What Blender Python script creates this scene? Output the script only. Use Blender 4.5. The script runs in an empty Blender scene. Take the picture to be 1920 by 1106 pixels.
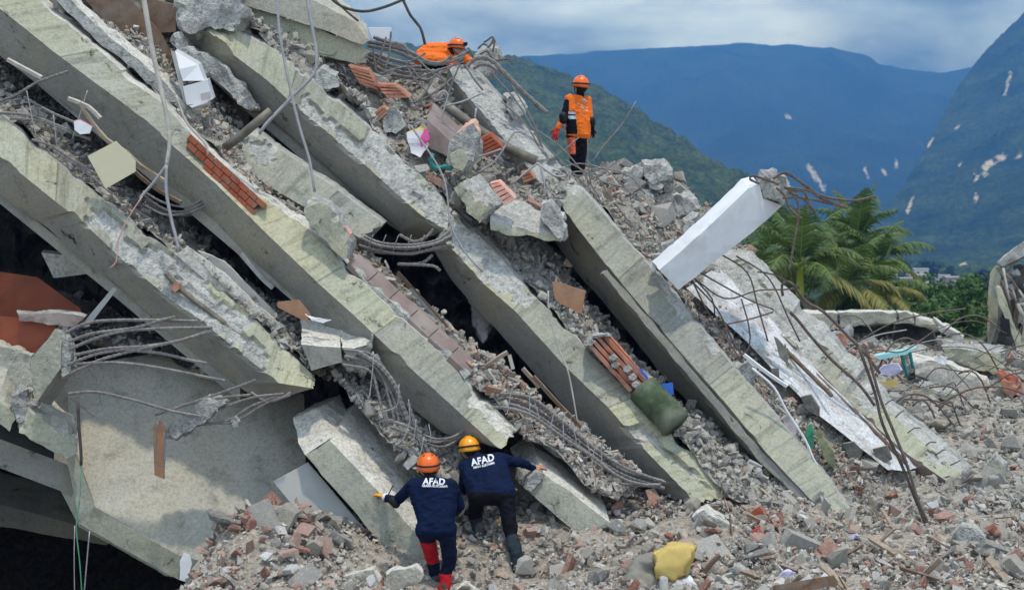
import bpy, bmesh, math, random
import numpy as np
from mathutils import Vector, Matrix, noise
from mathutils.bvhtree import BVHTree

R = math.radians
scene = bpy.context.scene
COL = scene.collection
random.seed(7)
rng = np.random.default_rng(7)

# ------------------------------------------------------------------ camera
F = 2600.0          # focal length in photograph pixels (1920 px wide)
CZ = 3.3            # eye height above the foot of the pile
cam_d = bpy.data.cameras.new('camera')
cam_d.sensor_width = 36.0
cam_d.lens = 36.0 * F / 1920.0
cam_d.clip_start = 0.1
cam_d.clip_end = 30000
cam_d.dof.use_dof = True
cam_d.dof.focus_distance = 17.5
cam_d.dof.aperture_fstop = 2.4
cam = bpy.data.objects.new('camera', cam_d)
cam.location = (0, 0, CZ)
cam.rotation_euler = (R(90), 0, 0)
COL.objects.link(cam)
scene.camera = cam

# ------------------------------------------------------------------ sky and sun
SUN_DIR = Vector((0.10, -0.22, 0.95)).normalized()      # towards the sun
sun_el = math.asin(SUN_DIR.z)
sun_az = math.atan2(SUN_DIR.x, SUN_DIR.y)
world = bpy.data.worlds.new('World')
scene.world = world
world.use_nodes = True
wn, wl = world.node_tree.nodes, world.node_tree.links
wn.clear()


def N(nt, typ, **kw):
    n = nt.nodes.new(typ)
    for k, v in kw.items():
        if k.startswith('i_'):
            n.inputs[k[2:].replace('_', ' ')].default_value = v
        else:
            setattr(n, k, v)
    return n


wt = world.node_tree
sky = N(wt, 'ShaderNodeTexSky', sky_type='NISHITA')
sky.sun_disc = False
sky.sun_elevation = sun_el
sky.sun_rotation = sun_az
sky.air_density = 1.0
sky.dust_density = 0.6
sky.ozone_density = 1.6
tc = N(wt, 'ShaderNodeTexCoord')
sx = N(wt, 'ShaderNodeSeparateXYZ')
wl.new(tc.outputs['Generated'], sx.inputs[0])
zz = N(wt, 'ShaderNodeMath', operation='ADD'); zz.inputs[1].default_value = 0.16
wl.new(sx.outputs['Z'], zz.inputs[0])
zm = N(wt, 'ShaderNodeMath', operation='MAXIMUM'); zm.inputs[1].default_value = 0.12
wl.new(zz.outputs[0], zm.inputs[0])
dv = N(wt, 'ShaderNodeVectorMath', operation='DIVIDE')
cb = N(wt, 'ShaderNodeCombineXYZ')
for i in range(3):
    wl.new(zm.outputs[0], cb.inputs[i])
wl.new(tc.outputs['Generated'], dv.inputs[0]); wl.new(cb.outputs[0], dv.inputs[1])
cn = N(wt, 'ShaderNodeTexNoise', i_Scale=1.9, i_Detail=7.0, i_Roughness=0.52, i_Distortion=0.25)
wl.new(dv.outputs[0], cn.inputs['Vector'])
cr = N(wt, 'ShaderNodeValToRGB')
cr.color_ramp.elements[0].position = 0.30; cr.color_ramp.elements[0].color = (0, 0, 0, 1)
cr.color_ramp.elements[1].position = 0.58; cr.color_ramp.elements[1].color = (1, 1, 1, 1)
wl.new(cn.outputs['Fac'], cr.inputs[0])
cn2 = N(wt, 'ShaderNodeTexNoise', i_Scale=2.7, i_Detail=6.0, i_Roughness=0.55)
wl.new(dv.outputs[0], cn2.inputs['Vector'])
cr2 = N(wt, 'ShaderNodeValToRGB')                          # cloud tone: grey underside to white
cr2.color_ramp.elements[0].position = 0.35; cr2.color_ramp.elements[0].color = (12.0, 16.2, 21.5, 1)
cr2.color_ramp.elements[1].position = 0.68; cr2.color_ramp.elements[1].color = (18.6, 22.4, 27.0, 1)
wl.new(cn2.outputs['Fac'], cr2.inputs[0])
mx = N(wt, 'ShaderNodeMix', data_type='RGBA')
wl.new(cr.outputs[0], mx.inputs['Factor']); wl.new(sky.outputs[0], mx.inputs['A']); wl.new(cr2.outputs[0], mx.inputs['B'])
bg = N(wt, 'ShaderNodeBackground', i_Strength=0.09)
wl.new(mx.outputs['Result'], bg.inputs['Color'])
wo = N(wt, 'ShaderNodeOutputWorld')
wl.new(bg.outputs[0], wo.inputs['Surface'])

sun_d = bpy.data.lights.new('sun', 'SUN')
sun_d.energy = 3.0
sun_d.angle = R(2.5)
sun_d.color = (1.0, 0.92, 0.80)
sun = bpy.data.objects.new('sun', sun_d)
sun.rotation_euler = (-SUN_DIR).to_track_quat('-Z', 'Y').to_euler()
COL.objects.link(sun)

vs = scene.view_settings
scene.display_settings.display_device = 'sRGB'
vs.view_transform = 'Standard'; vs.look = 'None'; vs.exposure = -0.3; vs.gamma = 1.0
vs.use_curve_mapping = False
cy = scene.cycles
cy.use_denoising = True
cy.use_adaptive_sampling = True; cy.adaptive_threshold = 0.02
cy.max_bounces = 5; cy.diffuse_bounces = 3; cy.glossy_bounces = 2; cy.transmission_bounces = 3
cy.transparent_max_bounces = 6; cy.volume_bounces = 0
cy.volume_step_rate = 1.0; cy.volume_max_steps = 64
cy.caustics_reflective = False; cy.caustics_refractive = False
scene.render.film_transparent = False


# ------------------------------------------------------------------ helpers
def P(x, y, d):
    """point of the place seen at photograph pixel x, y, at d metres ahead"""
    return Vector(((x - 960.0) / F * d, d, CZ - (y - 553.0) / F * d))


def tag(o, label=None, cat=None, group=None, kind=None):
    if label: o['label'] = label
    if cat: o['category'] = cat
    if group: o['group'] = group
    if kind: o['kind'] = kind
    return o


def thing(name, loc, label, cat, group=None):
    o = bpy.data.objects.new(name, None)
    o.empty_display_size = 0.2
    COL.objects.link(o)
    o.location = loc
    return tag(o, label, cat, group)


def mk(name, verts, faces, mats, parent=None, midx=None, smooth=False, uv=None, attr=None):
    """one mesh object from world coordinates; origin at its base centre (or kept relative to its parent)"""
    v = np.asarray([tuple(p) for p in verts], dtype=np.float64) if not isinstance(verts, np.ndarray) else verts
    if parent is None:
        lo, hi = v.min(0), v.max(0)
        org = Vector(((lo[0] + hi[0]) / 2, (lo[1] + hi[1]) / 2, lo[2]))
        off = org
    else:
        org = Vector((0, 0, 0))
        off = parent.location.copy() if parent.parent is None else parent.parent.location + parent.location
    v = v - np.array(off)
    me = bpy.data.meshes.new(name)
    me.from_pydata(v.tolist(), [], faces if isinstance(faces, list) else faces.tolist())
    if not isinstance(mats, (list, tuple)):
        mats = [mats]
    for m in mats:
        me.materials.append(m)
    if midx is not None:
        me.polygons.foreach_set('material_index', np.asarray(midx, dtype=np.int32))
    if smooth:
        me.polygons.foreach_set('use_smooth', np.ones(len(me.polygons), dtype=bool))
    if uv is not None:
        ul = me.uv_layers.new(name='UVMap')
        li = np.empty(len(me.loops), dtype=np.int32)
        me.loops.foreach_get('vertex_index', li)
        ul.data.foreach_set('uv', np.asarray(uv, dtype=np.float32)[li].ravel())
    if attr:
        for k, vals in attr.items():
            a = me.attributes.new(k, 'FLOAT', 'POINT')
            a.data.foreach_set('value', np.asarray(vals, dtype=np.float32))
    me.update()
    o = bpy.data.objects.new(name, me)
    COL.objects.link(o)
    o.location = org
    if parent is not None:
        o.parent = parent
    return o


def mk_bm(name, bm, mats, parent=None, smooth=False):
    bm.normal_update()
    bm.verts.index_update()
    vs_ = [tuple(v.co) for v in bm.verts]
    fs = [[v.index for v in f.verts] for f in bm.faces]
    mi = [f.material_index for f in bm.faces]
    o = mk(name, vs_, fs, mats, parent, mi, smooth)
    bm.free()
    return o


def fbm(p, oct=4):
    return noise.fractal(Vector(p), 1.0, 2.0, oct, noise_basis='PERLIN_ORIGINAL')


def catmull(pts, step):
    """smooth curve through 3-D points, sampled about every step metres"""
    pts = [Vector(p) for p in pts]
    if len(pts) == 2:
        n = max(2, int((pts[1] - pts[0]).length / step) + 1)
        return [pts[0].lerp(pts[1], i / (n - 1)) for i in range(n)]
    q = [pts[0] * 2 - pts[1]] + pts + [pts[-1] * 2 - pts[-2]]
    out = []
    for i in range(1, len(q) - 2):
        p0, p1, p2, p3 = q[i - 1], q[i], q[i + 1], q[i + 2]
        n = max(2, int((p2 - p1).length / step))
        for k in range(n):
            t = k / n
            out.append(0.5 * ((2 * p1) + (p2 - p0) * t + (2 * p0 - 5 * p1 + 4 * p2 - p3) * t * t + (3 * p1 - p0 - 3 * p2 + p3) * t ** 3))
    out.append(pts[-1])
    return out


def tube_geo(pts, r, sides=6, ribs=0.0, step=0.05, taper=1.0):
    """vertices and faces of a tube; ribs > 0 gives the ring pattern of reinforcing steel"""
    c = catmull(pts, step)
    n = len(c)
    verts, faces = [], []
    up = Vector((0.13, 0.31, 0.94)).normalized()
    for i, p in enumerate(c):
        t = (c[min(i + 1, n - 1)] - c[max(i - 1, 0)])
        t = t.normalized() if t.length > 1e-9 else Vector((1, 0, 0))
        a = t.cross(up)
        if a.length < 1e-3:
            a = t.cross(Vector((1, 0, 0)))
        a.normalize(); b = t.cross(a)
        rr = r * (1 + (taper - 1) * i / max(1, n - 1)) * (1 + (ribs if i % 2 else -ribs))
        for k in range(sides):
            an = 2 * math.pi * k / sides
            verts.append(p + a * (math.cos(an) * rr) + b * (math.sin(an) * rr))
    for i in range(n - 1):
        for k in range(sides):
            k2 = (k + 1) % sides
            faces.append([i * sides + k, i * sides + k2, (i + 1) * sides + k2, (i + 1) * sides + k])
    faces.append(list(range(sides))[::-1])
    faces.append([(n - 1) * sides + k for k in range(sides)])
    return verts, faces


def tube(name, pts, r, m, parent=None, sides=6, ribs=0.0, step=0.05, taper=1.0):
    v, f = tube_geo(pts, r, sides, ribs, step, taper)
    return mk(name, v, f, m, parent, smooth=(ribs == 0))


def px(pts, d):
    """pixel list (x, y[, extra depth]) -> points around depth d"""
    return [P(p[0], p[1], d + (p[2] if len(p) > 2 else 0.0)) for p in pts]
# ------------------------------------------------------------------ materials
MATS = {}


def new_mat(name):
    m = bpy.data.materials.new(name)
    m.use_nodes = True
    nt = m.node_tree
    nt.nodes.clear()
    b = N(nt, 'ShaderNodeBsdfPrincipled')
    o = N(nt, 'ShaderNodeOutputMaterial')
    nt.links.new(b.outputs[0], o.inputs[0])
    b.inputs['Roughness'].default_value = 0.85
    b.inputs['Specular IOR Level'].default_value = 0.25
    MATS[name] = m
    return m, nt, b


def ramp(nt, src, stops):
    r = N(nt, 'ShaderNodeValToRGB')
    el = r.color_ramp.elements
    while len(el) > 1:
        el.remove(el[-1])
    el[0].position = stops[0][0]; el[0].color = (*stops[0][1], 1)
    for p, c in stops[1:]:
        e = el.new(p); e.color = (*c, 1)
    nt.links.new(src, r.inputs[0])
    return r.outputs[0]


def mixc(nt, fac, a, b, mode='MIX'):
    m = N(nt, 'ShaderNodeMix', data_type='RGBA', blend_type=mode)
    for s, v in (('Factor', fac), ('A', a), ('B', b)):
        if hasattr(v, 'links'):
            nt.links.new(v, m.inputs[s])
        elif isinstance(v, (int, float)):
            m.inputs[s].default_value = v if s == 'Factor' else (v, v, v, 1)
        else:
            m.inputs[s].default_value = (*v, 1)
    return m.outputs['Result']


def tex(nt, kind, vec=None, **kw):
    n = N(nt, kind, **kw)
    if vec is not None:
        nt.links.new(vec, n.inputs['Vector'])
    return n


def coords(nt, which='Object', scale=None):
    t = N(nt, 'ShaderNodeTexCoord')
    out = t.outputs[which]
    if scale:
        mp = N(nt, 'ShaderNodeMapping')
        mp.inputs['Scale'].default_value = scale
        nt.links.new(out, mp.inputs['Vector'])
        out = mp.outputs[0]
    return out


def bump(nt, b, h, strength=0.5, dist=0.02):
    n = N(nt, 'ShaderNodeBump', i_Strength=strength, i_Distance=dist)
    nt.links.new(h, n.inputs['Height'])
    nt.links.new(n.outputs[0], b.inputs['Normal'])


def concrete(name, lo, hi, tint=None, rough=0.9, pores=0.35, bstr=0.45, streak=False, big=1.1, dust=None, crack=0.0, fine=1.0):
    m, nt, b = new_mat(name)
    L = nt.links
    co = coords(nt)
    n1 = tex(nt, 'ShaderNodeTexNoise', co, i_Scale=big, i_Detail=4.0, i_Roughness=0.62, i_Distortion=0.4)
    col = ramp(nt, n1.outputs['Fac'], [(0.3, lo), (0.72, hi)])
    if tint:
        n4 = tex(nt, 'ShaderNodeTexNoise', co, i_Scale=big * 0.7 + 0.4, i_Detail=4.0, i_Roughness=0.6)
        f = ramp(nt, n4.outputs['Fac'], [(0.45, (0, 0, 0)), (0.66, (1, 1, 1))])
        col = mixc(nt, f, col, tint)
    n2 = tex(nt, 'ShaderNodeTexNoise', co, i_Scale=26.0, i_Detail=3.0, i_Roughness=0.7)
    f2 = ramp(nt, n2.outputs['Fac'], [(0.3, (1 - 0.42 * fine,) * 3), (0.5, (0.98, 0.98, 0.98)), (0.7, (1 + 0.22 * fine,) * 3)])
    col = mixc(nt, 1.0, col, f2, 'MULTIPLY')
    # blotches of grime and damp
    n5 = tex(nt, 'ShaderNodeTexNoise', co, i_Scale=3.4, i_Detail=5.0, i_Roughness=0.75)
    f5 = ramp(nt, n5.outputs['Fac'], [(0.28, (0.45, 0.44, 0.42)), (0.46, (1, 1, 1))])
    col = mixc(nt, 0.75, col, f5, 'MULTIPLY')
    if streak:
        uvc = coords(nt, 'UV', (7.0, 0.7, 1.0))
        n6 = tex(nt, 'ShaderNodeTexNoise', uvc, i_Scale=1.0, i_Detail=5.0, i_Roughness=0.7)
        f6 = ramp(nt, n6.outputs['Fac'], [(0.34, (0.52, 0.52, 0.49)), (0.5, (1, 1, 1))])
        col = mixc(nt, 0.8, col, f6, 'MULTIPLY')
        # pour sections of slightly different tone along the beam
        uv2 = coords(nt, 'UV', (0.62, 0.0, 0.0))
        v = tex(nt, 'ShaderNodeTexVoronoi', uv2, i_Scale=1.0); v.voronoi_dimensions = '1D'
        w = N(nt, 'ShaderNodeSeparateXYZ'); L.new(uv2, w.inputs[0]); L.new(w.outputs[0], v.inputs['W'])
        sc_ = N(nt, 'ShaderNodeSeparateColor'); L.new(v.outputs['Color'], sc_.inputs[0])
        f7 = ramp(nt, sc_.outputs[0], [(0.0, (0.80, 0.80, 0.83)), (1.0, (1.12, 1.10, 0.98))])
        col = mixc(nt, 1.0, col, f7, 'MULTIPLY')
        vd = N(nt, 'ShaderNodeTexVoronoi', voronoi_dimensions='1D', feature='DISTANCE_TO_EDGE'); L.new(w.outputs[0], vd.inputs['W']); vd.inputs['Scale'].default_value = 1.0
        f9 = ramp(nt, vd.outputs['Distance'], [(0.003, (0.45, 0.44, 0.42)), (0.009, (1, 1, 1))])
        col = mixc(nt, 0.75, col, f9, 'MULTIPLY')
    if crack:
        dn = tex(nt, 'ShaderNodeTexNoise', co, i_Scale=2.2, i_Detail=4.0, i_Roughness=0.6)
        dm = N(nt, 'ShaderNodeVectorMath', operation='MULTIPLY_ADD'); dm.inputs[1].default_value = (0.55, 0.55, 0.55)
        L.new(dn.outputs['Color'], dm.inputs[0]); L.new(co, dm.inputs[2])
        cv = tex(nt, 'ShaderNodeTexVoronoi', dm.outputs[0], feature='DISTANCE_TO_EDGE', i_Scale=crack)
        fcr = ramp(nt, cv.outputs['Distance'], [(0.004, (0.22, 0.21, 0.20)), (0.016, (1, 1, 1))])
        mk_ = ramp(nt, n5.outputs['Fac'], [(0.38, (1, 1, 1)), (0.46, (0, 0, 0))])
        col = mixc(nt, mk_, col, mixc(nt, 1.0, col, fcr, 'MULTIPLY'))
    # small holes left by air bubbles
    hv = tex(nt, 'ShaderNodeTexVoronoi', co, i_Scale=17.0, i_Randomness=1.0)
    fh = ramp(nt, hv.outputs['Distance'], [(0.07, (0.35, 0.34, 0.32)), (0.15, (1, 1, 1))])
    col = mixc(nt, 0.45, col, fh, 'MULTIPLY')
    if dust:
        g = N(nt, 'ShaderNodeNewGeometry')
        s = N(nt, 'ShaderNodeSeparateXYZ'); L.new(g.outputs['Normal'], s.inputs[0])
        f8 = ramp(nt, s.outputs['Z'], [(0.45, (0, 0, 0)), (0.8, (0.8, 0.8, 0.8))])
        col = mixc(nt, f8, col, dust)
    L.new(col, b.inputs['Base Color'])
    b.inputs['Roughness'].default_value = rough
    vor = tex(nt, 'ShaderNodeTexVoronoi', co, i_Scale=34.0)
    pr = ramp(nt, vor.outputs['Distance'], [(0.0, (0, 0, 0)), (pores, (1, 1, 1))])
    n3 = tex(nt, 'ShaderNodeTexNoise', co, i_Scale=9.0, i_Detail=5.0, i_Roughness=0.72)
    h = mixc(nt, 0.7, pr, n3.outputs['Fac'])
    bump(nt, b, h, bstr, 0.03)
    return m


def plain(name, c, rough=0.8, var=0.25, scale=12.0, bstr=0.2, spec=0.25, metal=0.0, c2=None, grime=None):
    m, nt, b = new_mat(name)
    co = coords(nt)
    n1 = tex(nt, 'ShaderNodeTexNoise', co, i_Scale=scale, i_Detail=5.0, i_Roughness=0.65)
    lo = tuple(x * (1 - var) for x in c); hi = c2 or tuple(x * (1 + var) for x in c)
    col = ramp(nt, n1.outputs['Fac'], [(0.3, lo), (0.7, hi)])
    if grime:
        n2 = tex(nt, 'ShaderNodeTexNoise', co, i_Scale=scale * 0.35, i_Detail=7.0, i_Roughness=0.7)
        f = ramp(nt, n2.outputs['Fac'], [(0.46, (0, 0, 0)), (0.68, (0.75, 0.75, 0.75))])
        col = mixc(nt, f, col, grime)
    nt.links.new(col, b.inputs['Base Color'])
    b.inputs['Roughness'].default_value = rough
    b.inputs['Specular IOR Level'].default_value = spec
    b.inputs['Metallic'].default_value = metal
    if bstr:
        bump(nt, b, n1.outputs['Fac'], bstr, 0.01)
    return m


def rubble_mat(name, stops, island=True, bstr=0.6, dust=(0.46, 0.425, 0.37)):
    """chips of many tones: one tone for each loose piece"""
    m, nt, b = new_mat(name)
    co = coords(nt)
    if island:
        g = N(nt, 'ShaderNodeNewGeometry'); src = g.outputs['Random Per Island']
    else:
        g = N(nt, 'ShaderNodeObjectInfo'); src = g.outputs['Random']
    col = ramp(nt, src, stops)
    nt.nodes[-1].color_ramp.interpolation = 'LINEAR'
    n2 = tex(nt, 'ShaderNodeTexNoise', co, i_Scale=18.0, i_Detail=3.0, i_Roughness=0.7)
    f2 = ramp(nt, n2.outputs['Fac'], [(0.3, (0.5, 0.5, 0.5)), (0.7, (1.2, 1.2, 1.2))])
    col = mixc(nt, 1.0, col, f2, 'MULTIPLY')
    n3 = tex(nt, 'ShaderNodeTexNoise', co, i_Scale=4.0, i_Detail=3.0, i_Roughness=0.7)
    f3 = ramp(nt, n3.outputs['Fac'], [(0.48, (0, 0, 0)), (0.66, (0.55, 0.55, 0.55))])
    col = mixc(nt, f3, col, dust)
    nt.links.new(col, b.inputs['Base Color'])
    b.inputs['Roughness'].default_value = 0.92
    n4 = tex(nt, 'ShaderNodeTexNoise', co, i_Scale=30.0, i_Detail=3.0, i_Roughness=0.7)
    bump(nt, b, n4.outputs['Fac'], bstr, 0.02)
    return m


M_FACE = concrete('beam_concrete', (0.34, 0.345, 0.28), (0.51, 0.51, 0.415), tint=(0.43, 0.41, 0.30), streak=True, crack=1.1, bstr=0.6, fine=0.55)
M_FACE_GREY = concrete('beam_concrete_grey', (0.31, 0.315, 0.275), (0.44, 0.44, 0.38), tint=(0.41, 0.395, 0.31), streak=True, crack=1.3, bstr=0.6, fine=0.55)
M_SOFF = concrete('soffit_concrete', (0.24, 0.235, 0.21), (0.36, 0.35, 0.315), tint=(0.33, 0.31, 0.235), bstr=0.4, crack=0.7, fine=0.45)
M_BROKEN = concrete('broken_concrete', (0.26, 0.26, 0.245), (0.50, 0.495, 0.46), big=4.0, pores=0.5, bstr=1.0)
M_CRUMB = concrete('crumbled_edge', (0.33, 0.325, 0.30), (0.55, 0.54, 0.50), big=5.0, pores=0.5, bstr=0.9)
M_BEIGE = concrete('beige_render', (0.38, 0.365, 0.31), (0.50, 0.475, 0.40), tint=(0.43, 0.395, 0.31), bstr=0.7, fine=0.6)
M_SCREED = concrete('pale_screed', (0.52, 0.495, 0.44), (0.72, 0.69, 0.615), tint=(0.48, 0.455, 0.395), bstr=0.4, big=2.0, crack=1.5)
M_DARKC = concrete('dark_shade_concrete', (0.10, 0.095, 0.085), (0.20, 0.19, 0.17), big=3.0, bstr=0.9)  # dark tone paints in the shade of the pile's interior; also dark render pieces
M_WHITE = plain('white_painted_plaster', (0.70, 0.71, 0.73), 0.7, 0.06, 3.0, 0.15, grime=(0.50, 0.49, 0.47))
M_WHITEWALL = concrete('flaking_white_wall', (0.55, 0.56, 0.57), (0.72, 0.72, 0.72), tint=(0.44, 0.42, 0.39), bstr=0.6, big=2.5, crack=1.4)
M_PANEL = plain('grey_board', (0.40, 0.40, 0.375), 0.7, 0.08, 2.0, 0.05, grime=(0.33, 0.32, 0.29))
M_CREAM = plain('cream_board', (0.60, 0.55, 0.38), 0.6, 0.05, 2.0, 0.03, grime=(0.54, 0.50, 0.36))
M_BRICK = plain('red_brick', (0.34, 0.085, 0.04), 0.85, 0.3, 9.0, 0.5, grime=(0.30, 0.17, 0.12))
M_CLAY = plain('orange_clay', (0.38, 0.165, 0.105), 0.9, 0.4, 8.0, 0.6, grime=(0.44, 0.33, 0.26))
M_PINK = plain('pink_render', (0.66, 0.36, 0.28), 0.9, 0.2, 9.0, 0.5, grime=(0.50, 0.42, 0.36))
M_REDFLOOR = plain('red_brown_floor', (0.26, 0.065, 0.03), 0.6, 0.35, 2.5, 0.1, grime=(0.17, 0.07, 0.045))
M_TILE = plain('brown_floor_tile', (0.25, 0.19, 0.17), 0.45, 0.2, 4.0, 0.1, grime=(0.38, 0.33, 0.30))
M_WOOD = plain('splintered_wood', (0.34, 0.26, 0.185), 0.85, 0.4, 6.0, 0.4, grime=(0.36, 0.32, 0.27))
M_WOODD = plain('dark_wood', (0.16, 0.10, 0.065), 0.8, 0.4, 6.0, 0.4, grime=(0.24, 0.21, 0.18))
M_BROWN = plain('brown_board', (0.33, 0.17, 0.09), 0.55, 0.25, 5.0, 0.1, grime=(0.38, 0.30, 0.24))
M_STEEL = plain('dusty_rebar', (0.20, 0.185, 0.175), 0.75, 0.35, 20.0, 0.3, 0.35, 0.25, grime=(0.34, 0.31, 0.29))
M_RUST = plain('rusty_bar', (0.13, 0.10, 0.085), 0.8, 0.4, 18.0, 0.3, 0.3, 0.2, grime=(0.22, 0.17, 0.14))
M_CABLE = plain('dark_cable', (0.055, 0.05, 0.05), 0.6, 0.3, 12.0, 0.1, grime=(0.15, 0.13, 0.12))
M_GREYCABLE = plain('grey_conduit', (0.36, 0.36, 0.37), 0.55, 0.2, 12.0, 0.1, grime=(0.28, 0.26, 0.25))
M_PALEROD = plain('pale_stick', (0.50, 0.46, 0.40), 0.8, 0.2, 8.0, 0.3, grime=(0.34, 0.31, 0.28))
M_PIPE = plain('grimy_pipe', (0.14, 0.125, 0.10), 0.6, 0.5, 5.0, 0.2, 0.4, 0.3, grime=(0.30, 0.27, 0.22))
M_APPL = plain('white_enamel', (0.62, 0.63, 0.65), 0.35, 0.03, 3.0, 0.02, 0.5, grime=(0.66, 0.66, 0.65))
M_BLACK = plain('black_plastic', (0.012, 0.012, 0.013), 0.5, 0.2, 8.0, 0.1)
M_BLUE = plain('blue_tile', (0.04, 0.13, 0.50), 0.35, 0.1, 4.0, 0.02)
M_MOSS = plain('green_painted_render', (0.06, 0.09, 0.045), 0.9, 0.4, 4.0, 0.5, grime=(0.27, 0.26, 0.22))
M_FOAM = plain('yellow_foam', (0.56, 0.42, 0.14), 0.95, 0.12, 5.0, 0.6, grime=(0.48, 0.32, 0.09))
M_TAUPE = plain('grey_upholstery', (0.24, 0.225, 0.19), 0.9, 0.15, 5.0, 0.3)
M_PAPER = plain('white_paper', (0.74, 0.74, 0.76), 0.8, 0.04, 3.0, 0.1)
M_LILAC = plain('lilac_paper', (0.58, 0.55, 0.72), 0.8, 0.08, 3.0, 0.1)
M_PINKCLOTH = plain('pink_cloth', (0.68, 0.11, 0.32), 0.9, 0.2, 6.0, 0.3)
M_CLOTHGREY = plain('dusty_cloth', (0.42, 0.37, 0.37), 0.95, 0.2, 6.0, 0.4)
M_TEAL = plain('teal_plastic', (0.02, 0.22, 0.20), 0.45, 0.1, 4.0, 0.05)
M_MINT = plain('mint_plastic', (0.34, 0.66, 0.66), 0.5, 0.06, 4.0, 0.05)
M_GREENP = plain('green_plastic', (0.05, 0.22, 0.13), 0.5, 0.15, 6.0, 0.05)
M_OLIVE = plain('olive_cloth', (0.22, 0.23, 0.13), 0.95, 0.2, 6.0, 0.4)
M_TWINE = plain('green_twine', (0.10, 0.36, 0.20), 0.8, 0.2, 6.0, 0.1)
M_RED = plain('red_plastic', (0.60, 0.09, 0.09), 0.6, 0.15, 5.0, 0.1)

GREYS = [(0.0, (0.25, 0.24, 0.225)), (0.35, (0.45, 0.43, 0.39)), (0.62, (0.56, 0.53, 0.475)), (0.85, (0.45, 0.40, 0.325)), (1.0, (0.55, 0.54, 0.51))]
MIXED = [(0.0, (0.31, 0.28, 0.245)), (0.38, (0.55, 0.515, 0.455)), (0.62, (0.65, 0.60, 0.52)), (0.70, (0.54, 0.455, 0.37)), (0.77, (0.44, 0.24, 0.17)), (0.86, (0.54, 0.41, 0.335)), (0.93, (0.54, 0.50, 0.455)), (1.0, (0.72, 0.71, 0.69))]
REDS = [(0.0, (0.33, 0.12, 0.08)), (0.4, (0.42, 0.22, 0.165)), (1.0, (0.52, 0.37, 0.31))]
sc = lambda st, k: [(p, tuple(c * k for c in col)) for p, col in st]
MIXED, GREYS = sc(MIXED, 0.86), sc(GREYS, 0.84)
M_RUB_STUFF = rubble_mat('loose_rubble', MIXED)
M_RUB_GREY = rubble_mat('loose_grey_rubble', GREYS)
M_CHUNK = rubble_mat('concrete_lump', GREYS, island=False)
M_SHARD = rubble_mat('brick_shard', REDS, island=False)
M_GRIT = concrete('grit', (0.25, 0.23, 0.20), (0.40, 0.365, 0.315), big=5.0, pores=0.6, bstr=1.0)
# ------------------------------------------------------------------ ground and mound of rubble
CTRL = [(330, 1112, 14.0), (480, 1106, 14.2), (700, 1110, 14.2), (1000, 1116, 14.2), (1400, 1110, 14.2), (1900, 1100, 14.3),
        (400, 1010, 15.3), (470, 975, 16.0), (650, 1035, 15.3), (560, 985, 16.4), (790, 1118, 15.05), (850, 1120, 15.1), (900, 1016, 15.9), (900, 985, 16.5), (970, 1096, 15.35), (930, 1060, 15.5), (1010, 1060, 15.5),
        (1060, 975, 16.4), (1150, 990, 16.2), (1300, 955, 16.9), (1450, 935, 17.4), (1600, 972, 17.5), (1700, 930, 18.6),
        (1750, 900, 19.2), (1900, 900, 19.4), (1850, 850, 21), (1800, 775, 23), (1920, 730, 26), (1700, 690, 27), (1600, 640, 30), (1550, 600, 33),
        (1900, 660, 34), (1750, 640, 33), (2100, 700, 28), (2150, 1000, 16), (1250, 900, 19), (1000, 900, 20), (700, 900, 20),
        (330, 1170, 15.2), (200, 1190, 14.2), (60, 1200, 14.2), (-60, 1190, 14.2), (220, 1330, 15.6), (100, 1460, 16.8), (0, 1400, 16.2), (-130, 1010, 15.9), (-300, 950, 16), (0, 1520, 20), (220, 1500, 20), (-100, 1400, 25)]  # pit sunk and ground raised out of frame to keep light out of it
cp = np.array([tuple(P(*c)) for c in CTRL])
extra = np.array([(-6, 9, 0.1), (0, 9, 0.2), (6, 9, 0.2), (12, 9, 0.3), (-14, 10, 0.0), (-16, 24, 0.4), (-16, 40, 1.4), (-5, 30, 1.2), (0, 40, 1.8), (22, 12, 0.6), (24, 25, 1.4), (24, 42, 1.9), (10, 44, 1.9), (-12, 30, 0.8)])
cp = np.vstack([cp, extra])


def tps(a, b):
    r2 = ((a[:, None, :2] - b[None, :, :2]) ** 2).sum(-1)
    return 0.5 * r2 * np.log(r2 + 1e-9)


K = tps(cp, cp) + 0.02 * np.eye(len(cp))
Q = np.hstack([np.ones((len(cp), 1)), cp[:, :2]])
A_ = np.block([[K, Q], [Q.T, np.zeros((3, 3))]])
W_ = np.linalg.solve(A_, np.concatenate([cp[:, 2], np.zeros(3)]))
VALLEY = 1.5


def mound(xy):
    xy = np.atleast_2d(xy)
    z = tps(xy, cp) @ W_[:-3] + W_[-3] + xy @ W_[-2:]
    cx = np.clip((np.abs(xy[:, 0] - 4) - 17) / 8, 0, 1)
    cyy = np.clip(np.maximum(xy[:, 1] - 38, 8.5 - xy[:, 1]) / 8, 0, 1)
    k = np.maximum(cx, cyy); k = k * k * (3 - 2 * k)
    base = np.where(xy[:, 1] < 12, 0.2, VALLEY)
    return np.clip(z, -5.0, 4) * (1 - k) + base * k


def gz(x, y):
    return float(mound(np.array([[x, y]]))[0])


def spaced(lo, hi, step, far_lo, far_hi):
    a = list(np.arange(lo, hi + 1e-6, step))
    s = step; p = hi
    while p < far_hi:
        s *= 1.16; p += s; a.append(p)
    s = step; p = lo
    while p > far_lo:
        s *= 1.16; p -= s; a.insert(0, p)
    return np.array(a)


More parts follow.
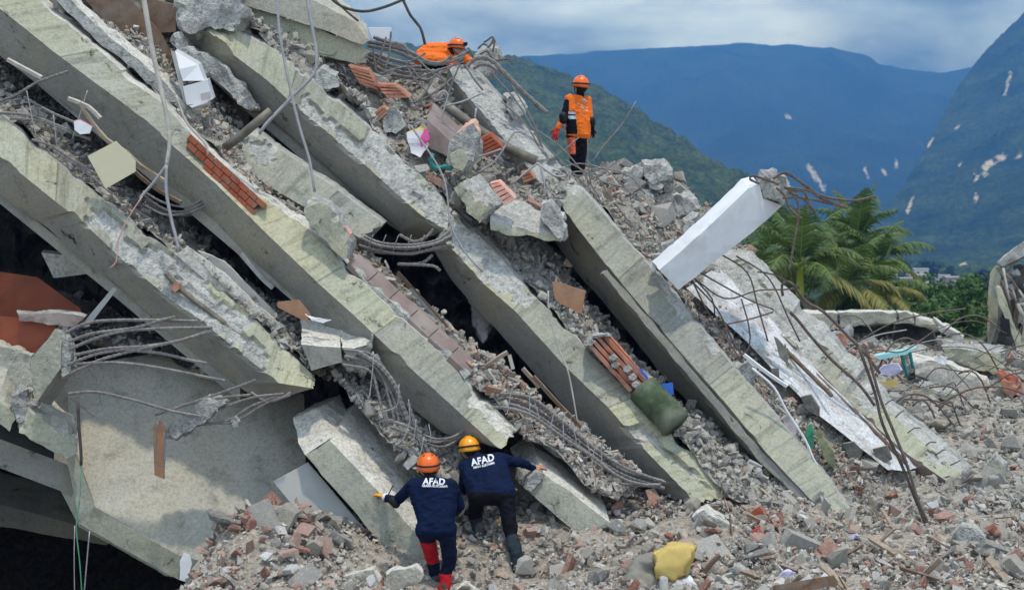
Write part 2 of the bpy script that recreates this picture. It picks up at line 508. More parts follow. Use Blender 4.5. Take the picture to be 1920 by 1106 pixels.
gx = spaced(-13, 22, 0.2, -6000, 6000); gy = spaced(9, 40, 0.2, -60, 6500)
GX, GY = np.meshgrid(gx, gy)
xy = np.stack([GX.ravel(), GY.ravel()], 1)
near = (np.abs(xy[:, 0] - 4) < 26) & (xy[:, 1] < 50) & (xy[:, 1] > 0)
z = np.where(xy[:, 1] < 12, 0.2, VALLEY).astype(float)
z[near] = mound(xy[near])
idx = np.where(near)[0]
for i in idx:
    z[i] += 0.12 * fbm((xy[i, 0] * 1.7, xy[i, 1] * 1.7, 3.1), 4) + 0.07 * fbm((xy[i, 0] * 4.5, xy[i, 1] * 4.5, 8.1), 2)
veg = np.clip((xy[:, 1] - 44) / 6, 0, 1)
veg = np.maximum(veg, np.clip((np.abs(xy[:, 0]) - 24) / 6, 0, 1))
ny, nx = GX.shape
ii = np.arange(ny * nx).reshape(ny, nx)
fc = np.stack([ii[:-1, :-1], ii[:-1, 1:], ii[1:, 1:], ii[1:, :-1]], -1).reshape(-1, 4)
m, nt, b = new_mat('rubble_ground')
co = coords(nt)
n1 = tex(nt, 'ShaderNodeTexNoise', co, i_Scale=6.0, i_Detail=8.0, i_Roughness=0.75)
c1 = ramp(nt, n1.outputs['Fac'], [(0.3, (0.18, 0.16, 0.14)), (0.5, (0.33, 0.30, 0.255)), (0.72, (0.46, 0.42, 0.365))])
v1 = tex(nt, 'ShaderNodeTexVoronoi', co, i_Scale=22.0)
sv = N(nt, 'ShaderNodeSeparateColor'); nt.links.new(v1.outputs['Color'], sv.inputs[0])
c1 = mixc(nt, 0.7, c1, ramp(nt, sv.outputs[0], [(0.0, (0.6, 0.58, 0.55)), (1.0, (1.25, 1.2, 1.12))]), 'MULTIPLY')
n2 = tex(nt, 'ShaderNodeTexNoise', co, i_Scale=0.05, i_Detail=6.0)
c2 = ramp(nt, n2.outputs['Fac'], [(0.3, (0.03, 0.055, 0.018)), (0.7, (0.07, 0.10, 0.035))])
at = N(nt, 'ShaderNodeAttribute', attribute_name='veg')
nt.links.new(mixc(nt, at.outputs['Fac'], c1, c2), b.inputs['Base Color'])
bump(nt, b, mixc(nt, 0.5, n1.outputs['Fac'], v1.outputs['Distance']), 0.9, 0.04)
g = mk('ground', np.stack([xy[:, 0], xy[:, 1], z], 1), fc, m, smooth=True, attr={'veg': veg})
tag(g, 'rubble strewn ground rising to a green valley floor', 'ground', kind='structure')

# ------------------------------------------------------------------ mountains
def forest_mat(name, lo, hi, soil=(0.55, 0.48, 0.36), scale=0.02, fine=0.12):
    m, nt, b = new_mat(name)
    co = coords(nt)
    n1 = tex(nt, 'ShaderNodeTexNoise', co, i_Scale=scale, i_Detail=10.0, i_Roughness=0.68)
    c = ramp(nt, n1.outputs['Fac'], [(0.34, lo), (0.66, hi)])
    v = tex(nt, 'ShaderNodeTexVoronoi', co, i_Scale=fine)
    f = ramp(nt, v.outputs['Distance'], [(0.0, (1.25, 1.25, 1.15)), (0.75, (0.62, 0.64, 0.66))])
    c = mixc(nt, 1.0, c, f, 'MULTIPLY')
    at = N(nt, 'ShaderNodeAttribute', attribute_name='scar')
    n3 = tex(nt, 'ShaderNodeTexNoise', co, i_Scale=0.08, i_Detail=6.0, i_Roughness=0.7)
    ad = N(nt, 'ShaderNodeMath', operation='MULTIPLY_ADD'); ad.inputs[1].default_value = 1.6; ad.inputs[2].default_value = -0.3
    nt.links.new(n3.outputs['Fac'], ad.inputs[0])
    mu = N(nt, 'ShaderNodeMath', operation='MULTIPLY'); mu.use_clamp = True
    nt.links.new(ad.outputs[0], mu.inputs[0]); nt.links.new(at.outputs['Fac'], mu.inputs[1])
    f3 = ramp(nt, mu.outputs[0], [(0.22, (0, 0, 0)), (0.45, (1, 1, 1))])
    c = mixc(nt, f3, c, soil)
    nt.links.new(c, b.inputs['Base Color'])
    b.inputs['Roughness'].default_value = 1.0
    b.inputs['Specular IOR Level'].default_value = 0.0
    bump(nt, b, v.outputs['Distance'], 0.6, 4.0)
    nt.nodes[-1].invert = True
    return m


def ridge_terrain(name, ridge, d_ridge, d_base, z_base, nx, nt_, mat, gully, gscale, tree, tscale, lean=0.0, scars=(), prof=1.15, label='', seed=0.0):
    """a mountain flank: crest through the given pixels, front slope down to d_base, back slope behind it"""
    xs = np.linspace(ridge[0][0], ridge[-1][0], nx)
    ys = np.interp(xs, [r[0] for r in ridge], [r[1] for r in ridge])
    dd = np.interp(xs, [r[0] for r in ridge], [r[2] if len(r) > 2 else d_ridge for r in ridge])
    ts = np.concatenate([np.linspace(-0.35, -0.05, 6), np.linspace(0, 1, nt_)])
    verts, sc = [], []
    for t in ts:
        for k in range(nx):
            p = P(xs[k], ys[k], dd[k])
            if t < 0:
                q = Vector((p.x * (1 - t * 0.4), p.y - t * (d_ridge - d_base), p.z + t * (p.z - z_base) * 1.6))
                h = 0.0
            else:
                Y = p.y + (d_base - p.y) * t
                X = p.x + (p.x / p.y * Y - p.x) * t * 0.6 + lean * t
                Z = z_base + (p.z - z_base) * (1 - t) ** prof
                n = noise.ridged_multi_fractal(Vector((X / gscale + seed, Y / gscale, seed)), 1.0, 2.1, 4, 1.0, 2.0) - 1.0
                env = min(1.0, t * 5) * (1 - t) ** 0.5
                h = gully * n * env * min(1.0, max(0.05, (p.z - z_base) / (6.0 * gully)))
                if tree:
                    h += tree * (0.5 + fbm((X / tscale, Y / tscale, seed + 5), 3))
                q = Vector((X, Y, Z + h))
            verts.append(q)
            s = 0.0
            if scars:
                px_, py_ = 960 + q.x / q.y * F, 553 - (q.z - CZ) / q.y * F
                for (x0, y0, x1, y1, w) in scars:
                    vx, vy = x1 - x0, y1 - y0
                    u = max(0, min(1, ((px_ - x0) * vx + (py_ - y0) * vy) / (vx * vx + vy * vy)))
                    dist = math.hypot(px_ - x0 - u * vx, py_ - y0 - u * vy)
                    s = max(s, min(1.0, max(0.0, 1.35 - dist / w)))
            sc.append(s)
    m_ = len(ts)
    ii = np.arange(m_ * nx).reshape(m_, nx)
    fc = np.stack([ii[:-1, :-1], ii[:-1, 1:], ii[1:, 1:], ii[1:, :-1]], -1).reshape(-1, 4)
    o = mk(name, np.array([tuple(v) for v in verts]), fc, mat, smooth=True, attr={'scar': sc})
    return tag(o, label, 'mountain', kind='structure')


M_FOR1 = forest_mat('far_forest', (0.018, 0.034, 0.020), (0.05, 0.075, 0.035), scale=0.006, fine=0.11)
M_FOR2 = forest_mat('slope_forest', (0.018, 0.038, 0.018), (0.075, 0.11, 0.045), scale=0.012, fine=0.13)
M_FOR3 = forest_mat('hill_forest', (0.03, 0.055, 0.022), (0.125, 0.16, 0.06), scale=0.03, fine=0.3)
ridge_terrain('mountain_range', [(300, 150), (700, 130), (900, 116), (1000, 106), (1100, 101), (1200, 94), (1300, 88), (1400, 82), (1470, 86), (1560, 92), (1610, 104), (1650, 124), (1700, 132), (1760, 138), (1830, 128), (1950, 118), (2300, 90)],
              4600, 2500, 20, 340, 90, M_FOR1, 120, 560, 6, 60, lean=-260, prof=1.05,
              scars=[(1516, 312, 1546, 356, 7), (1712, 330, 1718, 370, 6), (1680, 300, 1682, 314, 5), (1622, 316, 1626, 330, 4), (1655, 318, 1662, 330, 4), (1475, 218, 1482, 222, 4)],
              label='high forested mountain range under the cloud', seed=2.0)
ridge_terrain('mountain_slope', [(1560, 470, 1500), (1640, 420, 1700), (1690, 360, 1900), (1730, 290, 2150), (1770, 215, 2350), (1800, 160, 2500), (1830, 120, 2600), (1860, 85, 2650), (1890, 55, 2700), (1920, 28, 2700), (2000, -30, 2700), (2200, -90, 2700), (2600, -120, 2700)],
              2600, 800, -12, 260, 150, M_FOR2, 80, 300, 6, 18, lean=60, prof=1.1,
              scars=[(1884, 292, 1846, 312, 8), (1846, 310, 1850, 330, 6), (1822, 328, 1832, 334, 5), (1790, 290, 1800, 310, 3), (1884, 180, 1895, 135, 4), (1790, 245, 1800, 235, 3), (1700, 400, 1712, 370, 4), (1808, 498, 1786, 520, 8), (1765, 210, 1772, 200, 3), (1905, 296, 1915, 290, 5), (1640, 400, 1660, 360, 3), (1828, 365, 1832, 380, 3), (1740, 275, 1748, 262, 3), (1795, 390, 1800, 394, 4)],
              label='steep dark forested slope with pale landslide scars', seed=7.0)
ridge_terrain('green_hill', [(300, 60, 1300), (600, 70, 1280), (800, 92, 1260), (900, 104, 1240), (960, 112, 1220), (1000, 126, 1200), (1060, 146, 1180), (1120, 168, 1150), (1170, 200, 1120), (1220, 238, 1090), (1270, 272, 1060), (1320, 312, 1030), (1360, 348, 1000), (1400, 392, 960), (1440, 450, 900), (1480, 520, 850), (1520, 556, 800)],
              1200, 420, -12, 330, 170, M_FOR3, 18, 140, 5, 10, lean=30, prof=1.1,
              label='green wooded hill behind the collapsed building', seed=11.0)
ridge_terrain('foothill', [(1380, 556, 900), (1500, 545, 900), (1600, 528, 900), (1680, 510, 930), (1740, 500, 950), (1800, 512, 960), (1870, 500, 960), (1960, 470, 960), (2100, 440, 960), (2300, 440, 960)],
              930, 420, -12, 240, 60, M_FOR3, 10, 120, 5, 10, prof=1.0, label='low wooded foothill with scattered houses', seed=17.0)

# ------------------------------------------------------------------ haze
hz = bpy.data.materials.new('haze_air'); hz.use_nodes = True
hn = hz.node_tree; hn.nodes.clear()
pv = N(hn, 'ShaderNodeVolumePrincipled')
pv.inputs['Color'].default_value = (0.085, 0.28, 0.82, 1)
pv.inputs['Density'].default_value = 3.8e-4
pv.inputs['Absorption Color'].default_value = (0.35, 0.35, 0.35, 1)
pv.inputs['Anisotropy'].default_value = 0.0
ho = N(hn, 'ShaderNodeOutputMaterial'); hn.links.new(pv.outputs[0], ho.inputs['Volume'])
x0, x1, y0, y1, z0, z1 = -6200, 6200, -70, 6700, -20, 900
hv = [(x0, y0, z0), (x1, y0, z0), (x1, y1, z0), (x0, y1, z0), (x0, y0, z1), (x1, y0, z1), (x1, y1, z1), (x0, y1, z1)]
hf = [[3, 2, 1, 0], [4, 5, 6, 7], [0, 1, 5, 4], [1, 2, 6, 5], [2, 3, 7, 6], [3, 0, 4, 7]]
h_ = mk('haze', hv, hf, hz)
tag(h_, 'pale blue haze in the air over the whole valley', 'haze', kind='stuff')
# ------------------------------------------------------------------ the collapsed building: beams and slabs
def resample(pl, ts):
    pl = np.array(pl, dtype=float)
    s = np.concatenate([[0], np.cumsum(np.hypot(*(pl[1:, :2] - pl[:-1, :2]).T))])
    s /= s[-1]
    return np.stack([np.interp(ts, s, pl[:, k]) for k in range(pl.shape[1])], 1)


def beam(name, T, B, S, d0, d1, label, strip=10, sdepth=0.55, spall=(), mats=None, chip=6.0, seed=0.0, back=1.1, cat='beam', lean=0.2, parent=None, top=True):
    """a fallen floor beam: front face between pixel polylines T and B, soffit from B to S, crumbled top strip above T.
    spall: (t0, t1, v0, v1, strength) patches of the face where the cover has broken off"""
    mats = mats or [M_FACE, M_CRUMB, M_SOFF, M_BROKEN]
    L = math.hypot(T[-1][0] - T[0][0], T[-1][1] - T[0][1]) * (d0 + d1) / 2 / F
    n = max(24, int(L / 0.045))
    ts = np.linspace(0, 1, n)
    Tp, Bp, Sp = resample(T, ts), resample(B, ts), resample(S, ts)
    NF, NS = 9, 6
    ring, mi_row, uvr = [], [], []
    verts, uvs = [], []
    off = []
    for i, t in enumerate(ts):
        d = d0 + (d1 - d0) * t
        tx, ty = Tp[i, :2]; bx, by = Bp[i, :2]; sx_, sy_ = Sp[i, :2]
        nx_, ny_ = tx - bx, ty - by
        w = math.hypot(nx_, ny_) or 1.0
        nx_, ny_ = nx_ / w, ny_ / w
        u = t * L
        c = max(0.0, fbm((u * 2.3, seed, 0.0), 4) - 0.05) * chip * 2.2 + 1.2 * fbm((u * 14, seed, 4.0), 2)
        cb_ = max(0.0, fbm((u * 2.0, seed, 9.0), 4) - 0.22) * chip * 1.8 + 0.5 * fbm((u * 14, seed, 7.0), 2)
        txx, tyy = tx - nx_ * c, ty - ny_ * c
        bxx, byy = bx + nx_ * cb_, by + ny_ * cb_
        row, mrow, vrow = [], [], []
        for k in range(NF):                       # face, bottom to top
            v = k / (NF - 1)
            x = bxx + (txx - bxx) * v; y = byy + (tyy - byy) * v
            dd = d + lean * v
            sp = 0.0
            for (t0, t1, v0, v1, st) in spall:
                if t0 - 0.02 < t < t1 + 0.02:
                    e = min((t - t0) / 0.03 + 0.5, (t1 - t) / 0.03 + 0.5, (v - v0) / 0.2 + 0.5, (v1 - v) / 0.2 + 0.5)
                    e += 1.5 * fbm((u * 2.6, v * 2.0, seed + 3), 4)
                    if e > 0.35:
                        sp = max(sp, st * (0.45 + 0.5 * (0.5 + fbm((u * 2.2, v * 1.6, seed + 8), 2)) + 0.45 * abs(fbm((u * 6, v * 3.2, seed + 9), 3))))
            dd += sp * 0.085 + 0.004 * fbm((u * 3, v * 2, seed), 3)
            if sp:
                x += 2.5 * fbm((u * 16, v * 7, seed + 1), 3); y += 2.5 * fbm((u * 16, v * 7, seed + 2), 3)
            row.append(P(x, y, dd)); vrow.append((u, v * w * d / F)); mrow.append(1 if sp > 0 else 0)
        st = strip * (0.75 + 0.5 * (0.5 + fbm((u * 1.3, seed, 2.0), 4)))
        for k in (1, 2, 3):                       # crumbled top strip
            v = k / 3
            q = 1.6 * fbm((u * 9, k * 1.7, seed + 5), 3)
            row.append(P(txx + nx_ * (st * v) + q, tyy + ny_ * (st * v) + q, d + lean + 0.42 * v)); vrow.append((u, w * d / F + v * 0.1)); mrow.append(0)
        row.append(P(tx + nx_ * st * 0.7, ty + ny_ * st * 0.7, d + back)); vrow.append((u, 0.9)); mrow.append(0)
        row.append(P(sx_ + nx_ * 6, sy_ + ny_ * 6, d + back)); vrow.append((u, 1.2)); mrow.append(0)
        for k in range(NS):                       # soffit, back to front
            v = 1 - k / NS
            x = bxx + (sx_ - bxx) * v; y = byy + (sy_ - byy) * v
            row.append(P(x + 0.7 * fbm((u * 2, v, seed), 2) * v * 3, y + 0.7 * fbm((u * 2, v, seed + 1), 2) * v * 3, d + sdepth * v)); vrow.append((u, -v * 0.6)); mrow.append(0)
        off.append(len(verts)); verts += row; uvs += vrow; ring.append(mrow)
    m_ = len(ring[0])
    faces, mi = [], []
    for i in range(n - 1):
        for k in range(m_):
            k2 = (k + 1) % m_
            faces.append([off[i] + k, off[i + 1] + k, off[i + 1] + k2, off[i] + k2])
            if k < NF - 1:
                s_ = ring[i][k] + ring[i + 1][k] + ring[i][k2] + ring[i + 1][k2]
                mi.append(1 if s_ >= 3 else 0)
            elif k < NF + 2:
                mi.append(1 if not top else 3 if k == NF + 1 else 1)
            elif k < NF + 4:
                mi.append(3)
            else:
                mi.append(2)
    # ragged ends
    for i, sgn in ((0, -1), (n - 1, 1)):
        c_ = sum((verts[off[i] + k] for k in range(m_)), Vector()) / m_
        a_ = (verts[off[-1]] - verts[off[0]]).normalized() * sgn * 0.06
        verts.append(c_ + a_); uvs.append((0, 0))
        ci = len(verts) - 1
        for k in range(m_):
            k2 = (k + 1) % m_
            faces.append([off[i] + k2, off[i] + k, ci] if sgn > 0 else [off[i] + k, off[i] + k2, ci]); mi.append(3)
        for k in range(m_):
            q = 0.05 * sgn * fbm((k * 0.9, seed, i), 3)
            verts[off[i] + k] = verts[off[i] + k] + a_.normalized() * q
    if parent is None:
        base = verts[off[-1] + m_ // 2]
        root = thing(name, base, label, cat)
    else:
        root = parent
    mk('concrete', verts, faces, mats, root, mi, uv=uvs)
    return root


def lump(name, poly, d, ext, mats, label=None, cat=None, parent=None, res=0.09, amp=0.012, freq=5.0, dvar=None, seed=0.0, group=None, edge=0.0, keep=0.35):
    """a solid block: pixel polygon at depth d, carried back by ext = (dx, dy in px, metres); faces roughened.
    mats: [front, top, sides]"""
    bm = bmesh.new()
    n = len(poly)
    dv = dvar or [0.0] * n
    fv = [bm.verts.new(P(poly[i][0], poly[i][1], d + dv[i])) for i in range(n)]
    bv = [bm.verts.new(P(poly[i][0] + ext[0], poly[i][1] + ext[1], d + dv[i] + ext[2])) for i in range(n)]
    ff = bm.faces.new(fv); ff.material_index = 0
    bf = bm.faces.new(bv[::-1]); bf.material_index = 2
    for i in range(n):
        j = (i + 1) % n
        q = bm.faces.new([fv[j], fv[i], bv[i], bv[j]]); q.material_index = 2
    bmesh.ops.recalc_face_normals(bm, faces=bm.faces)
    bm.normal_update()
    for f in bm.faces:
        if f is not ff and f is not bf and f.normal.z > keep:
            f.material_index = 1
    bmesh.ops.triangulate(bm, faces=bm.faces[:])
    for _ in range(5):
        es = [e for e in bm.edges if e.calc_length() > res * 1.6]
        if not es or len(bm.faces) > 6000:
            break
        bmesh.ops.subdivide_edges(bm, edges=es, cuts=1, use_grid_fill=False)
        bmesh.ops.triangulate(bm, faces=[f for f in bm.faces if len(f.verts) > 3])
    bm.normal_update()
    for v in bm.verts:
        mset = {f.material_index for f in v.link_faces}
        nn = v.normal
        k = 0.35 if mset == {0} else 1.0
        e_ = edge if len(mset) > 1 else 0.0
        h = fbm(v.co * freq + Vector((seed, seed * 1.7, 0)), 4)
        v.co += nn * (amp * k * h * 2.0 - e_ * max(0.0, 0.3 + fbm(v.co * freq * 1.3 + Vector((0, seed, 3)), 3)) * 2)
    o = mk_bm(name, bm, mats, parent)
    if parent is None and label:
        tag(o, label, cat, group)
    return o


def slab(name, poly, d, thick, mats, label=None, cat=None, parent=None, dvar=None, group=None, res=0.3, amp=0.002):
    """a thin board or panel with real thickness"""
    return lump(name, poly, d, (thick * 20, -thick * 14, thick), mats, label, cat, parent, res=res, amp=amp, dvar=dvar, group=group)


def beam_line(A, ex):
    return [(x + ex[0], y + ex[1]) for x, y in A]


# lowest floor beam on the left, its cover broken off along the middle
beamA = beam('fallen_beam', [(-60, 166), (0, 214), (187, 370), (267, 433), (334, 480), (418, 547), (485, 604), (522, 641), (590, 706)],
             [(-60, 247), (0, 294), (94, 370), (164, 425), (235, 492), (314, 556), (398, 618), (465, 672), (522, 718), (588, 728)],
             [(-120, 275), (-60, 315), (10, 372), (90, 430), (167, 497), (214, 530), (294, 601), (368, 664), (462, 735), (500, 752)],
             17.0, 16.3, 'lowest concrete beam at left with cracked broken edge and an exposed pipe', strip=12,
             spall=[(0.36, 0.86, 0.0, 0.55, 0.8), (0.5, 0.8, 0.4, 0.9, 0.5), (0.0, 0.05, 0.6, 1.0, 0.4)], seed=1.0, chip=9)
# long beam from the upper left corner to the rescuers
beamB = beam('fallen_beam', [(20, -45), (77, 0), (134, 53), (200, 107), (254, 157), (304, 194), (354, 247), (468, 354), (567, 420), (617, 467), (650, 500), (714, 561), (781, 621), (834, 670), (891, 736), (968, 808)],
             [(-60, -35), (0, 17), (47, 54), (100, 97), (167, 147), (231, 194), (278, 231), (321, 271), (378, 321), (421, 361), (500, 438), (533, 470), (600, 534), (667, 594), (747, 670), (821, 736), (938, 843)],
             [(-120, 30), (-20, 90), (60, 150), (120, 192), (200, 252), (280, 318), (335, 362), (378, 397), (428, 447), (468, 484), (555, 557), (620, 625), (700, 705), (770, 762), (830, 812)],
             17.6, 16.2, 'long yellowish concrete beam running down to the two rescuers in navy', strip=17, seed=2.0, sdepth=0.5, mats=[M_FACE, M_SCREED, M_SOFF, M_SCREED],
             spall=[(0.93, 1.0, 0.5, 1.0, 0.35)], chip=8)
beamC = beam('fallen_beam', [(385, 30), (448, 60), (502, 87), (560, 130), (634, 191), (701, 247), (747, 294), (800, 340), (846, 392)],
             [(392, 60), (440, 105), (500, 150), (550, 197), (600, 237), (667, 294), (747, 366), (790, 404), (838, 432)],
             [(318, 47), (368, 107), (420, 152), (468, 191), (522, 234), (590, 292), (640, 338), (697, 387), (754, 434), (800, 446)],
             18.9, 18.0, 'upper concrete beam with jagged top edge below the rebar tangle', strip=12, seed=3.0, sdepth=0.6,
             spall=[(0.38, 1.0, 0.0, 0.42, 0.9), (0.62, 1.0, 0.2, 1.0, 0.55), (0.0, 0.06, 0.5, 1.0, 0.6)], chip=9)
beamC2 = beam('fallen_beam', [(470, 240), (517, 275), (570, 312), (640, 361), (690, 398), (718, 420)],
              [(430, 288), (468, 321), (500, 347), (560, 382), (620, 415), (676, 447)],
              [(425, 300), (460, 333), (495, 358), (555, 394), (615, 428), (670, 458)],
              18.2, 17.7, 'short grey concrete beam wedged under the upper beam with pinkish end', strip=9, seed=4.0, sdepth=0.3,
              mats=[M_FACE_GREY, M_CRUMB, M_SOFF, M_BROKEN], spall=[(0.0, 0.22, 0.3, 1.0, 0.7)])
beamD = beam('fallen_beam', [(851, 397), (900, 445), (935, 480), (995, 551), (1068, 618), (1112, 670), (1188, 741), (1265, 818), (1315, 865), (1366, 932)],
             [(826, 445), (870, 490), (901, 527), (967, 584), (1010, 632), (1060, 687), (1141, 764), (1211, 845), (1255, 890), (1300, 941)],
             [(812, 468), (848, 527), (880, 565), (925, 611), (971, 664), (1030, 730), (1087, 791), (1154, 861), (1200, 900), (1235, 925)],
             18.0, 16.9, 'cracked concrete beam in the middle with a loose wire hanging across it', strip=9, seed=5.0, mats=[M_FACE, M_CRUMB, M_SOFF, M_SCREED],
             spall=[(0.0, 0.16, 0.0, 1.0, 0.8), (0.16, 0.3, 0.3, 1.0, 0.22), (0.74, 0.78, 0.0, 0.5, 0.9), (0.8, 0.95, 0.42, 0.56, 1.0)])
beamE = beam('fallen_beam', [(1064, 346), (1088, 352), (1140, 410), (1221, 502), (1298, 594), (1378, 691), (1455, 781), (1519, 855), (1558, 903), (1606, 968)],
             [(1044, 366), (1060, 398), (1140, 501), (1221, 597), (1291, 677), (1368, 764), (1434, 845), (1528, 945), (1582, 972)],
             [(1030, 440), (1074, 500), (1120, 555), (1174, 617), (1251, 714), (1291, 755), (1385, 850), (1414, 893), (1470, 940), (1500, 965)],
             19.2, 17.4, 'tall outer concrete beam on the right leading down to the ground', strip=5, seed=6.0, sdepth=0.75,
             mats=[M_FACE_GREY, M_CRUMB, M_SOFF, M_BROKEN], spall=[(0.0, 0.04, 0.5, 1.0, 0.5), (0.3, 0.5, 0.85, 1.0, 0.3)], chip=4)
# ledge under the outer beam
lump('ledge', [(1130, 512), (1138, 505), (1440, 858), (1534, 954), (1524, 958), (1430, 872)], 18.15, (-6, 2, 0.25), [M_SOFF, M_FACE_GREY, M_SOFF], parent=beamE, res=0.12, dvar=[0.35, 0.35, -0.3, -0.6, -0.6, -0.3])

# upper slab against the sky
slabG = thing('roof_slab', P(560, 110, 19.8), 'thick beige slab edge jutting out at the top against the sky', 'slab')
lump('concrete', [(400, -30), (560, -16), (606, 10), (664, 40), (694, 76), (681, 84), (600, 54), (500, 22), (420, -2)], 19.4, (-8, -30, 0.5), [M_BEIGE, M_BEIGE, M_BROKEN], parent=slabG, res=0.07, amp=0.012)
lump('soffit', [(420, 0), (500, 24), (600, 56), (681, 86), (694, 98), (664, 118), (600, 104), (540, 86), (470, 60), (425, 20)], 19.5, (-10, 4, 0.35), [M_FACE, M_SOFF, M_BROKEN], parent=slabG, res=0.07, amp=0.014)
# thin slab lying along the long beam
lump('thin_slab', [(92, -10), (122, -8), (215, 78), (301, 146), (342, 190), (372, 238), (360, 246), (330, 200), (270, 150), (180, 75)], 17.75, (14, -8, 0.5), [M_BROKEN, M_SCREED, M_BROKEN],
     'thin pale floor slab lying along the top of the long beam', 'slab', res=0.08, amp=0.02, edge=0.01)
# rough broken column at the back, towards the summit rescuers
rough = beam('broken_column', [(878, 122), (905, 150), (945, 194), (995, 254), (1040, 305), (1078, 345)],
             [(842, 124), (850, 150), (885, 190), (918, 227), (950, 268), (978, 301), (1020, 352)],
             [(834, 165), (845, 205), (870, 240), (900, 275), (930, 305), (965, 335), (990, 352)],
             20.4, 19.6, 'rough spalled concrete column sloping below the two workers on the summit', strip=9, seed=8.0, sdepth=0.6,
             mats=[M_BROKEN, M_CRUMB, M_SOFF, M_BROKEN], spall=[(0.0, 1.0, 0.0, 1.0, 0.9)], chip=14, cat='column')
# leaning block at bottom left with a rendered beige face
blk = thing('tilted_slab', P(250, 1060, 16.0), 'big tilted slab at bottom left with beige face and rebar shadows', 'slab')
lump('concrete', [(126, 690), (300, 660), (480, 700), (570, 740), (575, 1000), (425, 1060), (338, 1042), (177, 951), (130, 862)], 16.9, (-28, 36, 0.05), [M_BEIGE, M_BEIGE, M_FACE], parent=blk, res=0.16, amp=0.006,
     dvar=[0.9, 1.1, 1.0, 1.0, -0.2, -0.55, -0.55, -0.35, 0.0])
lump('edge', [(149, 982), (177, 952), (338, 1043), (335, 1086)], 16.35, (40, 6, 0.9), [M_FACE, M_BEIGE, M_SOFF], parent=blk, res=0.14, amp=0.008)
lump('side', [(125, 862), (139, 846), (178, 951), (149, 982), (136, 912)], 16.5, (10, 10, 0.5), [M_FACE_GREY, M_FACE_GREY, M_SOFF], parent=blk, res=0.14, amp=0.006, dvar=[0.12, 0.12, 0.0, -0.05, 0.05])
# cracked beam end at the far left
ce = thing('cracked_beam', P(70, 860, 16.2), 'cracked concrete beam end at the left edge below the rebar stub', 'beam')
lump('concrete', [(56, 772), (140, 823), (146, 848), (124, 861), (34, 812)], 16.2, (-6, -52, 0.55), [M_FACE, M_BEIGE, M_BROKEN], parent=ce, res=0.07, amp=0.02, edge=0.02)
lump('concrete', [(-60, 718), (0, 742), (31, 786), (18, 807), (0, 797), (-60, 770)], 16.25, (20, -75, 0.6), [M_FACE, M_BEIGE, M_BROKEN], parent=ce, res=0.07, amp=0.02, edge=0.02)
lump('cracked_render', [(-40, 640), (20, 655), (58, 668), (60, 772), (20, 780), (-40, 745)], 16.6, (10, -10, 0.5), [M_BEIGE, M_BEIGE, M_BROKEN], parent=ce, res=0.06, amp=0.03, freq=7)
lump('rubble_core', [(22, 745), (50, 735), (68, 760), (54, 780), (36, 792), (26, 775)], 16.25, (0, -12, 0.4), [M_BROKEN, M_BROKEN, M_BROKEN], parent=ce, res=0.04, amp=0.05, freq=9)
# slab the first rescuer leans on
sj = thing('leaning_slab', P(770, 1060, 15.6), 'thick pale slab that the rescuer with orange helmet leans on', 'slab')
lump('concrete', [(572, 853), (617, 824), (734, 948), (806, 1028), (806, 1074), (748, 1056), (660, 955)], 15.75, (56, -72, 1.05), [M_FACE_GREY, M_SCREED, M_FACE_GREY], parent=sj, res=0.10, amp=0.010, edge=0.006, dvar=[0.45, 0.45, 0.1, -0.12, -0.12, 0.0, 0.2])
lump('end_face', [(549, 782), (598, 764), (618, 822), (572, 853), (560, 830)], 16.3, (40, -25, 0.7), [M_SCREED, M_SCREED, M_BROKEN], parent=sj, res=0.09, amp=0.012, dvar=[0.4, 0.45, -0.1, -0.1, 0.1])
# lower piece of the long beam
b2 = thing('broken_beam_end', P(1080, 1000, 16.0), 'broken off lower beam end with pale top, under the hand of the yellow helmeted rescuer', 'beam')
lump('concrete', [(986, 918), (1020, 886), (1078, 928), (1142, 978), (1150, 985), (1086, 1004), (1040, 962)], 16.1, (-30, -78, 1.2), [M_FACE_GREY, M_SCREED, M_FACE_GREY], parent=b2, res=0.10, amp=0.012, edge=0.008, dvar=[0.1, 0.1, 0, -0.1, -0.1, -0.1, 0])
lump('broken_nose', [(985, 916), (990, 898), (1008, 884), (1021, 888), (1013, 902), (996, 920)], 16.14, (-20, -20, 0.4), [M_BROKEN, M_BROKEN, M_BROKEN], parent=b2, res=0.05, amp=0.012, freq=6)
lump('pink_layer', [(982, 795), (1010, 815), (1060, 852), (1130, 892), (1124, 902), (1060, 866), (1000, 828)], 16.75, (22, -14, 0.6), [M_BROKEN, M_PINK, M_BROKEN], parent=b2, res=0.06, amp=0.03, edge=0.02)
# flat grey board and cracked floor piece
slab('grey_panel', [(512, 902), (577, 866), (722, 1036), (712, 1050), (627, 1042)], 15.95, 0.05, [M_PANEL, M_PANEL, M_PANEL], 'flat grey board leaning below the pale slab', 'panel', dvar=[0.5, 0.5, 0.0, -0.05, 0.0])
fp = thing('floor_piece', P(630, 690, 16.4), 'cracked floor piece with pale top jutting out in the middle', 'slab')
lump('concrete', [(566, 646), (638, 652), (642, 678), (584, 694)], 16.4, (-2, -48, 0.75), [M_SOFF, M_SCREED, M_BROKEN], parent=fp, res=0.06, amp=0.008)
lump('concrete', [(641, 652), (664, 654), (696, 648), (700, 632), (690, 668), (652, 676)], 16.42, (-8, -48, 0.75), [M_SOFF, M_SCREED, M_BROKEN], parent=fp, res=0.05, amp=0.02, edge=0.02)
lump('broken_core', [(640, 675), (690, 660), (705, 675), (680, 700), (645, 690)], 16.5, (6, -10, 0.5), [M_BROKEN, M_BROKEN, M_BROKEN], parent=fp, res=0.04, amp=0.06, freq=8)

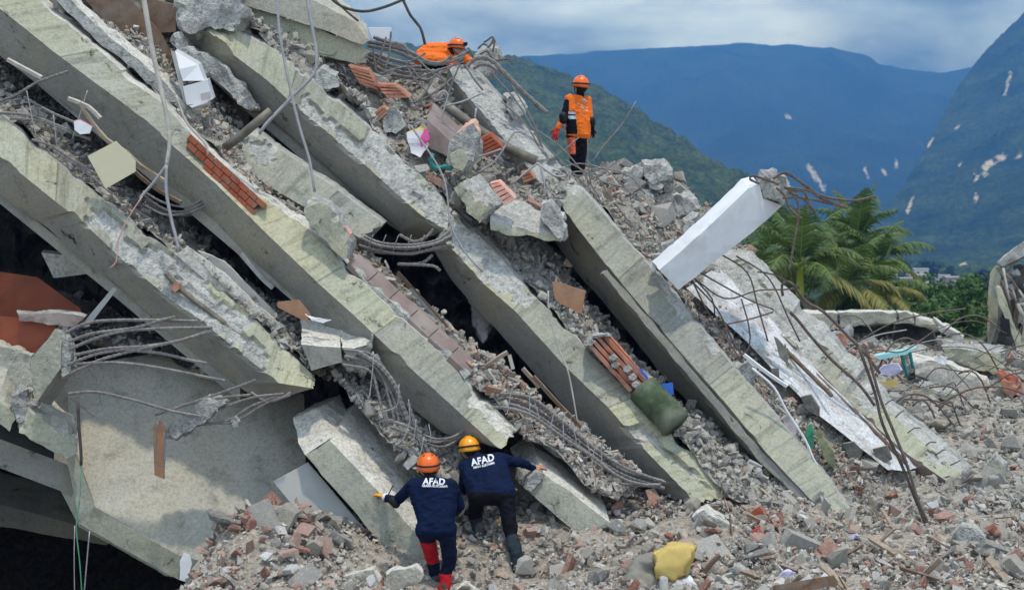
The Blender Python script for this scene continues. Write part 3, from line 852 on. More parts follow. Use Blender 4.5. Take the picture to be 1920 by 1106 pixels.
# fallen slab surface behind the outer beam, its white wall and ridge
wallr = thing('fallen_wall', P(1700, 890, 19.5), 'fallen wall with flaking white paint on the right slope', 'wall')
lump('painted_plaster', [(1340, 585), (1392, 575), (1480, 658), (1581, 747), (1640, 815), (1700, 882), (1664, 880), (1534, 776), (1455, 700), (1400, 640)], 19.13, (24, -6, 0.4), [M_WHITEWALL, M_WHITEWALL, M_BROKEN], parent=wallr, res=0.10, amp=0.012, dvar=[0.2, 0.9, 0.75, 0.5, 0.1, -0.25, -0.45, -0.2, -0.05, 0.25])
lump('painted_plaster', [(1286, 540), (1330, 510), (1392, 574), (1348, 596)], 19.6, (20, -6, 0.4), [M_WHITEWALL, M_WHITEWALL, M_BROKEN], parent=wallr, res=0.08, amp=0.03, dvar=[-0.2, 0.6, 0.4, 0.0])
ridge = beam('ridge_beam', [(1330, 470), (1400, 490), (1440, 540), (1500, 600), (1560, 660), (1640, 745), (1720, 820), (1800, 885), (1862, 932)],
             [(1310, 498), (1370, 540), (1420, 590), (1480, 640), (1540, 700), (1620, 780), (1700, 850), (1780, 905), (1842, 940)],
             [(1300, 505), (1360, 550), (1405, 600), (1465, 655), (1520, 712), (1600, 795), (1680, 862), (1760, 915), (1825, 948)],
             20.7, 18.8, 'long crumbling ridge beam with stirrups at the far right of the pile', strip=26, seed=12.0, sdepth=0.15, chip=14,
             mats=[M_FACE, M_CRUMB, M_TILE, M_BROKEN], spall=[(0.0, 0.42, 0.0, 1.0, 0.8), (0.5, 0.62, 0.3, 1.0, 0.7), (0.8, 0.84, 0.2, 1.0, 0.8)])
for k, (a, b_) in enumerate([((1402, 590), (1560, 742)), ((1414, 592), (1700, 868))]):
    tube('frame_bar', [P(a[0], a[1], 20.3), P((a[0] + b_[0]) / 2, (a[1] + b_[1]) / 2 - 2, 19.7), P(b_[0], b_[1], 19.0)], 0.03, M_WOODD, ridge, sides=4, step=0.5)

# ------------------------------------------------------------------ beds of debris inside the pile
def patch(c, nu, nv, amp, freq=1.6, seed=0.0):
    """surface between two pixel polylines (front, back), each with depth; returns grid points"""
    ts = np.linspace(0, 1, nu)
    a = resample(c[0], ts); b_ = resample(c[1], ts)
    g = np.zeros((nv, nu, 3))
    for j in range(nv):
        v = j / (nv - 1)
        for i in range(nu):
            q = a[i] * (1 - v) + b_[i] * v
            p = P(q[0], q[1], q[2])
            h = amp * fbm(p * freq + Vector((seed, 0, 0)), 5)
            g[j, i] = (p.x, p.y, p.z + h)
    return g


def grid_faces(nv, nu):
    ii = np.arange(nv * nu).reshape(nv, nu)
    return np.stack([ii[:-1, :-1], ii[:-1, 1:], ii[1:, 1:], ii[1:, :-1]], -1).reshape(-1, 4)


BEDS = {}


def bed(key, front, back, label, m=None, amp=0.16, nu=110, nv=26, seed=0.0):
    g = patch((front, back), nu, nv, amp, seed=seed)
    o = mk('debris_bed', g.reshape(-1, 3), grid_faces(nv, nu), m or M_GRIT)
    tag(o, label, 'debris', kind='stuff')
    BEDS[key] = g


bed('AB', [(-40, 190, 17.3), (0, 212, 17.3), (187, 366, 17.0), (334, 476, 16.8), (485, 600, 16.6), (590, 700, 16.5)],
    [(-40, 80, 19.4), (40, 125, 19.4), (190, 262, 19.0), (285, 360, 18.8), (370, 438, 18.6), (520, 575, 18.0), (650, 670, 17.6)], 'grey debris packed between the two lower left beams', seed=1)
bed('BC', [(150, 50, 17.9), (304, 188, 17.7), (468, 348, 17.4), (617, 460, 17.1), (781, 615, 16.8), (968, 800, 16.5), (1150, 940, 16.2)],
    [(330, 60, 20.0), (430, 205, 19.6), (530, 320, 19.3), (645, 432, 18.6), (812, 586, 18.0), (1015, 752, 17.6), (1215, 905, 17.0)], 'debris lying on the long beam inside the dark gap', seed=2)
bed('CF', [(400, 40, 19.2), (502, 80, 19.0), (634, 186, 18.8), (747, 290, 18.5), (850, 392, 18.3), (1050, 400, 18.6)],
    [(500, 40, 21.0), (640, 100, 21.0), (760, 135, 21.2), (850, 150, 21.2), (960, 280, 20.6), (1070, 345, 20.0)], 'broken concrete and brick heaped below the summit', M_GRIT, amp=0.3, nu=90, nv=40, seed=3)
bed('DE', [(880, 420, 18.6), (1000, 548, 18.0), (1112, 664, 17.7), (1265, 812, 17.3), (1366, 925, 17.0), (1450, 950, 17.0)],
    [(1000, 432, 20.4), (1065, 508, 20.0), (1150, 634, 19.2), (1310, 775, 18.6), (1440, 888, 18.3), (1560, 960, 17.9)], 'debris in the dark gap under the outer beam', seed=4)
bed('RF', [(1072, 350, 20.0), (1146, 414, 19.8), (1294, 592, 19.25), (1450, 782, 18.65), (1602, 966, 18.1)],
    [(1130, 315, 23.2), (1270, 330, 23.0), (1420, 500, 21.7), (1620, 720, 20.4), (1870, 935, 19.5)], 'gravelly debris covering the fallen slab on the right', M_GRIT, amp=0.22, nu=120, nv=50, seed=5)
bed('JB', [(612, 700, 16.7), (680, 770, 16.4), (760, 870, 16.1), (850, 960, 15.9)],
    [(690, 655, 17.6), (780, 740, 17.3), (860, 830, 16.9), (940, 930, 16.6)], 'crushed concrete between the leaning slab and the long beam', amp=0.22, nu=60, seed=6)
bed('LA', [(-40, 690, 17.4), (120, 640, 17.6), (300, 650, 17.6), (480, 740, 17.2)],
    [(-40, 560, 19.6), (120, 560, 19.6), (300, 610, 19.2), (520, 730, 18.4)], 'debris darkened for shade behind the bent rebar at left', M_DARKC, amp=0.2, nu=60, seed=7)

# darkened core behind all the beams, closed to keep light out of gaps
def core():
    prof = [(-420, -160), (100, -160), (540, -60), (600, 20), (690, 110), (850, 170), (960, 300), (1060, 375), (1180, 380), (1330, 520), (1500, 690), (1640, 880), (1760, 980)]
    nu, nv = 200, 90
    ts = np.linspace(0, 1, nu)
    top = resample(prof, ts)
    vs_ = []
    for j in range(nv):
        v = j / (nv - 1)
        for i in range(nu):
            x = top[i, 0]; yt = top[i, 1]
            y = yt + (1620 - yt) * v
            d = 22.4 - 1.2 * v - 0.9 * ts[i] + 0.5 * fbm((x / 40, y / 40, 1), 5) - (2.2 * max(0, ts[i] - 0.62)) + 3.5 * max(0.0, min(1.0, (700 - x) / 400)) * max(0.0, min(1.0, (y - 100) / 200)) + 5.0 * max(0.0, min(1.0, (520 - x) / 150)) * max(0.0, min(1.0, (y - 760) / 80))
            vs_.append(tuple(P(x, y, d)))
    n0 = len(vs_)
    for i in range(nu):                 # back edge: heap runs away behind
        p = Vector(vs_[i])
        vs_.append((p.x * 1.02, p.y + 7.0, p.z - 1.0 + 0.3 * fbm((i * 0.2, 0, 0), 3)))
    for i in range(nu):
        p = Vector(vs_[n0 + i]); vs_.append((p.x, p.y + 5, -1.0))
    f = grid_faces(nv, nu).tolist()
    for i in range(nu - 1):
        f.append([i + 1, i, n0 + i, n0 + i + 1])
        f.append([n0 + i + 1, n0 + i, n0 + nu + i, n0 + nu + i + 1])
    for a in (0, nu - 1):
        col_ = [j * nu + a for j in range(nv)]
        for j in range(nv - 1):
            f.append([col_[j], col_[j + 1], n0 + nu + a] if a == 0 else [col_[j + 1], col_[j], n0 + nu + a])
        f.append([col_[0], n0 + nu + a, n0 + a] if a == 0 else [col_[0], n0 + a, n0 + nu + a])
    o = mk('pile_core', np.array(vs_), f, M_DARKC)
    tag(o, 'crushed interior of the collapsed building, darkened for shade', 'debris', kind='stuff')


core()
# left end of the building outside the frame: floors that shade the gaps
def floor_plate(front, back, thick, label):
    bm = bmesh.new()
    q = [P(*c) for c in front + back[::-1]]
    a = [bm.verts.new(p) for p in q]; b_ = [bm.verts.new(p - Vector((0, 0, thick))) for p in q]
    bm.faces.new(a); bm.faces.new(b_[::-1])
    n = len(a)
    for i in range(n):
        bm.faces.new([a[(i + 1) % n], a[i], b_[i], b_[(i + 1) % n]])
    bmesh.ops.recalc_face_normals(bm, faces=bm.faces)
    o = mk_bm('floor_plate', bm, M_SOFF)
    return tag(o, label, 'slab')


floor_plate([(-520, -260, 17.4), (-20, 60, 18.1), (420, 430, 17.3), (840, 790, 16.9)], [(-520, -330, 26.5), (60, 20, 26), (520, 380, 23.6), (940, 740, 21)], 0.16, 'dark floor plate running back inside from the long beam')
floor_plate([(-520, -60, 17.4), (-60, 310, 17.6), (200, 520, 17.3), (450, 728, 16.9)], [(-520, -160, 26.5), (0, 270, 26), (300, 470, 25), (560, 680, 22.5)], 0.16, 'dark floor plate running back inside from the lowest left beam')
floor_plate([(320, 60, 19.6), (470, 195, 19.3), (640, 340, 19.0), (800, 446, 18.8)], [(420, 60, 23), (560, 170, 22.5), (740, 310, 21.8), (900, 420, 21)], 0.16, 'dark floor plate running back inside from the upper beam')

floor_plate([(-520, 700, 16.6), (-60, 800, 16.75), (120, 868, 16.75), (330, 1000, 16.9)], [(-520, 640, 32), (0, 690, 32), (260, 760, 30), (560, 900, 24)], 0.35, 'floor plate added to shade the basement void at bottom left')  # overhead slab added to keep the sun out of the pit
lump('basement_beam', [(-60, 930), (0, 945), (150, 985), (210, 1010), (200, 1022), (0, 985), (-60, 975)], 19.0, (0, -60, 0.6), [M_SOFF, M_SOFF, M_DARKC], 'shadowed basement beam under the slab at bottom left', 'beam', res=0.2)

ew = bmesh.new()  # unseen wall added at left to stop sky light leaking into the pit
q0, q1 = P(-430, 553, 16.6), P(-430, 553, 33.5)
c8 = [Vector((q0.x - k, q0.y, z_)) for k in (0, .4) for z_ in (-5.4, 7.5)] + [Vector((q1.x - k, q1.y, z_)) for k in (0, .4) for z_ in (-5.4, 5.0)]
vv = [ew.verts.new(c) for c in c8]
for f_ in ([0, 1, 5, 4], [2, 6, 7, 3], [0, 2, 3, 1], [4, 5, 7, 6], [1, 3, 7, 5], [0, 4, 6, 2]):
    ew.faces.new([vv[i] for i in f_])
bmesh.ops.recalc_face_normals(ew, faces=ew.faces)
tag(mk_bm('shade_wall', ew, M_SOFF), 'unseen wall added to shade the basement void', 'wall')
# ------------------------------------------------------------------ loose rubble
def hull_template(kind, rs):
    bm = bmesh.new()
    if kind == 'chunk':
        asp = (1.0, rs.uniform(0.6, 1.0), rs.uniform(0.45, 0.85)); n = 13
        for _ in range(n):
            v = Vector((rs.gauss(0, 1), rs.gauss(0, 1), rs.gauss(0, 1))).normalized() * rs.uniform(0.72, 1.0)
            bm.verts.new((max(-0.72, min(0.72, v.x)) * asp[0], max(-0.7, min(0.7, v.y)) * asp[1], max(-0.66, min(0.66, v.z)) * asp[2]))
    elif kind == 'shard':
        asp = (1.0, rs.uniform(0.5, 0.9), rs.uniform(0.14, 0.3))
        for sx_ in (-1, 1):
            for sy_ in (-1, 1):
                for sz_ in (-1, 1):
                    bm.verts.new((sx_ * asp[0] * rs.uniform(0.6, 1), sy_ * asp[1] * rs.uniform(0.5, 1), sz_ * asp[2] * rs.uniform(0.7, 1)))
        bm.verts.new((rs.uniform(0.8, 1.1), rs.uniform(-0.3, 0.3), 0))
    else:                                   # splinter
        w, t = rs.uniform(0.08, 0.16), rs.uniform(0.03, 0.06)
        for sx_ in (-1, 1):
            for sy_ in (-1, 1):
                for sz_ in (-1, 1):
                    bm.verts.new((sx_ * rs.uniform(0.85, 1.05), sy_ * w, sz_ * t))
    r = bmesh.ops.convex_hull(bm, input=bm.verts[:])
    bmesh.ops.delete(bm, geom=[g_ for g_ in r['geom_interior'] if isinstance(g_, bmesh.types.BMVert)], context='VERTS')
    bmesh.ops.triangulate(bm, faces=bm.faces[:])
    bm.verts.index_update()
    v = np.array([tuple(q.co) for q in bm.verts]); f = np.array([[q.index for q in fa.verts] for fa in bm.faces])
    bm.free()
    return v, f


rs = random.Random(5)
TEMPL = {k: [hull_template(k, rs) for _ in range(14)] for k in ('chunk', 'shard', 'splinter')}


def rand_rot(n, flat=0.0):
    q = rng.normal(size=(n, 4)); q /= np.linalg.norm(q, axis=1)[:, None]
    if flat:
        q[:, 1:3] *= (1 - flat); q /= np.linalg.norm(q, axis=1)[:, None]
    w, x, y, z = q.T
    return np.stack([np.stack([1 - 2 * (y * y + z * z), 2 * (x * y - z * w), 2 * (x * z + y * w)], -1),
                     np.stack([2 * (x * y + z * w), 1 - 2 * (x * x + z * z), 2 * (y * z - x * w)], -1),
                     np.stack([2 * (x * z - y * w), 2 * (y * z + x * w), 1 - 2 * (x * x + y * y)], -1)], 1)


def stuff(name, pos, size, mat, label, cat='rubble', shard=0.35, flat=0.3):
    """thousands of small pieces joined in one mesh"""
    n = len(pos)
    rot = rand_rot(n, flat)
    V, Fc, off = [], [], 0
    kinds = np.where(rng.random(n) < shard, 1, 0)
    which = rng.integers(0, 14, n)
    for kk, key in ((0, 'chunk'), (1, 'shard')):
        for t in range(14):
            ids = np.where((kinds == kk) & (which == t))[0]
            if not len(ids):
                continue
            v, f = TEMPL[key][t]
            vv = np.einsum('nij,kj->nki', rot[ids], v) * size[ids][:, None, None] + pos[ids][:, None, :]
            ff = f[None] + (np.arange(len(ids)) * len(v))[:, None, None] + off
            V.append(vv.reshape(-1, 3)); Fc.append(ff.reshape(-1, 3)); off += len(ids) * len(v)
    o = mk(name, np.vstack(V), np.vstack(Fc), mat)
    return tag(o, label, cat, kind='stuff')


def on_bed(key, n, lift=0.0, vmin=0.0, vmax=1.0, umin=0.0, umax=1.0):
    g = BEDS[key]
    nv, nu, _ = g.shape
    u = rng.uniform(umin, umax, n) * (nu - 1.001); v = rng.uniform(vmin, vmax, n) * (nv - 1.001)
    i, j = u.astype(int), v.astype(int)
    fu, fv = (u - i)[:, None], (v - j)[:, None]
    p = g[j, i] * (1 - fu) * (1 - fv) + g[j, i + 1] * fu * (1 - fv) + g[j + 1, i] * (1 - fu) * fv + g[j + 1, i + 1] * fu * fv
    p[:, 2] += lift + rng.uniform(-0.02, 0.06, n)
    return p


def on_ground(n, dlo, dhi, xlo, xhi):
    d = dlo * (dhi / dlo) ** rng.random(n)
    x = rng.uniform(xlo, xhi, n)
    X = (x - 960) / F * d
    p = np.stack([X, d, np.zeros(n)], 1)
    keep = ~((x < 345) & (d < 18.5)) & ~((x < 1290) & (d > 17.6)) & ~((x < 545) & (d > 16.3))
    p = p[keep]
    p[:, 2] = mound(p[:, :2]) + rng.uniform(-0.02, 0.075, len(p))
    return p


def sizes(n, lo, hi, k=2.2):
    return lo * (hi / lo) ** (rng.random(n) ** k)


p = on_ground(33000, 13.7, 19.5, 300, 2250)
stuff('rubble_field', p, sizes(len(p), 0.012, 0.085, 2.4), M_RUB_STUFF, 'small mixed rubble covering the ground in front of the pile')
p = on_ground(19000, 17.5, 33, 1250, 2450)
stuff('rubble_field', p, sizes(len(p), 0.02, 0.13), M_RUB_GREY, 'grey rubble covering the slope on the right')
p = np.vstack([on_bed('RF', 7500, 0.02), on_bed('RF', 1600, 0.07, vmax=0.14)])
stuff('rubble_field', p, sizes(len(p), 0.015, 0.075), M_RUB_STUFF, 'small reddish rubble on the fallen slab at right')
p = np.vstack([on_bed('CF', 3400, 0.02)])
stuff('rubble_field', p, sizes(len(p), 0.02, 0.13), M_RUB_GREY, 'broken concrete bits under the rebar tangle near the summit')
p = np.vstack([on_bed('AB', 2600, 0.01), on_bed('AB', 500, 0.05, umin=0.0, umax=0.4)])
stuff('rubble_field', p, sizes(len(p), 0.016, 0.10), M_RUB_GREY, 'dusty rubble on the lowest left beam')
p = np.vstack([on_bed('BC', 1500, 0.01), on_bed('BC', 1300, 0.04, umin=0.0, umax=0.35), on_bed('BC', 2000, 0.03, umin=0.72)])
stuff('rubble_field', p, sizes(len(p), 0.016, 0.10), M_RUB_STUFF, 'dusty rubble on the long beam')
p = on_bed('DE', 3200, 0.02)
stuff('rubble_field', p, sizes(len(p), 0.016, 0.12), M_RUB_GREY, 'dusty rubble on the cracked middle beam')
p = on_bed('JB', 1800, 0.02)
stuff('rubble_field', p, sizes(len(p), 0.016, 0.12), M_RUB_GREY, 'crushed concrete crumbs beside the pale leaning slab')
p = on_bed('LA', 500, 0.02)
stuff('rubble_field', p, sizes(len(p), 0.02, 0.12), M_RUB_GREY, 'shadowed rubble behind the rebar stub')


# pieces one can pick out: each an object of its own, sharing a few meshes
def piece_mesh(kind, i, mat):
    v, f = TEMPL[kind][i]
    bm = bmesh.new()
    vs_ = [bm.verts.new(q) for q in v]
    for q in f:
        bm.faces.new([vs_[a] for a in q])
    bmesh.ops.dissolve_limit(bm, angle_limit=R(7), verts=bm.verts[:], edges=bm.edges[:])
    if kind == 'chunk':
        bmesh.ops.bevel(bm, geom=bm.edges[:], offset=0.055, segments=1, affect='EDGES', clamp_overlap=True)
    me = bpy.data.meshes.new(kind)
    bm.to_mesh(me); bm.free()
    me.materials.append(mat)
    return me


M_WSHARD = rubble_mat('white_plaster_shard', [(0.0, (0.60, 0.59, 0.57)), (1.0, (0.78, 0.77, 0.76))], island=False)
PIECE = {('shard', 'w'): [piece_mesh('shard', i, M_WSHARD) for i in range(14)],
         ('chunk', 'c'): [piece_mesh('chunk', i, M_CHUNK) for i in range(14)],
         ('shard', 'b'): [piece_mesh('shard', i, M_SHARD) for i in range(14)],
         ('shard', 'c'): [piece_mesh('shard', i, M_CHUNK) for i in range(14)],
         ('splinter', 'w'): [piece_mesh('splinter', i, M_WOOD) for i in range(14)],
         ('splinter', 'd'): [piece_mesh('splinter', i, M_WOODD) for i in range(14)]}


FRONT = [(520, 'below the tilted slab'), (700, 'in front of the grey board'), (860, 'round the orange helmeted rescuer'), (1040, 'round the yellow helmeted rescuer'), (1180, 'below the broken beam end'), (1330, 'round the torn cushion'), (1480, 'at the foot of the outer beam'), (1640, 'left of the dark cables'), (1760, 'beside the dark cables'), (9999, 'near the open book')]
SLOPE = [(1640, 'beyond the ridge beam'), (1760, 'right of the dark cables'), (1850, 'under the pale lintel'), (9999, 'by the right edge')]
GAP = [(1060, 'near the brown wooden panel'), (1200, 'behind the hollow brick piece'), (1320, 'beside the mossy column piece'), (9999, 'at the foot of the dark gap')]
TOP = [(700, 'under the wire heap'), (800, 'near the round boulder'), (900, 'near the upright chunk'), (9999, 'by the rough column')]
SIDE = [(720, 'near the cracked floor piece'), (800, 'beside the pale leaning slab'), (9999, 'above the two rescuers')]
ROOF = [(1230, 'near the standing worker'), (1330, 'near the white column'), (1480, 'along the flaking wall'), (9999, 'on the lower slope')]


def where(table, p, s, mid):
    x = 960 + p[0] / p[1] * F
    y = 553 - (p[2] - CZ) / p[1] * F
    for lim, t in table:
        if x < lim:
            return t + (', lower down' if y > mid else ', higher up')
    return ''


def pieces(name, key, pos, size, label, cat, group, flat=0.35, table=None, mid=0, big=0.12):
    rot = rand_rot(len(pos), flat)
    for i in range(len(pos)):
        o = bpy.data.objects.new(name, PIECE[key][int(rng.integers(0, 14))])
        COL.objects.link(o)
        M = Matrix(rot[i].tolist()).to_4x4()
        o.matrix_world = Matrix.Translation(Vector(pos[i])) @ M @ Matrix.Scale(float(size[i]), 4)
        lb = label if table is None else ('large ' if size[i] > big else 'small ') + label + ' ' + where(table, pos[i], size[i], mid)
        tag(o, lb, cat, group)


p = on_ground(210, 13.9, 18.5, 350, 1960); p[:, 2] += 0.03
pieces('concrete_chunk', ('chunk', 'c'), p[:130], sizes(len(p[:130]), 0.07, 0.20, 1.6), 'grey concrete chunk', 'concrete chunk', 'concrete chunks in front of the pile', table=FRONT, mid=1040, big=0.11)
p = on_ground(120, 18.5, 30, 1500, 1990); p[:, 2] += 0.05
pieces('concrete_chunk', ('chunk', 'c'), p[:70], sizes(len(p[:70]), 0.12, 0.34, 1.4), 'grey concrete chunk', 'concrete chunk', 'concrete chunks on the right slope', table=SLOPE, mid=770, big=0.2)
pieces('concrete_chunk', ('chunk', 'c'), on_bed('RF', 34, 0.08), sizes(34, 0.08, 0.22, 1.5), 'concrete chunk on the fallen slab', 'concrete chunk', 'concrete chunks on the fallen slab', table=ROOF, mid=620, big=0.13)
pieces('concrete_chunk', ('chunk', 'c'), on_bed('RF', 26, 0.10, vmin=0.3, umax=0.3), sizes(26, 0.16, 0.42, 1.2), 'broken boulder in the heap', 'concrete chunk', 'boulders heaped behind the white column', table=ROOF, mid=380, big=0.26)
pieces('concrete_chunk', ('chunk', 'c'), on_bed('CF', 30, 0.08), sizes(30, 0.12, 0.30, 1.4), 'summit concrete chunk', 'concrete chunk', 'concrete chunks near the summit', table=TOP, mid=260, big=0.19)
pieces('concrete_chunk', ('chunk', 'c'), on_bed('DE', 22, 0.05), sizes(22, 0.10, 0.24, 1.4), 'concrete chunk under the outer beam', 'concrete chunk', 'concrete chunks under the outer beam', table=GAP, mid=700, big=0.16)
pieces('concrete_chunk', ('chunk', 'c'), on_bed('JB', 14, 0.05), sizes(14, 0.10, 0.22, 1.4), 'crushed concrete chunk', 'concrete chunk', 'concrete chunks beside the leaning slab', table=SIDE, mid=800, big=0.15)
p = on_ground(240, 13.9, 18.5, 350, 1960); p[:, 2] += 0.03
pieces('brick_shard', ('shard', 'b'), p[:120], sizes(len(p[:120]), 0.05, 0.16, 1.5), 'reddish brick shard', 'brick shard', 'brick shards in front of the pile', table=FRONT, mid=1040, big=0.085)
pieces('brick_shard', ('shard', 'b'), on_bed('RF', 55, 0.05), sizes(55, 0.05, 0.13, 1.5), 'reddish brick shard on the fallen slab', 'brick shard', 'brick shards on the fallen slab', table=ROOF, mid=700, big=0.08)
p = on_ground(60, 18.5, 30, 1500, 1990); p[:, 2] += 0.05
pieces('brick_shard', ('shard', 'b'), p[:30], sizes(len(p[:30]), 0.09, 0.24, 1.5), 'reddish brick shard', 'brick shard', 'brick shards on the right slope', table=SLOPE, mid=770, big=0.14)
pieces('brick_shard', ('shard', 'b'), on_bed('CF', 18, 0.07), sizes(18, 0.08, 0.22, 1.5), 'orange brick shard', 'brick shard', 'brick shards near the summit', table=TOP, mid=260, big=0.14)
p = on_ground(120, 13.9, 18.0, 350, 1960); p[:, 2] += 0.04
pieces('plaster_slab', ('shard', 'c'), p[:60], sizes(len(p[:60]), 0.10, 0.24, 1.5), 'flat pale plaster fragment', 'plaster piece', 'plaster fragments in front of the pile', table=FRONT, mid=1040, big=0.15)
p = on_ground(110, 13.9, 19.0, 1100, 1960); p[:, 2] += 0.05
pieces('wood_splinter', ('splinter', 'w'), p[:24], sizes(len(p[:24]), 0.12, 0.34, 1.6), 'splinter of brown timber', 'wood', 'timber splinters in the rubble', 0.6, table=FRONT, mid=1020, big=0.22)
pieces('wood_splinter', ('splinter', 'd'), p[34:52], sizes(len(p[34:52]), 0.12, 0.36, 1.6), 'dark weathered timber splinter', 'wood', 'dark timber splinters in the rubble', 0.6, table=FRONT, mid=1020, big=0.22)
p = on_ground(110, 13.9, 18.0, 350, 1960); p[:, 2] += 0.05
pieces('white_shard', ('shard', 'w'), p[:46], sizes(len(p[:46]), 0.04, 0.13, 1.6), 'white plaster shard', 'plaster piece', 'white shards in front of the pile', table=FRONT, mid=1040, big=0.075)
p = on_ground(60, 14.5, 17.0, 350, 640); p[:, 2] += 0.05
pieces('brick_shard', ('shard', 'b'), p[:22], sizes(len(p[:22]), 0.06, 0.14, 1.4), 'orange tile shard on the mound', 'brick shard', 'tile shards by the tilted slab', table=FRONT, mid=1020, big=0.09)
# ------------------------------------------------------------------ reinforcing bars, cables, poles
RJ = random.Random(99)


def bars(parent, lst, d, r, m=None, ribs=0.14, step=0.03, name='rebar', jit=0.0):
    for pts in lst:
        if jit:
            ox, oy, od = RJ.uniform(-jit, jit), RJ.uniform(-jit, jit), RJ.uniform(-.12, .12)
            pts = [(p[0] + ox + RJ.uniform(-jit, jit) * .6, p[1] + oy + RJ.uniform(-jit, jit) * .6, (p[2] if len(p) > 2 else 0) + od) for p in pts]
        tube(name, px(pts, d), r, m or M_STEEL, parent, sides=6, ribs=ribs, step=step)


# stub with bent rebar, lower left
stub = thing('column_stub', P(95, 755, 16.0), 'squat grey column stub at left with long bent rebar sticking out', 'column')
lump('concrete', [(57, 674), (104, 616), (116, 640), (114, 690), (70, 752), (60, 738)], 15.9, (26, 8, 0.55), [M_FACE_GREY, M_FACE_GREY, M_SOFF], parent=stub, res=0.06, amp=0.008, edge=0.006)
lump('broken_end', [(106, 618), (122, 628), (136, 660), (132, 700), (118, 706), (114, 660)], 15.95, (6, 4, 0.4), [M_BROKEN, M_CRUMB, M_BROKEN], parent=stub, res=0.035, amp=0.03, freq=9)
bars(stub, [[(122, 624), (160, 607), (200, 601), (280, 600), (370, 602, .1)], [(130, 640), (175, 625), (250, 615), (300, 601), (328, 594)],
            [(130, 655), (180, 634), (230, 621), (300, 616), (398, 614)], [(126, 684), (180, 664), (240, 654), (330, 640), (398, 618)],
            [(142, 665), (200, 654), (262, 650)], [(134, 699), (190, 674), (260, 655), (330, 640, -.05), (398, 621)],
            [(143, 682), (220, 680), (300, 690), (422, 714)], [(235, 656), (300, 662), (360, 676), (388, 681)],
            [(128, 738), (180, 735), (250, 750), (320, 770), (378, 781)]], 15.95, 0.019)
for q in [[(118, 700), (128, 740), (150, 760), (176, 780)], [(132, 650), (150, 670), (175, 706)], [(176, 690), (186, 740), (190, 760)], [(138, 626), (165, 650), (190, 690)]]:
    tube('tie_wire', px(q, 15.98), 0.006, M_STEEL, stub, sides=4)
# below beam A
bars(beamA, [[(295, 818), (400, 772), (470, 746), (532, 738)], [(290, 778), (345, 760), (440, 727), (480, 712)], [(318, 800), (420, 790), (470, 762), (520, 742)], [(300, 822), (380, 795), (440, 790), (500, 755), (545, 740)],
             [(340, 760), (420, 745), (470, 740)], [(470, 735), (500, 752), (530, 745), (545, 735)]], 16.2, 0.016)
bars(beamA, [[(310, 512), (345, 548), (400, 590), (445, 625), (470, 640), (495, 640)]], 16.62, 0.034, M_PIPE, ribs=0.0, name='pipe')
lump('loose_lump', [(304, 818), (330, 790), (380, 752), (410, 745), (422, 757), (400, 780), (350, 812), (318, 826)], 16.1, (8, -6, 0.3), [M_BROKEN, M_BROKEN, M_BROKEN], 'elongated concrete lump hanging in the rebar below the lowest left beam', 'concrete chunk', res=0.05, amp=0.04, freq=6)
# rebar visible in the gap AB at upper left
jb = thing('rebar_bundle', P(60, 200, 17.3), 'dusty rebar bundle poking out between the two left beams', 'rebar')
bars(jb, [[(-20, 198), (30, 178), (70, 155), (128, 134)], [(45, 182), (90, 208), (140, 230)], [(0, 212), (50, 216), (100, 232), (160, 258)], [(20, 222), (80, 228), (130, 248), (170, 262)], [(60, 262), (100, 276), (150, 310), (190, 330)], [(100, 282), (160, 322), (220, 372), (280, 410)]], 17.1, 0.017)
for q in [[(50, 170), (56, 200), (62, 230), (68, 255)], [(100, 215), (104, 250), (106, 275)], [(164, 170), (150, 215), (136, 260)]]:
    tube('tie_wire', px(q, 17.0), 0.007, M_GREYCABLE, jb, sides=4)
# coil of rebar hanging below the brick strip (between A and B)
jc = thing('rebar_bundle', P(340, 395, 17.4), 'coiled dusty rebar hanging below the red brick strip', 'rebar')
bars(jc, [[(270, 360 + k * 7), (310, 384 + k * 6), (350, 390 + k * 4), (386, 372 + k * 5)] for k in range(5)], 17.35, 0.015, jit=5)
# between C2 and D
jd = thing('rebar_bundle', P(760, 466, 17.7), 'curved bundle of thick rebar linking two broken beams at centre', 'rebar')
bars(jd, [[(676, 442 + k * 4, .1), (715, 458 + k * 3), (770, 462 + k * 2.5), (815, 452 + k * 3), (846, 432 + k * 6, .2)] for k in range(6)] + [[(750, 440), (775, 452), (800, 445), (815, 430)], [(745, 492), (790, 492), (812, 476)], [(752, 498), (812, 500), (830, 508)]], 17.6, 0.02, jit=3.5)
for k in range(5):
    x = 694 + k * 24
    tube('tie_wire', px([(x + 6, 440), (x, 455), (x - 5, 472)], 17.55), 0.008, M_STEEL, jd, sides=4)
# between broken beam end and beam D
je = thing('rebar_bundle', P(1080, 850, 16.6), 'long sagging bundle of thick ribbed rebar with pale stirrups below the middle beam', 'rebar')
bars(je, [[(914, 738 + k * 6, .1), (955, 738 + k * 6), (1000, 752 + k * 6), (1050, 788 + k * 6), (1110, 836 + k * 5), (1170, 878 + k * 4), (1245, 902 + k * 3, .1)] for k in range(5)] + [[(1146, 893), (1180, 904), (1236, 908)], [(1150, 912), (1190, 916), (1240, 910)]], 16.55, 0.021, step=0.028, jit=5)
for k, (x, y) in enumerate([(962, 734), (993, 742), (1002, 758), (1040, 780), (1056, 786), (1070, 792), (1120, 832), (1128, 840), (1095, 815)]):
    dx = (k % 3 - 1) * 7
    tube('stirrup', px([(x + 8, y - 14), (x, y - 8), (x + dx, y + 18), (x + dx * 1.5, y + 40), (x + dx - 8, y + 42)], 16.45), 0.008, M_GREYCABLE, je, sides=4)
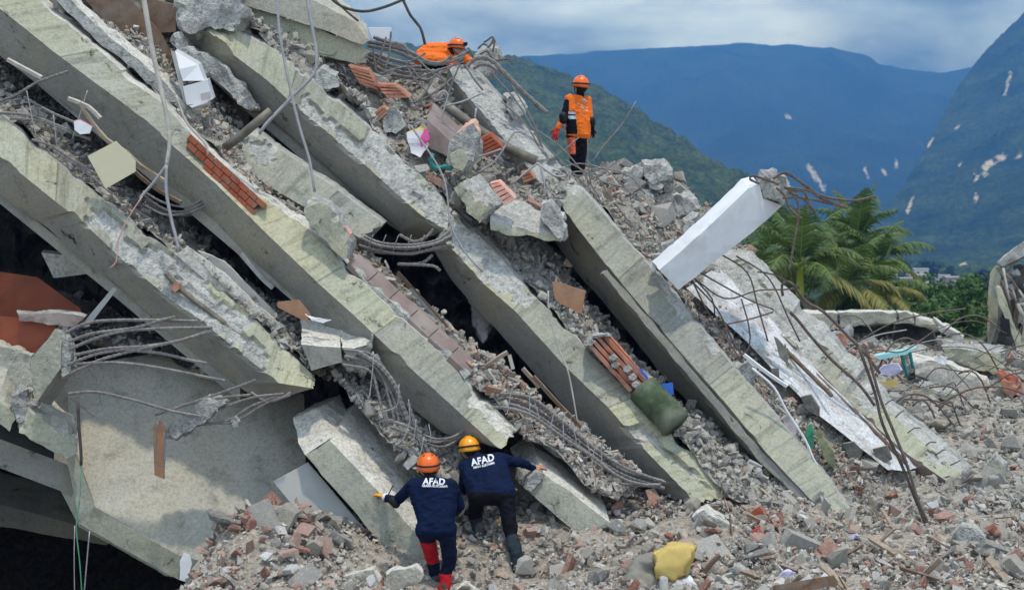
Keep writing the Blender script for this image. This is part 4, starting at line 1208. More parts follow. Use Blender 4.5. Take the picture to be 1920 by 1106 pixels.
# from the floor piece down to the first rescuer
jf = thing('rebar_bundle', P(740, 800, 16.5), 'rebar bundle curving down from the cracked floor piece', 'rebar')
bars(jf, [[(640 + k * 3, 664 + k * 5), (690 + k * 2, 672 + k * 7), (722 - k * 3, 700 + k * 8), (738 - k * 5, 740 + k * 6), (752 - k * 6, 790)] for k in range(4)], 16.35, 0.017, jit=6)
bars(jf, [[(672, 660), (712, 686), (740, 722), (752, 756), (766, 790)]], 16.3, 0.03, M_STEEL)
bars(jf, [[(730, 788), (760, 798), (790, 812)], [(732, 800), (765, 812), (800, 828)], [(765, 755), (780, 800), (805, 850)], [(775, 790), (800, 860), (826, 900)]], 16.1, 0.022)
for q in [[(700, 668), (698, 700), (692, 750)], [(748, 720), (744, 760), (708, 775)], [(766, 748), (768, 790), (755, 825), (740, 835)], [(780, 785), (776, 820), (760, 836)], [(795, 818), (790, 845), (782, 862)], [(804, 795), (808, 820), (806, 830)]]:
    tube('stirrup', px(q, 16.05), 0.007, M_GREYCABLE, jf, sides=4)
jg = thing('rebar_bundle', P(840, 835, 16.6), 'rebar arc in the dark hole above the two rescuers in navy', 'rebar')
bars(jg, [[(796, 812 + k * 6, .1), (825, 824 + k * 4), (850, 818 + k * 5), (884, 796 + k * 4, .2)] for k in range(5)], 16.45, 0.016, jit=5)

# summit tangle
ta = thing('rebar_tangle', P(760, 150, 20.4), 'tangle of thick twisted rebar at the summit in front of the bending worker', 'rebar')
top = [[(688, 78), (730, 86), (770, 98), (800, 116), (830, 118), (845, 106)], [(690, 86), (740, 96), (790, 116), (830, 120), (880, 96)], [(686, 96), (720, 108), (760, 118), (790, 128)], [(700, 70), (730, 80), (760, 90)],
       [(735, 80), (757, 86), (766, 100)], [(690, 100), (730, 122), (780, 132), (815, 134)], [(690, 108), (740, 132), (790, 140)], [(684, 112), (730, 138), (800, 150)],
       [(700, 92), (704, 130)], [(724, 70), (712, 110), (704, 124)], [(733, 60), (730, 100), (722, 132)], [(798, 100), (772, 115), (762, 120), (778, 150), (800, 172), (815, 192)], [(780, 108), (800, 128), (830, 150)], [(770, 126), (800, 150), (870, 108), (846, 116)],
       [(690, 150), (740, 130), (790, 124)], [(760, 160), (800, 140), (870, 116)], [(785, 190), (800, 170), (815, 140)], [(640, 125), (680, 150), (720, 185), (750, 195)], [(610, 110), (650, 145), (690, 175), (740, 190)], [(640, 110), (690, 165), (730, 190), (780, 192)],
       [(820, 132), (832, 150), (850, 170)], [(862, 120), (850, 150), (836, 185), (818, 190)], [(872, 122), (890, 150), (906, 170)], [(700, 210), (740, 202), (790, 196)], [(770, 215), (790, 190), (820, 170), (850, 145)]]
bars(ta, top[:8], 20.3, 0.028, step=0.05)
bars(ta, top[8:], 20.15, 0.015, step=0.05, ribs=0.1)
wire = thing('wire_heap', P(640, 170, 19.6), 'heap of thin twisted wire and stirrups under the beige slab', 'wire')
rw = random.Random(3)
for k in range(34):
    x, y = rw.uniform(600, 720), 0
    y = 95 + (x - 600) * 0.55 + rw.uniform(0, 60)
    a = rw.uniform(-0.3, 1.9)
    l = rw.uniform(25, 75)
    q = [(x, y, rw.uniform(-.2, .2)), (x + l * .5 * math.cos(a) + rw.uniform(-8, 8), y + l * .5 * math.sin(a) + rw.uniform(-8, 8)), (x + l * math.cos(a), y + l * math.sin(a), rw.uniform(-.2, .2))]
    tube('wire', px(q, 19.5), rw.uniform(0.007, 0.012), M_GREYCABLE if k % 2 else M_STEEL, wire, sides=4, step=0.08)
# bent bars right of the bending worker
tb = thing('concrete_lump', P(920, 150, 21.2), 'concrete lump with hooked rebar at the very top of the summit', 'concrete chunk')
lump('concrete', [(886, 106), (916, 86), (930, 92), (938, 112), (926, 138), (905, 156), (890, 140)], 21.2, (8, -4, 0.5), [M_BROKEN, M_BROKEN, M_BROKEN], parent=tb, res=0.06, amp=0.03)
bars(tb, [[(907, 80), (914, 76), (922, 70), (925, 74), (916, 90)], [(896, 92), (906, 83), (914, 86)], [(914, 90), (926, 78), (928, 76), (924, 98)], [(900, 102), (914, 96), (918, 104), (932, 116)], [(878, 90), (888, 108)], [(918, 116), (945, 112), (956, 112), (962, 122)]], 21.05, 0.014, M_RUST, ribs=0.08)
tc_ = thing('bent_bar', P(960, 200, 20.6), 'thick arched rebar bending over from the summit towards the standing worker', 'rebar')
bars(tc_, [[(872, 130), (886, 114), (905, 108), (925, 116), (945, 136), (985, 176), (1026, 212)]], 20.6, 0.032, step=0.05)
bars(tc_, [[(880, 134), (905, 122), (930, 132), (985, 176), (1012, 206)]], 20.62, 0.02)
# thin bars around the standing worker
tdd = thing('wire_tangle', P(1080, 330, 20.0), 'springy steel rods sticking up around the standing orange worker', 'rebar')
for q in [[(1110, 305), (1135, 270), (1165, 235), (1193, 190)], [(1040, 320), (1090, 330), (1120, 315), (1180, 330), (1210, 365)], [(1000, 250), (1040, 290), (1090, 340), (1130, 380)], [(1000, 240), (1050, 275), (1090, 320), (1125, 372)], [(960, 160), (1000, 230), (1022, 290)], [(925, 140), (975, 200), (1022, 290), (1020, 320)],
          [(1102, 262), (1103, 310), (1108, 345)], [(1020, 308), (1060, 280), (1085, 258)], [(1020, 330), (1070, 310), (1100, 308), (1140, 322), (1170, 350), (1195, 375)], [(1115, 340), (1140, 315), (1167, 298)], [(1060, 300), (1090, 318), (1130, 340), (1170, 352)], [(960, 270), (1010, 300), (1060, 340), (1100, 370)], [(1050, 300), (1075, 345), (1110, 380)], [(940, 190), (990, 240), (1040, 330), (1070, 370)], [(1030, 345), (1080, 322), (1130, 330)], [(1100, 300), (1160, 390), (1230, 480)], [(1085, 345), (1150, 420), (1245, 480)], [(1150, 390), (1200, 440), (1250, 462)]]:
    tube('rod', px(q, 20.1), 0.011, M_STEEL, tdd, sides=5, step=0.08)
te = thing('wire_tangle', P(900, 300, 19.0), 'pale bent conduit looping over the debris left of the rough column', 'cable')
for q in [[(818, 185), (828, 172), (840, 178), (830, 215), (828, 250), (846, 275), (845, 305), (826, 328)], [(830, 200), (870, 190), (905, 174)], [(893, 203), (890, 225)], [(868, 305), (905, 292), (940, 280)], [(895, 325), (930, 300), (965, 248), (985, 252)], [(960, 345), (990, 320), (1006, 308)], [(1012, 310), (1020, 340), (1022, 370)], [(880, 305), (880, 340)], [(812, 270), (806, 250)], [(1006, 306), (1040, 330), (1060, 330)]]:
    tube('conduit', px(q, 18.9), 0.014, M_GREYCABLE, te, sides=6)
tube('drain_pipe', px([(834, 196), (900, 246), (960, 282), (1006, 302)], 19.3), 0.07, M_PIPE, None, sides=12, step=0.2)
tag(COL.objects[-1], 'grey drain pipe lying diagonally on the debris below the rough column', 'pipe')
tube('steel_pipe', px([(421, 278), (455, 252), (508, 208)], 17.1), 0.055, M_PIPE, None, sides=12, step=0.2)
tag(COL.objects[-1], 'short grimy steel pipe sticking up above the red brick strip', 'pipe')
# hanging cables and the pale stick at left
st = thing('bamboo_stick', P(316, 400, 16.6), 'long pale stick hanging down the left beams from the top edge', 'stick')
tube('stick', px([(268, -10), (285, 90), (300, 160), (312, 215), (318, 265), (312, 312)], 16.7), 0.034, M_PALEROD, st, sides=7, taper=0.7)
tube('twig', px([(312, 310), (290, 340), (262, 372)], 16.6), 0.018, M_GREYCABLE, st, sides=6)
tube('twig', px([(312, 310), (312, 360), (322, 415), (330, 445), (335, 470)], 16.55), 0.02, M_GREYCABLE, st, sides=6)
tube('twig', px([(330, 180), (350, 230), (385, 270), (390, 290)], 16.9), 0.014, M_PALEROD, st, sides=6)


def hang(name, pts, d, r, m, label, cat='cable'):
    o = tube(name, px(pts, d), r, m, None, sides=6, step=0.08)
    return tag(o, label, cat)


hang('hanging_cable', [(521, -10), (524, 60), (545, 170), (562, 240), (580, 300), (590, 360)], 17.4, 0.018, M_GREYCABLE, 'thin grey cable hanging straight down in front of the upper beam')
hang('hanging_cable', [(574, -10), (585, 50), (594, 110), (588, 140), (550, 180), (500, 232), (486, 252)], 17.5, 0.022, M_GREYCABLE, 'thicker grey cable hanging from the beige slab and hooking left')
hang('hanging_cable', [(267, 368), (240, 410), (222, 450), (218, 490), (206, 502)], 16.4, 0.008, M_PINK, 'thin copper coloured wire dangling over the lowest left beam', 'wire')
hang('hanging_cable', [(1028, 545), (1030, 590), (1050, 660), (1066, 700), (1084, 800), (1090, 850), (1120, 905)], 16.6, 0.010, M_PALEROD, 'white wire hanging down across the cracked middle beam', 'wire')
hang('hanging_cable', [(770, 235), (830, 330), (845, 420), (870, 470), (905, 510)], 17.6, 0.012, M_GREYCABLE, 'grey cable draped over the broken end of the upper beam')
hang('overhead_cable', [(610, -12), (640, 12), (680, 22), (720, 14), (765, -4)], 19.0, 0.02, M_CABLE, 'dark cable sagging across the sky at the top')
hang('overhead_cable', [(752, -8), (770, 30), (788, 52), (797, 84)], 19.4, 0.02, M_CABLE, 'dark cable hanging down to the bending worker')
hang('overhead_cable', [(618, -10), (650, 22), (672, 40)], 19.2, 0.014, M_CABLE, 'short thin dark cable end against the sky')
hang('power_cable', [(146, 755), (148, 800), (152, 850), (152, 872)], 15.8, 0.018, M_CABLE, 'short black cable hanging from the rebar stub')
hang('green_twine', [(152, 872), (150, 930), (143, 985), (150, 1060), (154, 1120)], 15.8, 0.007, M_TWINE, 'green twine hanging below the black cable', 'twine')
hang('thin_cable', [(140, 985), (139, 1050), (140, 1120)], 15.9, 0.006, M_CLOTHGREY, 'thin brown cord hanging left of the green twine', 'cord')
hang('thin_cable', [(168, 995), (163, 1050), (157, 1120)], 15.9, 0.008, M_GREYCABLE, 'grey cord hanging right of the green twine', 'cord')
hang('strap', [(1410, 690), (1450, 725), (1475, 770), (1510, 825), (1530, 870), (1556, 905)], 18.0, 0.016, M_PAPER, 'long white plastic strip lying along the outer beam on the slope', 'strip')
hang('dark_cable', [(1610, 650), (1640, 735), (1655, 795), (1690, 870), (1712, 925), (1728, 965), (1738, 1010), (1700, 1080), (1680, 1115)], 17.2, 0.02, M_RUST, 'dark cable falling down the right slope and bending left at the bottom')
hang('dark_cable', [(1625, 655), (1650, 745), (1672, 800), (1700, 870), (1722, 940), (1742, 990), (1740, 1050)], 17.15, 0.02, M_RUST, 'dark cable falling down the right slope beside its twin and ending straight')
hang('dark_cable', [(1400, 360), (1394, 380), (1300, 520)], 20.0, 0.006, M_RUST, 'thin wire trailing behind the white column', 'wire')
# white column thrown across the slope
col_ = thing('white_column', P(1250, 545, 18.4), 'white painted column lying tilted on the slope with bent rebar at its end', 'column')
lump('shaft', [(1236, 506), (1280, 468), (1340, 414), (1404, 352), (1424, 346), (1432, 372), (1448, 378), (1466, 386), (1440, 412), (1360, 476), (1272, 544)], 18.6, (-14, -16, 0.42), [M_WHITE, M_WHITE, M_WHITE], parent=col_, res=0.09, amp=0.004, edge=0.006, dvar=[-0.42, -0.32, -0.12, 0.08, 0.18, 0.26, 0.33, 0.42, 0.34, 0.08, -0.22])
lump('broken_head', [(1422, 346), (1432, 330), (1452, 326), (1476, 340), (1484, 358), (1468, 384), (1446, 378), (1430, 372)], 18.85, (-4, -8, 0.4), [M_BROKEN, M_BROKEN, M_BROKEN], parent=col_, res=0.035, amp=0.035, freq=8)
lump('chip', [(1432, 330), (1436, 320), (1446, 326), (1446, 336)], 18.8, (2, -2, 0.15), [M_CRUMB, M_CRUMB, M_CRUMB], parent=col_, res=0.03, amp=0.02)
bars(col_, [[(1450, 335), (1470, 325), (1500, 340), (1530, 362), (1560, 380), (1588, 388)], [(1455, 332), (1475, 324), (1505, 345), (1540, 372), (1590, 390)], [(1470, 352), (1510, 356), (1550, 370), (1600, 376), (1642, 368)], [(1468, 372), (1500, 370), (1540, 378), (1590, 390)],
            [(1455, 352), (1470, 366), (1480, 390), (1502, 410)], [(1470, 350), (1490, 368), (1498, 398), (1490, 450), (1480, 505)], [(1480, 360), (1505, 372), (1530, 398)], [(1478, 356), (1510, 362), (1515, 400)], [(1424, 345), (1406, 336), (1412, 330), (1440, 338), (1460, 346)]], 18.75, 0.017, M_RUST, ribs=0.12)
# loops of wire on the right slope
lp = thing('wire_tangle', P(1500, 640, 19.5), 'dark wires trailing from the white column over the white wall', 'wire')
for q in [[(1295, 520), (1330, 590), (1365, 640), (1400, 690)], [(1300, 520), (1335, 560), (1340, 590)], [(1305, 525), (1360, 560), (1420, 545), (1470, 543), (1500, 540)], [(1390, 560), (1404, 610), (1405, 650), (1385, 675)], [(1310, 510), (1400, 560), (1450, 580)], [(1340, 470), (1400, 510), (1420, 570), (1440, 640)], [(1300, 530), (1345, 580), (1380, 650), (1420, 700)], [(1350, 610), (1400, 600), (1450, 585)], [(1420, 510), (1450, 515), (1500, 540)], [(1380, 480), (1440, 520), (1480, 600), (1500, 640)]]:
    tube('wire', px(q, 19.0), 0.012, M_RUST, lp, sides=5, step=0.1)
lq = thing('bent_bar', P(1560, 640, 19.4), 'thick looping bar over the crumbling ridge below the palms', 'rebar')
for q in [[(1468, 555), (1466, 535), (1478, 528), (1492, 540), (1510, 565), (1545, 585), (1590, 630), (1620, 660), (1650, 700)], [(1482, 585), (1496, 600), (1520, 630), (1560, 675), (1610, 720), (1640, 760)]]:
    tube('bar', px(q, 19.3), 0.022, M_RUST, lq, sides=6, step=0.08)
# far tangle on the right
lr = thing('wire_tangle', P(1750, 760, 23.0), 'wide tangle of dark wires over the rubble at the right edge', 'wire')
rw = random.Random(21)
for k in range(38):
    x, y = rw.uniform(1500, 1900), rw.uniform(610, 770)
    l, a, s = rw.uniform(70, 240), rw.uniform(-0.6, 0.8), rw.uniform(-32, 32)
    d = 26.5 - (y - 610) / 160 * 4.5 + rw.uniform(-.8, .2)
    q = [(x, y + rw.uniform(10, 30)), (x + l * .33 * math.cos(a), y + l * .33 * math.sin(a) - abs(s) * .7), (x + l * .66 * math.cos(a), y + l * .66 * math.sin(a) - s * .8), (x + l * math.cos(a), y + l * math.sin(a) + rw.uniform(0, 40))]
    tube('wire', px(q, d), rw.choice([0.009, 0.012, 0.016]), M_RUST if k % 5 else M_GREYCABLE, lr, sides=5, step=0.09)
# stirrups standing out of the ridge beam
for k in range(11):
    t = k / 10
    x, y = 1560 + (1820 - 1560) * t + RJ.uniform(-5, 5), 668 + (896 - 668) * t + RJ.uniform(-5, 5)
    a, b_ = RJ.uniform(6, 14), RJ.uniform(3, 9)
    tube('stirrup', px([(x - a, y + b_), (x, y - 2), (x + RJ.uniform(4, 12), y - RJ.uniform(0, 8))], 19.55 - t * 0.95), 0.009, M_RUST, ridge, sides=4)
# ------------------------------------------------------------------ people
M_NAVY = plain('navy_jersey', (0.004, 0.010, 0.036), 0.8, 0.25, 5.0, 0.25, 0.1)
M_NAVY2 = plain('dark_navy_trousers', (0.007, 0.010, 0.026), 0.8, 0.3, 5.0, 0.25, 0.1)
M_BLACKCL = plain('black_trousers', (0.009, 0.009, 0.012), 0.85, 0.3, 5.0, 0.25, 0.1)
M_GAITER = plain('slate_gaiter', (0.018, 0.028, 0.036), 0.8, 0.3, 6.0, 0.3)
M_REDCL = plain('red_cloth', (0.52, 0.012, 0.02), 0.8, 0.2, 5.0, 0.3)
M_ORANGE = plain('orange_jersey', (0.86, 0.17, 0.015), 0.75, 0.12, 5.0, 0.2)
M_CORAL = plain('coral_patch', (0.85, 0.16, 0.075), 0.75, 0.1, 5.0, 0.2)
M_HELMO = plain('orange_helmet', (0.83, 0.14, 0.01), 0.3, 0.05, 3.0, 0.0, 0.5)
M_HELMY = plain('yellow_helmet', (0.85, 0.33, 0.01), 0.3, 0.05, 3.0, 0.0, 0.5)
M_SKIN = plain('skin', (0.42, 0.23, 0.15), 0.6, 0.12, 20.0, 0.05, 0.35)
M_HAIR = plain('dark_hair', (0.012, 0.009, 0.008), 0.6, 0.3, 60.0, 0.3)
M_BOOT = plain('dusty_boot', (0.07, 0.068, 0.066), 0.85, 0.4, 9.0, 0.3, grime=(0.20, 0.19, 0.17))
M_GLOVEY = plain('yellow_glove', (0.80, 0.36, 0.02), 0.8, 0.15, 9.0, 0.2)
M_GLOVER = plain('red_glove', (0.55, 0.04, 0.03), 0.8, 0.15, 9.0, 0.2)
M_LETTER = plain('white_print', (0.72, 0.73, 0.76), 0.7, 0.06, 9.0, 0.0)
M_REFLECT = plain('silver_tape', (0.55, 0.56, 0.58), 0.4, 0.08, 9.0, 0.0, 0.5)
M_CUFF = plain('white_cuff', (0.75, 0.75, 0.76), 0.8, 0.06, 9.0, 0.1)

ICO = None


def sphere_pts():
    global ICO
    if ICO is None:
        bm = bmesh.new(); bmesh.ops.create_icosphere(bm, subdivisions=2, radius=1.0)
        ICO = [v.co.copy() for v in bm.verts]; bm.free()
    return ICO


def organic(prims, voxel, smooth=6, wrinkle=0.0, wfreq=9.0, seed=0.0, recolor=None):
    """one continuous skin over tapered limbs: returns vertices, faces and a material index for each face"""
    bm = bmesh.new()
    sp = sphere_pts()
    for (a, ra, b, rb, mi) in prims:
        vs_ = [bm.verts.new(a + q * ra) for q in sp] + ([bm.verts.new(b + q * rb) for q in sp] if (b - a).length > 1e-5 else [])
        r = bmesh.ops.convex_hull(bm, input=vs_)
        gi = [g_ for g_ in r['geom_interior'] if isinstance(g_, bmesh.types.BMVert)]
        bmesh.ops.delete(bm, geom=gi, context='VERTS')
    me = bpy.data.meshes.new('tmp'); bm.to_mesh(me); bm.free()
    o = bpy.data.objects.new('tmp', me); COL.objects.link(o)
    md = o.modifiers.new('r', 'REMESH'); md.mode = 'VOXEL'; md.voxel_size = voxel
    ms = o.modifiers.new('s', 'SMOOTH'); ms.factor = 0.5; ms.iterations = smooth
    dg = bpy.context.evaluated_depsgraph_get(); dg.update()
    m2 = bpy.data.meshes.new_from_object(o.evaluated_get(dg))
    bpy.data.objects.remove(o); bpy.data.meshes.remove(me)
    n = len(m2.vertices)
    v = np.empty(n * 3); m2.vertices.foreach_get('co', v); v = v.reshape(-1, 3)
    nn = np.empty(n * 3); m2.vertices.foreach_get('normal', nn); nn = nn.reshape(-1, 3)
    faces = [list(p_.vertices) for p_ in m2.polygons]
    cen = np.array([v[f].mean(0) for f in faces])
    bpy.data.meshes.remove(m2)
    best = np.full(len(cen), 1e9); mi_ = np.zeros(len(cen), dtype=int)
    for (a, ra, b, rb, mi) in prims:
        A, B = np.array(a), np.array(b)
        ab = B - A; l2 = ab @ ab
        t = np.clip(((cen - A) @ ab) / l2, 0, 1) if l2 > 1e-9 else np.zeros(len(cen))
        dist = np.linalg.norm(cen - A - t[:, None] * ab, axis=1) - (ra + (rb - ra) * t)
        k = dist < best
        best[k] = dist[k]; mi_[k] = mi
    if recolor:
        mi_ = recolor(cen, mi_)
    if wrinkle:
        for i in range(n):
            q = Vector(v[i])
            h = fbm((q.x * wfreq + seed, q.y * wfreq, q.z * wfreq * 1.7), 3)
            v[i] += nn[i] * wrinkle * (abs(h) * 1.6 - 0.35)
    return v, faces, mi_


def cap(a, ra, b, rb, mi):
    return (Vector(a), ra, Vector(b), rb, mi)


def hand_geo(wrist, palm_dir, side, up, mi, s=1.0, curl=0.35):
    """palm, four unequal bent fingers and a thumb at the side of the palm"""
    f = Vector(palm_dir).normalized(); u = Vector(up); u = (u - f * u.dot(f)).normalized(); r = f.cross(u) * side
    w = Vector(wrist)
    pr = []
    for k in (-1.4, -0.5, 0.5, 1.4):
        pr.append(cap(w + r * k * 0.011 * s, 0.015 * s, w + f * 0.085 * s + r * k * 0.0195 * s, 0.013 * s, mi))
    L = {-1.4: 0.062, -0.5: 0.078, 0.5: 0.083, 1.4: 0.072}
    for k, l in L.items():
        b0 = w + f * 0.088 * s + r * k * 0.0215 * s
        d1 = (f + r * k * 0.12 - u * curl * 0.5).normalized()
        b1 = b0 + d1 * l * 0.5 * s
        d2 = (d1 - u * curl).normalized()
        b2 = b1 + d2 * l * 0.5 * s
        pr += [cap(b0, 0.0105 * s, b1, 0.0095 * s, mi), cap(b1, 0.0095 * s, b2, 0.008 * s, mi)]
    t0 = w + f * 0.025 * s + r * 0.028 * s
    t1 = t0 + (f * 0.6 + r * 0.8).normalized() * 0.04 * s
    t2 = t1 + (f * 0.9 + r * 0.25 - u * curl * 0.5).normalized() * 0.034 * s
    pr += [cap(t0, 0.014 * s, t1, 0.012 * s, mi), cap(t1, 0.011 * s, t2, 0.009 * s, mi)]
    return pr


def hand(name, root, wrist, palm_dir, side, up, mat, s=1.0, curl=0.35):
    pr = hand_geo(wrist, palm_dir, side, up, 0, s, curl)
    v, f, mi = organic(pr, 0.0055, 2)
    return mk(name, v, f, mat, root, smooth=True)


def helmet(root, c, up, fwd, mat, lamp=False, s=1.0):
    """climbing style rescue helmet with vents, lamp band and chin strap"""
    up = Vector(up).normalized(); fwd = Vector(fwd); fwd = (fwd - up * fwd.dot(up)).normalized(); rt = fwd.cross(up)
    c = Vector(c)

    def W(x, y, z):
        return c + rt * x * s + fwd * y * s + up * z * s
    nu, nv = 28, 12
    vs_, fs = [], []
    for j in range(nv + 1):
        ph = (j / nv) * R(104)
        for i in range(nu):
            th = 2 * math.pi * i / nu
            lip = 1.0 + (0.07 * ((j - nv + 1.5) / 1.5) if j > nv - 1.5 else 0)
            back_drop = -0.028 * max(0, -math.sin(th)) * (j / nv) ** 3
            ridge_ = 1 + 0.018 * math.cos(6 * th) * math.sin(ph)
            vs_.append(W(0.118 * math.sin(ph) * math.cos(th) * lip * ridge_, 0.145 * math.sin(ph) * math.sin(th) * lip * ridge_, 0.135 * math.cos(ph) + back_drop))
    for j in range(nv):
        for i in range(nu):
            i2 = (i + 1) % nu
            fs.append([j * nu + i, (j + 1) * nu + i, (j + 1) * nu + i2, j * nu + i2])
    off = len(vs_)                                     # inner shell
    vs_ += [c + (p_ - c) * 0.93 for p_ in vs_]
    for j in range(nv):
        for i in range(nu):
            i2 = (i + 1) % nu
            fs.append([off + j * nu + i2, off + (j + 1) * nu + i2, off + (j + 1) * nu + i, off + j * nu + i])
    for i in range(nu):
        i2 = (i + 1) % nu
        fs.append([nv * nu + i, off + nv * nu + i, off + nv * nu + i2, nv * nu + i2])
    h = mk('helmet', vs_, fs, mat, root, smooth=True)
    ring = [W(0.126 * math.cos(a), 0.152 * math.sin(a), 0.012 + 0.012 * math.sin(a)) for a in np.linspace(0, 2 * math.pi, 25)]
    v, f = tube_geo(ring, 0.0095 * s, 6, step=0.03)
    mk('lamp_band', v, f, M_BLACK, h, smooth=True)
    for sx_ in (-1, 1):                                # vents
        for (a, b_) in ((0.045, -0.06), (0.05, 0.0), (0.045, 0.055)):
            z_ = 0.137 * math.sqrt(max(0.05, 1 - (a / 0.118) ** 2 - (b_ / 0.145) ** 2))
            mk('vent', [W(sx_ * (a - 0.012), b_ - 0.016, z_ + 0.006), W(sx_ * (a + 0.012), b_ - 0.010, z_ - 0.004), W(sx_ * (a + 0.014), b_ + 0.012, z_ - 0.005), W(sx_ * (a - 0.008), b_ + 0.016, z_ + 0.005)], [[0, 1, 2, 3]], M_BLACK, h)
    for sx_ in (-1, 1):
        v, f = tube_geo([W(sx_ * 0.106, -0.03, -0.02), W(sx_ * 0.09, 0.02, -0.08), W(sx_ * 0.045, 0.07, -0.128)], 0.006 * s, 5)
        mk('chin_strap', v, f, M_BLACK, h)
    if lamp:
        v, f = tube_geo([W(0, 0.145, 0.045), W(0, 0.19, 0.05)], 0.028 * s, 10, step=0.02)
        mk('headlamp', v, f, M_BLACK, h, smooth=True)
    return h


def lettering(root, body_v, body_f, text, cx, cy, d, width, rot, size_y=None, name='lettering'):
    """printed lettering laid on the back of the jersey"""
    cu = bpy.data.curves.new('t', 'FONT'); cu.body = text; cu.align_x = 'CENTER'; cu.align_y = 'CENTER'
    cu.offset = 0.035; cu.space_character = 1.06
    o = bpy.data.objects.new('t', cu); COL.objects.link(o)
    dg = bpy.context.evaluated_depsgraph_get(); dg.update()
    me = bpy.data.meshes.new_from_object(o.evaluated_get(dg))
    bpy.data.objects.remove(o)
    bm = bmesh.new(); bm.from_mesh(me); bpy.data.meshes.remove(me)
    bmesh.ops.triangulate(bm, faces=bm.faces[:])
    bmesh.ops.subdivide_edges(bm, edges=[e for e in bm.edges if e.calc_length() > 0.35], cuts=2)
    bmesh.ops.triangulate(bm, faces=bm.faces[:])
    xs = [v.co.x for v in bm.verts]; ys = [v.co.y for v in bm.verts]
    k = width / (max(xs) - min(xs)); ky = k if size_y is None else size_y / (max(ys) - min(ys))
    mxx, myy = (max(xs) + min(xs)) / 2, (max(ys) + min(ys)) / 2
    tree_ = BVHTree.FromPolygons([tuple(q) for q in body_v], body_f)
    c = P(cx, cy, d)
    ca, sa = math.cos(rot), math.sin(rot)
    vs_, okm = [], True
    for v in bm.verts:
        x, y = (v.co.x - mxx) * k, (v.co.y - myy) * ky
        p0 = c + Vector((x * ca - y * sa, -1.0, x * sa + y * ca))
        hit = tree_.ray_cast(p0, Vector((0, 1, 0)), 3.0)
        vs_.append((hit[0] + Vector((0, -0.005, 0.003))) if hit[0] is not None else p0 + Vector((0, 1.0, 0)))
    bm.verts.index_update()
    fs = [[q.index for q in f_.verts] for f_ in bm.faces]
    bm.free()
    return mk(name, vs_, fs, M_LETTER, root)


def boot(root, ankle, toe, mat=None, s=1.0):
    a, t = Vector(ankle), Vector(toe)
    f = (t - a); f.z *= 0.4; f.normalize()
    heel = a - f * 0.05 * s - Vector((0, 0, 0.06 * s))
    pr = [cap(a + Vector((0, 0, 0.08 * s)), 0.058 * s, a, 0.055 * s, 0), cap(heel, 0.045 * s, a + f * 0.16 * s - Vector((0, 0, 0.07 * s)), 0.043 * s, 0), cap(a, 0.055 * s, a + f * 0.12 * s - Vector((0, 0, 0.05 * s)), 0.045 * s, 0)]
    v, fc_, mi = organic(pr, 0.014, 3)
    return mk('boot', v, fc_, mat or M_BOOT, root, smooth=True)


def head_prims(c, up, fwd, skin, hair):
    up = Vector(up).normalized(); fwd = Vector(fwd); fwd = (fwd - up * fwd.dot(up)).normalized(); rt = fwd.cross(up); c = Vector(c)
    return [cap(c + up * 0.02, 0.088, c - up * 0.035 + fwd * 0.03, 0.074, skin), cap(c - fwd * 0.03 + up * 0.02, 0.09, c - fwd * 0.045 - up * 0.03, 0.075, hair),
            cap(c + fwd * 0.095 - up * 0.01, 0.012, c + fwd * 0.112 - up * 0.032, 0.015, skin), cap(c + fwd * 0.07 - up * 0.085, 0.03, c + fwd * 0.05 - up * 0.10, 0.035, skin),
            cap(c + fwd * 0.088 - up * 0.062 - rt * 0.015, 0.010, c + fwd * 0.088 - up * 0.062 + rt * 0.015, 0.010, skin),
            cap(c + rt * 0.086 - up * 0.01, 0.018, c + rt * 0.088 - up * 0.045, 0.013, skin), cap(c - rt * 0.086 - up * 0.01, 0.018, c - rt * 0.088 - up * 0.045, 0.013, skin)]


# --- rescuer with the orange helmet, hand on the leaning slab
D1 = 15.2
def p1(x, y, e=0.0): return P(x, y, D1 + e)
w1 = thing('person', p1(835, 1112), 'person in navy jersey and orange helmet, one yellow gloved hand on the pale slab', 'person')
shL, shR, hpL, hpR = p1(776, 909, .12), p1(846, 911, .12), p1(797, 992, -.02), p1(838, 992, -.02)
nk = p1(809, 897, .18)
prims = [cap(shL, 0.085, hpL + Vector((0.03, 0, .05)), 0.105, 0), cap(shR, 0.085, hpR + Vector((-0.02, 0, .05)), 0.105, 0), cap(p1(810, 914, .12), 0.115, p1(817, 985, -.02), 0.12, 0), cap(p1(794, 912, .12), 0.11, p1(808, 980, 0), 0.115, 0), cap(p1(828, 912, .12), 0.11, p1(828, 980, 0), 0.115, 0), cap(shL, 0.075, shR, 0.075, 0), cap(p1(809, 908, .15), 0.08, nk, 0.058, 0),
         cap(nk, 0.055, p1(806, 888, .2), 0.055, 3),
         cap(shL, 0.075, p1(741, 940, .34), 0.062, 0), cap(p1(741, 940, .34), 0.058, p1(724, 932, .58), 0.045, 0),
         cap(shR, 0.075, p1(862, 948, .22), 0.066, 0), cap(p1(862, 948, .22), 0.06, p1(853, 962, .46), 0.045, 0),
         cap(hpL, 0.118, hpR, 0.118, 1), cap(hpL, 0.105, p1(812, 1052, .24), 0.075, 2), cap(p1(812, 1052, .24), 0.075, p1(818, 1098, .16), 0.055, 1),
         cap(hpR + Vector((0, 0, -.02)), 0.108, p1(843, 1055, .03), 0.078, 1), cap(p1(843, 1055, .03), 0.076, p1(836, 1072, .02), 0.07, 1), cap(p1(836, 1076, .02), 0.072, p1(833, 1108, -.02), 0.062, 2)]
prims += head_prims(p1(804, 878, .24), (-0.05, 0.1, 1), (-0.15, 1, -0.25), 3, 4)


